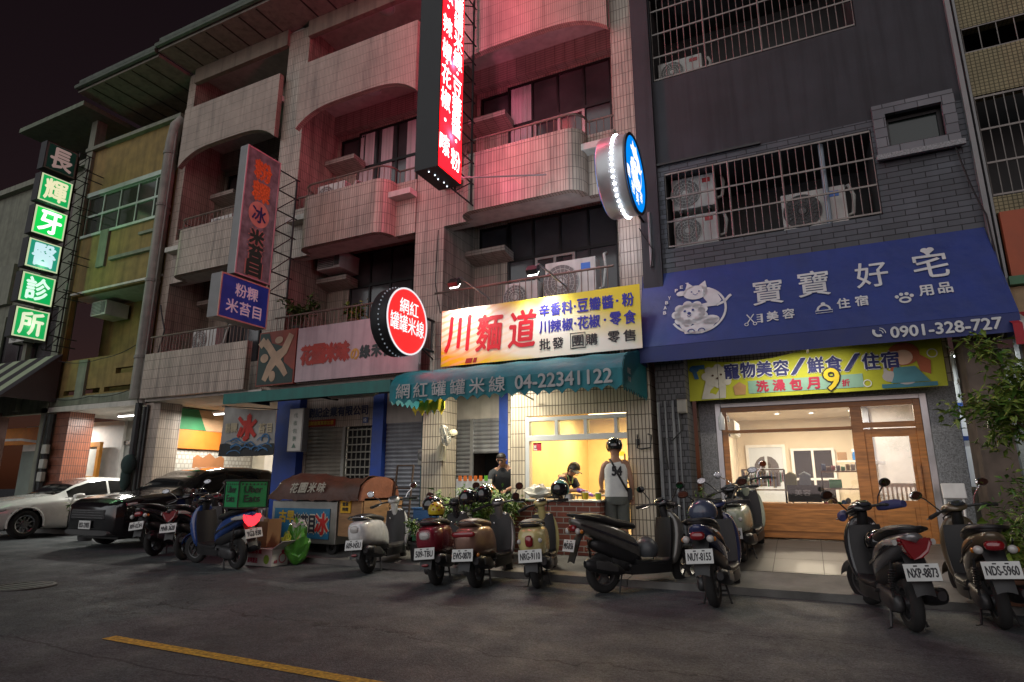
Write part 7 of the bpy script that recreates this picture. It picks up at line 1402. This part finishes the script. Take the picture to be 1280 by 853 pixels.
# ================================================================= inside the pet shop
t=thing("arched_door","white inner door with a split arched window at the back of the pet shop","door",(-.95,15.34,.47)); mb=MB(); mb.box(-.36,.36,0,.06,0,1.62); mb.build("door_leaf",mat("door_pale_blue",(.55,.6,.66),.5,var=.05),t,local=True); mb=MB(); 
for s in (-1,1): mb.prism([(s*.03,1.15),(s*.03,1.42),(s*.12,1.4),(s*.2,1.33),(s*.25,1.24),(s*.26,1.15)],'XZ',-.012,-.002); mb.prism([(s*.03,.75),(s*.03,1.1),(s*.26,1.1),(s*.26,.75)],'XZ',-.012,-.002)
mb.build("window",mat("door_pane",(.10,.09,.09),.2),t,local=True); mb=MB(); mb.box(-.42,-.36,-.02,.06,0,1.68); mb.box(.36,.42,-.02,.06,0,1.68); mb.box(-.36,.36,-.02,.06,1.62,1.68); mb.build("frame",WHITE,t,local=True)
t=thing("inner_window","white framed inner window with four black panes at the back of the pet shop","window",(.02,15.34,1.25)); mb=MB(); mb.box(-.4,.4,0,.05,-.35,.75); mb.build("pane",mat("inner_pane",(.02,.02,.022),.15),t,local=True); mb=MB()
for a,b,c,d in ((-.44,-.38,-.4,.8),(.38,.44,-.4,.8),(-.025,.025,-.35,.75),(-.38,.38,.75,.8),(-.38,.38,-.4,-.35),(-.38,-.025,.1,.15),(.025,.38,.1,.15)): mb.box(a,b,-.03,-.001,c,d)
mb.build("frame",WHITE,t,local=True)
t=thing("wall_shelf","small white wall shelf with a brown box and blue bottle in the pet shop","shelf",(.62,13.3,1.68)); mb=MB(); mb.box(-.2,.25,-.1,.1,0,.03); mb.build("shelf_board",WHITE,t,local=True)
tb=MB(); tb.box(.44,.6,13.24,13.36,1.712,1.86); tag(tb.build("small_box",CARD),"small brown box on the white wall shelf in the pet shop","box")
t=thing("spray_bottle","blue spray bottle on the white wall shelf in the pet shop","bottle",(.74,13.3,1.712)); mb=MB(); mb.lathe([(.001,0),(.05,.0),(.05,.13),(.02,.16)],(0,0,0),'Z',14); mb.build("body",mat("bottle_blue",(.02,.15,.4),.3),t,local=True,smooth=True); mb=MB(); mb.box(-.05,.03,-.015,.015,.16,.21); mb.build("nozzle",WHITE,t,local=True)
def rack(label,x0,x1,y,z0,levels,seed,frame):
    t=thing("display_rack",label,"rack",((x0+x1)/2,y,z0)); mb=MB()
    for x in (x0,x1):
        for dy in (-.12,.12): mb.tube([(x,y+dy,.49),(x,y+dy,z0+levels[-1])],.012,6)
    mb.build("post",DSTEEL,t); mb=MB()
    for l in levels: mb.box(x0,x1,y-.14,y+.14,z0+l-.012,z0+l+.008)
    mb.build("shelf_board",mat("rack_wood",(.2,.11,.05),.6),t); return t
rack("dark display rack hung with a row of pet collars behind the oak window",-1.12,-.45,11.6,.9,(.0,.28,.62),1,None); rack("dark display rack with folded goods and a green pouch behind the oak window",.12,.72,11.6,.9,(.0,.3,.58),2,None)
random.seed(11); COLS=[mat("goods_%d"%k,c,.6,var=.15) for k,c in enumerate(((.3,.05,.05),(.05,.12,.25),(.35,.25,.08),(.2,.2,.2),(.12,.06,.03),(.4,.38,.32),(.03,.25,.08)))]
for k in range(22):
    x=-1.09+k*.029; m=COLS[k%7]; mb=MB(); h=random.uniform(.16,.27); mb.lathe([(.017,-.006),(.023,0),(.017,.006)],(x,11.6,1.5-h*.2),'X',12); mb.box(x-.012,x+.012,11.585,11.6,1.5-h-.02,1.5-h*.3); tag(mb.build("pet_collar",m),"pet collar hanging in the row on the dark collar rack","collar","collars on the collar rack")
for k in range(8):
    x=.16+k*.072; m=COLS[(k*3+1)%7]; mb=MB(); h=random.uniform(.07,.16); mb.loft([(x-.03,11.6,1.49+h/2,.06,h/2,3),(x+.03,11.6,1.49+h/2,.05,h/2*.9,3)],12); tag(mb.build("folded_goods",m),"folded pet clothing lined up on top of the goods rack","folded clothing","goods on top of the goods rack")
mb=MB(); mb.loft([(.22,11.55,1.28,.08,.075,3),(.4,11.55,1.28,.08,.07,3)],14); tag(mb.build("green_bag",mat("pouch_green",(.02,.3,.09),.4)),"bright green pouch on the middle shelf of the goods rack","pouch")
for k in range(9):
    x=.14+k*.065; m=COLS[(k*2)%7]; mb=MB(); mb.ball((x,11.5+.05*(k%2),.95+.03*(k%3)),.04,.05,.05,10,6); tag(mb.build("pet_toy",m),"small pet toy in the row at the foot of the goods rack","toy","toys at the foot of the goods rack")
for x,m,l in ((-.36,mat("vest_olive",(.2,.2,.07),.7),"olive pet vest on a stand behind the chalk board"),(-.14,mat("vest_grey",(.22,.26,.28),.7),"grey pet vest on a stand behind the chalk board")):
    t=thing("pet_vest",l,"vest",(x,11.75,1.0)); mb=MB(); mb.loft([(-.09,0,.3,.07,.14,2.5),(0,0,.3,.09,.19,2.5),(.09,0,.3,.07,.14,2.5)],14); mb.build("cloth",m,t,local=True,smooth=True); mb=MB(); mb.tube([(0,0,-.5),(0,0,.15)],.015,6); mb.build("stand",DSTEEL,t,local=True)
t=thing("chalk_board","black chalk board with white writing in the oak window","chalk board",(-.17,11.35,.99)); mb=MB(); mb.box(-.25,.25,0,.02,0,.27); mb.build("board",mat("chalk_black",(.02,.02,.022),.7),t,local=True); mb=MB(); mb.frame((0,-.002,0),(1,0,0),(0,0,1)); mb.text("美容",-.14,.1,.1,.0,.24); mb.build("lettering",mat("chalk",(.45,.45,.45),.8),t,local=True); mb=MB(); mb.tube([(-.2,.06,0),(-.2,.03,.2)],.01,5); mb.build("strut",CARD,t,local=True)
cup("white_mug","white mug on the collar rack in the pet shop",-.95,11.55,1.192,.045,.09,WHITE)
t=thing("sales_counter","long wooden sales counter inside the pet shop window","counter",(-.2,12.1,.49)); mb=MB(); mb.box(-1.1,.9,-.25,.25,0,.44); mb.build("body",mat("counter_oak",(.34,.15,.05),.5),t,local=True); mb=MB(); mb.box(-1.15,.95,-.28,.28,.44,.47); mb.build("top",PLY,t,local=True)
t=thing("picket_gate","low white picket gate behind the glass of the oak door","gate",(1.2,11.35,.49)); mb=MB()
for k in range(11): mb.box(-.32+k*.062,-.295+k*.062,-.01,.01,0,.76)
mb.build("picket",mat("gate_cream",(.5,.45,.36),.6),t,local=True); mb=MB(); mb.box(-.34,.36,-.025,.025,.74,.8); mb.box(-.34,.36,-.02,-.0105,.1,.16); mb.build("rail",MATS["gate_cream"],t,local=True)
t=thing("cat_tree","white cat tree half seen through the oak door glass","cat tree",(.98,12.6,.49)); mb=MB(); mb.tube([(0,0,0),(0,0,1.2)],.05,10); mb.build("post",WHITE,t,local=True); mb=MB(); mb.cyl((0,0,.6),.16,.05); mb.cyl((0,0,1.15),.18,.05); mb.build("platform",WHITE,t,local=True)
for x,z,l in ((-1.45,2.45,"upper black security camera high on the pet shop wall"),(-1.45,2.2,"black wall light just under the pet shop camera")):
    t=thing("wall_spot",l,"wall fixture",(x,11.6,z)); mb=MB(); mb.loft([(0,0,0,.05,.05,2.4),(.18,-.05,-.04,.06,.06,2.4)],12); mb.build("body",BLACK,t,local=True,smooth=True); mb=MB(); mb.box(-.1,.0,-.03,.03,-.03,.03); mb.build("arm",DSTEEL,t,local=True)
t=thing("split_air_conditioner","white indoor cooling unit on the pet shop side wall","air conditioner",(-1.5,13.0,2.2)); mb=MB(); mb.box(0,.22,-.45,.45,0,.3); mb.build("casing",WHITE,t,local=True,bevel=.04); mb=MB(); mb.box(.221,.226,-.4,.4,.03,.07); mb.build("louver",GREYP,t,local=True)
# ================================================================= people
SKIN=mat("skin",(.36,.2,.13),.5,var=.08); HAIRM=mat("black_hair",(.012,.01,.009),.55,var=0)
def skinned(joints,edges,sub=2):
    names=list(joints); me=bpy.data.meshes.new("figure"); me.from_pydata([joints[k][:3] for k in names],[(names.index(a),names.index(b)) for a,b in edges],[])
    o=bpy.data.objects.new("figure",me); S.collection.objects.link(o); o.modifiers.new("skin",'SKIN').use_smooth_shade=True
    sv=me.skin_vertices[0].data
    for i,k in enumerate(names):
        r=joints[k][3]; r=r if isinstance(r,tuple) else (r,r); sv[i].radius=r; sv[i].use_root=(i==0)
    m=o.modifiers.new("sub",'SUBSURF'); m.levels=m.render_levels=sub
    bpy.context.view_layer.update(); em=bpy.data.meshes.new_from_object(o.evaluated_get(bpy.context.evaluated_depsgraph_get()))
    v=[tuple(x.co) for x in em.vertices]; f=[list(p.vertices) for p in em.polygons]; bpy.data.objects.remove(o); bpy.data.meshes.remove(me); bpy.data.meshes.remove(em); return v,f
def torso(mb,secs):
    o=mb.M; mb.M=LOFTZ; mb.loft([(z,0,x,hw,hx,2.5) for z,x,hw,hx in secs],20); mb.M=o; return mb
def sleeve(mb,pts,r):
    return mb.tube(pts,r,12)
def chain(*n): return list(zip(n,n[1:]))
def hand(mb,w,d,up,curl=.5,s=1.):
    """palm with five bent fingers continuing the forearm along d"""
    w=Vector(w); d=Vector(d).normalized(); up=Vector(up).normalized(); side=d.cross(up).normalized()
    mb.loft if 0 else None
    for k,(o,l) in enumerate(((-.03,.062),(-.01,.075),(.01,.07),(.03,.055))):
        p0=w+d*.015+side*o*.5*s; p1=w+d*.085*s+side*o*s; p2=p1+(d*math.cos(curl)-up*math.sin(curl))*l*.55*s; p3=p2+(d*math.cos(curl*2)-up*math.sin(curl*2))*l*.45*s; mb.tube([p0,p1,p2,p3],[.016*s,.012*s,.010*s,.007*s],6)
    p1=w+d*.04*s-side*.035*s; mb.tube([w+d*.02,p1,p1+d*.03*s-side*.015*s-up*.01,p1+d*.05*s-side*.008*s-up*.025],[.016*s,.013*s,.011*s,.008*s],6)
    mb.ball(tuple(w+d*.05*s),.036*s,.036*s,.022*s,10,6)
def face(mb,h,fw,up,s=1.):
    """nose, ears on the skin mesh; h = head centre, fw = facing"""
    h=Vector(h); fw=Vector(fw).normalized(); sd=fw.cross(Vector(up)).normalized(); up=sd.cross(fw).normalized()
    mb.tube([h+fw*.085*s+up*.015,h+fw*.105*s-up*.015,h+fw*.09*s-up*.028],[.008,.014,.008],6)
    for q in (-1,1): mb.ball(tuple(h+sd*q*.088*s-fw*.005-up*.005),.02,.02,.03,8,6)
    return h,fw,sd,up
def features(parent,h,fw,sd,up,s=1.):
    mb=MB()
    for q in (-1,1): mb.ball(tuple(h+fw*.083*s+sd*q*.033+up*.02),.011,.011,.009,8,6)
    mb.build("eye",mat("eye_dark",(.02,.015,.012),.2,var=0),parent,local=True,smooth=True)
    mb=MB(); mb.tube([h+fw*.082*s-sd*.028-up*.05,h+fw*.092*s-up*.052,h+fw*.082*s+sd*.028-up*.05],.006,6); mb.build("mouth",mat("lips",(.28,.09,.07),.5,var=0),parent,local=True)
    mb=MB()
    for q in (-1,1): mb.tube([h+fw*.086*s+sd*q*.016+up*.038,h+fw*.082*s+sd*q*.05+up*.04],.005,5)
    mb.build("eyebrow",HAIRM,parent,local=True)
def cap_of_hair(parent,h,fw,up,s=1.,front=.35,low=-.02,name="hair",m=None,k=1.08):
    h=Vector(h); fw=Vector(fw).normalized(); sd=fw.cross(Vector(up)).normalized(); up=sd.cross(fw).normalized(); mb=MB(); P=[]
    for i in range(8):
        a=i/7; row=[]
        for j in range(25):
            w=2*PI*j/24; c=math.cos(w); lim=(front if c>0 else low)*abs(c)+(.12)*(1-abs(c)) if c>0 else low*abs(c)+.1*(1-abs(c)); th=PI/2-(PI/2-lim*PI/2)*a
            row.append(h+up*.015*s+(fw*c*math.cos(th)*.098+sd*math.sin(w)*math.cos(th)*.088+up*math.sin(th)*.112)*s*k)
        P.append(row)
    mb.grid(P); return mb.build(name,m or HAIRM,parent,local=True,smooth=True)
# --- man in white vest and helmet, seen from behind at the counter
def man_vest():
    t=thing("person","person in a white numbered vest and grey shorts wearing a helmet at the counter","person",(-2.86,9.72,FC(9.72)-.01),R(112))
    t.scale=(.96,.96,.95)
    J={'pel':(0,0,.95,.14),'sp':(0,0,1.1,.135),'ch':(.01,0,1.3,(.15,.15)),'nb':(0,0,1.45,.08),'nk':(.015,0,1.52,.058),'h0':(.03,0,1.58,.075),'h1':(.035,0,1.66,.095),'h2':(.03,0,1.75,.07),
       'sl':(0,.18,1.41,.07),'el':(.03,.25,1.14,.046),'wl':(.2,.22,1.0,.032),'sr':(0,-.18,1.41,.07),'er':(-.02,-.25,1.13,.047),'wr':(.04,-.26,.89,.033),
       'hl':(0,.09,.9,.1),'kl':(.02,.1,.5,.066),'al':(-.01,.1,.09,.042),'tl':(.15,.12,.04,.036),'hr':(0,-.09,.9,.1),'kr':(.04,-.11,.5,.066),'ar':(0,-.12,.09,.042),'tr':(.15,-.15,.04,.036)}
    E=chain('pel','sp','ch','nb','nk','h0','h1','h2')+chain('nb','sl','el','wl')+chain('nb','sr','er','wr')+chain('pel','hl','kl','al','tl')+chain('pel','hr','kr','ar','tr')
    v,f=skinned(J,E); mb=MB(); mb.add(v,f); hand(mb,J['wl'][:3],(.9,-.1,-.2),(0,0,1),.5); hand(mb,J['wr'][:3],(.15,0,-1),(1,0,0),.35); face(mb,(.04,0,1.66),(1,.2,-.1),(0,0,1)); b=mb.build("body",SKIN,t,local=True,smooth=True)
    mb=MB(); torso(mb,[(.86,0,.185,.14),(.9,0,.195,.15),(1.05,0,.185,.14),(1.2,0,.195,.145),(1.33,.0,.2,.135),(1.41,.0,.175,.11),(1.46,0,.11,.075)]); mb.build("vest",mat("vest_white",(.62,.64,.63),.8,var=.08,bump=.4,bscale=18),t,local=True,smooth=True)
    mb=MB(); torso(mb,[(.76,0,.17,.14),(.82,0,.195,.15),(.92,0,.188,.145)]); 
    for q,kx in ((1,.02),(-1,.03)): mb.tube([(0,q*.095,.84),(kx*.6,q*.1,.65),(kx,q*.105,.47)],[.118,.112,.108],14)
    mb.build("shorts",mat("shorts_grey",(.10,.11,.10),.85,bump=.4,bscale=16),t,local=True,smooth=True)
    mb=MB(); 
    for (x,y) in ((.06,.11),(.07,-.135)): mb.loft([(x-.1,y,.05,.04,.045,3),(x+.02,y,.05,.048,.045,3),(x+.13,y,.035,.04,.03,2.6)],14)
    mb.build("shoe",BLACK,t,local=True,smooth=True)
    helmet("",(.035,0,1.66),R(14),HB,s=1.12,parent=t,stripe=mat("sticker_light",(.35,.36,.36),.4,var=0))
    mb=MB(); mb.tube([(-.02,.1,1.5),(-.10,.06,1.43),(-.16,-.02,1.25),(-.14,-.14,1.03),(-.03,-.2,.95)],.017,8); mb.tube([(-.02,.1,1.5),(.1,.05,1.4),(.17,-.05,1.2),(.12,-.16,1.0),(-.0,-.2,.95)],.017,8); st=mb.build("bag_strap",BLACK,t,local=True); mb=MB(); mb.loft([(-.08,-.2,.93,.05,.1,4),(.1,-.2,.93,.05,.1,4)],14); mb.build("sling_bag",BLACK,t,local=True,smooth=True)
    mb=MB(); mb.frame((-.149,0,1.27),(0,-1,0),(-.0,0,1)); mb.text("54",-.075,-.04,.15,.008,.16,'L',.004); mb.build("lettering",mat("vest_print",(.02,.02,.025),.7),t,local=True)
man_vest()
# --- cook in dark T-shirt, head bowed, working behind the plants
def cook():
    t=thing("person","person in a dark T-shirt with bowed head working behind the potted plants","person",(-5.12,10.25,.28),R(-82))
    t.scale=(.97,.97,.95)
    J={'pel':(-.12,0,.88,.14),'sp':(-.07,0,1.03,.135),'ch':(.02,0,1.21,.15),'nb':(.06,0,1.34,.08),'nk':(.1,0,1.4,.058),'h0':(.14,0,1.43,.07),'h1':(.19,0,1.49,.092),'h2':(.2,0,1.57,.072),
       'sl':(.05,.19,1.29,.068),'el':(.06,.28,1.02,.048),'wl':(.3,.12,.93,.034),'sr':(.05,-.19,1.29,.068),'er':(.08,-.27,1.03,.048),'wr':(.32,-.08,.95,.034),
       'hl':(-.12,.09,.84,.1),'kl':(-.06,.1,.46,.066),'al':(-.1,.1,.09,.042),'tl':(.05,.11,.04,.036),'hr':(-.12,-.09,.84,.1),'kr':(-.06,-.1,.46,.066),'ar':(-.1,-.1,.09,.042),'tr':(.05,-.11,.04,.036)}
    E=chain('pel','sp','ch','nb','nk','h0','h1','h2')+chain('nb','sl','el','wl')+chain('nb','sr','er','wr')+chain('pel','hl','kl','al','tl')+chain('pel','hr','kr','ar','tr')
    v,f=skinned(J,E); mb=MB(); mb.add(v,f); hand(mb,J['wl'][:3],(.8,-.3,-.2),(0,0,1),.7); hand(mb,J['wr'][:3],(.8,.3,-.2),(0,0,1),.7); fc=face(mb,(.195,0,1.5),(1,0,-.55),(0,0,1)); b=mb.build("body",SKIN,t,local=True,smooth=True); features(t,*fc)
    cap_of_hair(t,(.185,0,1.505),(1,0,-.55),(0,0,1),1.02,.45,-.1)
    mb=MB(); torso(mb,[(.8,-.13,.18,.14),(.9,-.12,.185,.145),(1.03,-.07,.185,.145),(1.15,-.01,.2,.15),(1.25,.03,.205,.13),(1.31,.05,.17,.1),(1.355,.065,.09,.075)])
    for q in (1,-1): sleeve(mb,[(.04,q*.13,1.29),(.055,q*.21,1.24),(.06,q*.265,1.09)],[.085,.09,.08])
    mb.build("shirt",mat("tee_charcoal",(.03,.034,.04),.85,var=.1,bump=.4,bscale=18),t,local=True,smooth=True)
    v,f=skinned({'pel':(-.12,0,.88,.155),'hl':(-.12,.09,.82,.12),'kl':(-.06,.1,.46,.085),'al':(-.1,.1,.1,.065),'hr':(-.12,-.09,.82,.12),'kr':(-.06,-.1,.46,.085),'ar':(-.1,-.1,.1,.065)},chain('pel','hl','kl','al')+chain('pel','hr','kr','ar')); mb=MB(); mb.add(v,f); mb.build("trousers",mat("trousers_dark",(.02,.02,.025),.85),t,local=True,smooth=True)
    mb=MB(); h,fw,sd,up=fc
    for q in (-1,1): mb.lathe([(.024,-.002),(.027,0),(.024,.002)],(0,0,0),'X',16) if 0 else mb.tube([h+fw*.1+sd*q*.036+up*.02+(sd*math.cos(a)+up*math.sin(a))*.022 for a in [k*PI/6 for k in range(13)]],.003,4)
    mb.build("glasses",BLACK,t,local=True)
cook()
# --- woman in cap and purple gloves behind the brick counter, seen in profile
def woman():
    t=thing("person","person in a black cap and purple gloves bending over the brick counter","person",(-4.0,10.42,.33),R(-14))
    J={'pel':(-.16,0,.76,.135),'sp':(-.1,0,.88,.125),'ch':(.0,0,1.0,.135),'nb':(.06,0,1.09,.072),'nk':(.1,0,1.12,.052),'h0':(.14,0,1.13,.068),'h1':(.19,0,1.17,.09),'h2':(.2,0,1.25,.07),
       'sl':(.05,.17,1.04,.06),'el':(.14,.22,.82,.042),'wl':(.36,.1,.80,.03),'sr':(.05,-.17,1.04,.06),'er':(.16,-.22,.84,.042),'wr':(.38,-.12,.84,.03),
       'hl':(-.16,.08,.72,.1),'kl':(.02,.09,.40,.062),'al':(-.06,.09,.08,.04),'tl':(.08,.1,.035,.034),'hr':(-.16,-.08,.72,.1),'kr':(.02,-.09,.40,.062),'ar':(-.06,-.09,.08,.04),'tr':(.08,-.1,.035,.034)}
    E=chain('pel','sp','ch','nb','nk','h0','h1','h2')+chain('nb','sl','el','wl')+chain('nb','sr','er','wr')+chain('pel','hl','kl','al','tl')+chain('pel','hr','kr','ar','tr')
    v,f=skinned(J,E); mb=MB(); mb.add(v,f); fc=face(mb,(.195,0,1.175),(1,-.15,-.4),(0,0,1)); mb.build("body",SKIN,t,local=True,smooth=True); features(t,*fc)
    mb=MB(); hand(mb,J['wl'][:3],(.8,-.1,-.1),(0,0,1),.5,1.1); hand(mb,J['wr'][:3],(.8,.1,.0),(0,0,1),.7,1.1); mb.tube([(.33,.11,.8),(.4,.09,.8)],.036,8); mb.tube([(.35,-.13,.838),(.42,-.11,.842)],.036,8); mb.split("glove",mat("glove_purple",(.13,.05,.42),.35,var=.1),t,local=True,smooth=True)
    cap_of_hair(t,(.17,0,1.17),(1,-.15,-.4),(0,0,1),1.04,.4,-.5)
    cp=cap_of_hair(t,(.19,0,1.185),(1,-.15,-.4),(0,0,1),1.12,.12,.12,"cap",mat("cap_black",(.014,.014,.016),.7,var=0)); mb=MB(); mb.shell([[(.25+.13*i/4-.03*(2*j/6-1)**2,-.04-.02+.085*(2*j/6-1),1.195-.065*i/4-.02*(2*j/6-1)**2) for j in range(7)] for i in range(5)],(0,0,.008)); mb.build("brim",MATS["cap_black"],cp,local=True,smooth=True)
    mb=MB(); torso(mb,[(.68,-.17,.17,.14),(.78,-.15,.165,.14),(.9,-.09,.165,.14),(1.0,-.01,.175,.135),(1.06,.035,.15,.1),(1.1,.06,.085,.07)])
    for q in (1,-1): sleeve(mb,[(.03,q*.12,1.03),(.055,q*.185,1.0),(.11,q*.21,.89)],[.075,.08,.07])
    mb.build("shirt",mat("tee_navy",(.016,.022,.045),.85,var=.1,bump=.4,bscale=18),t,local=True,smooth=True)
    mb=MB(); mb.tube([(.02,-.1,1.13),(.12,-.08,1.08),(.13,-.05,.95)],.014,6); mb.tube([(.02,.1,1.13),(.12,.06,1.08),(.13,.03,.95)],.014,6); mb.build("apron_strap",mat("apron_green",(.2,.36,.14),.7),t,local=True)
    v,f=skinned({'pel':(-.16,0,.75,.15),'hl':(-.16,.08,.7,.115),'kl':(.02,.09,.40,.08),'al':(-.06,.09,.1,.06),'hr':(-.16,-.08,.7,.115),'kr':(.02,-.09,.40,.08),'ar':(-.06,-.09,.1,.06)},chain('pel','hl','kl','al')+chain('pel','hr','kr','ar')); mb=MB(); mb.add(v,f); mb.build("trousers",MATS["trousers_dark"],t,local=True,smooth=True)
woman()
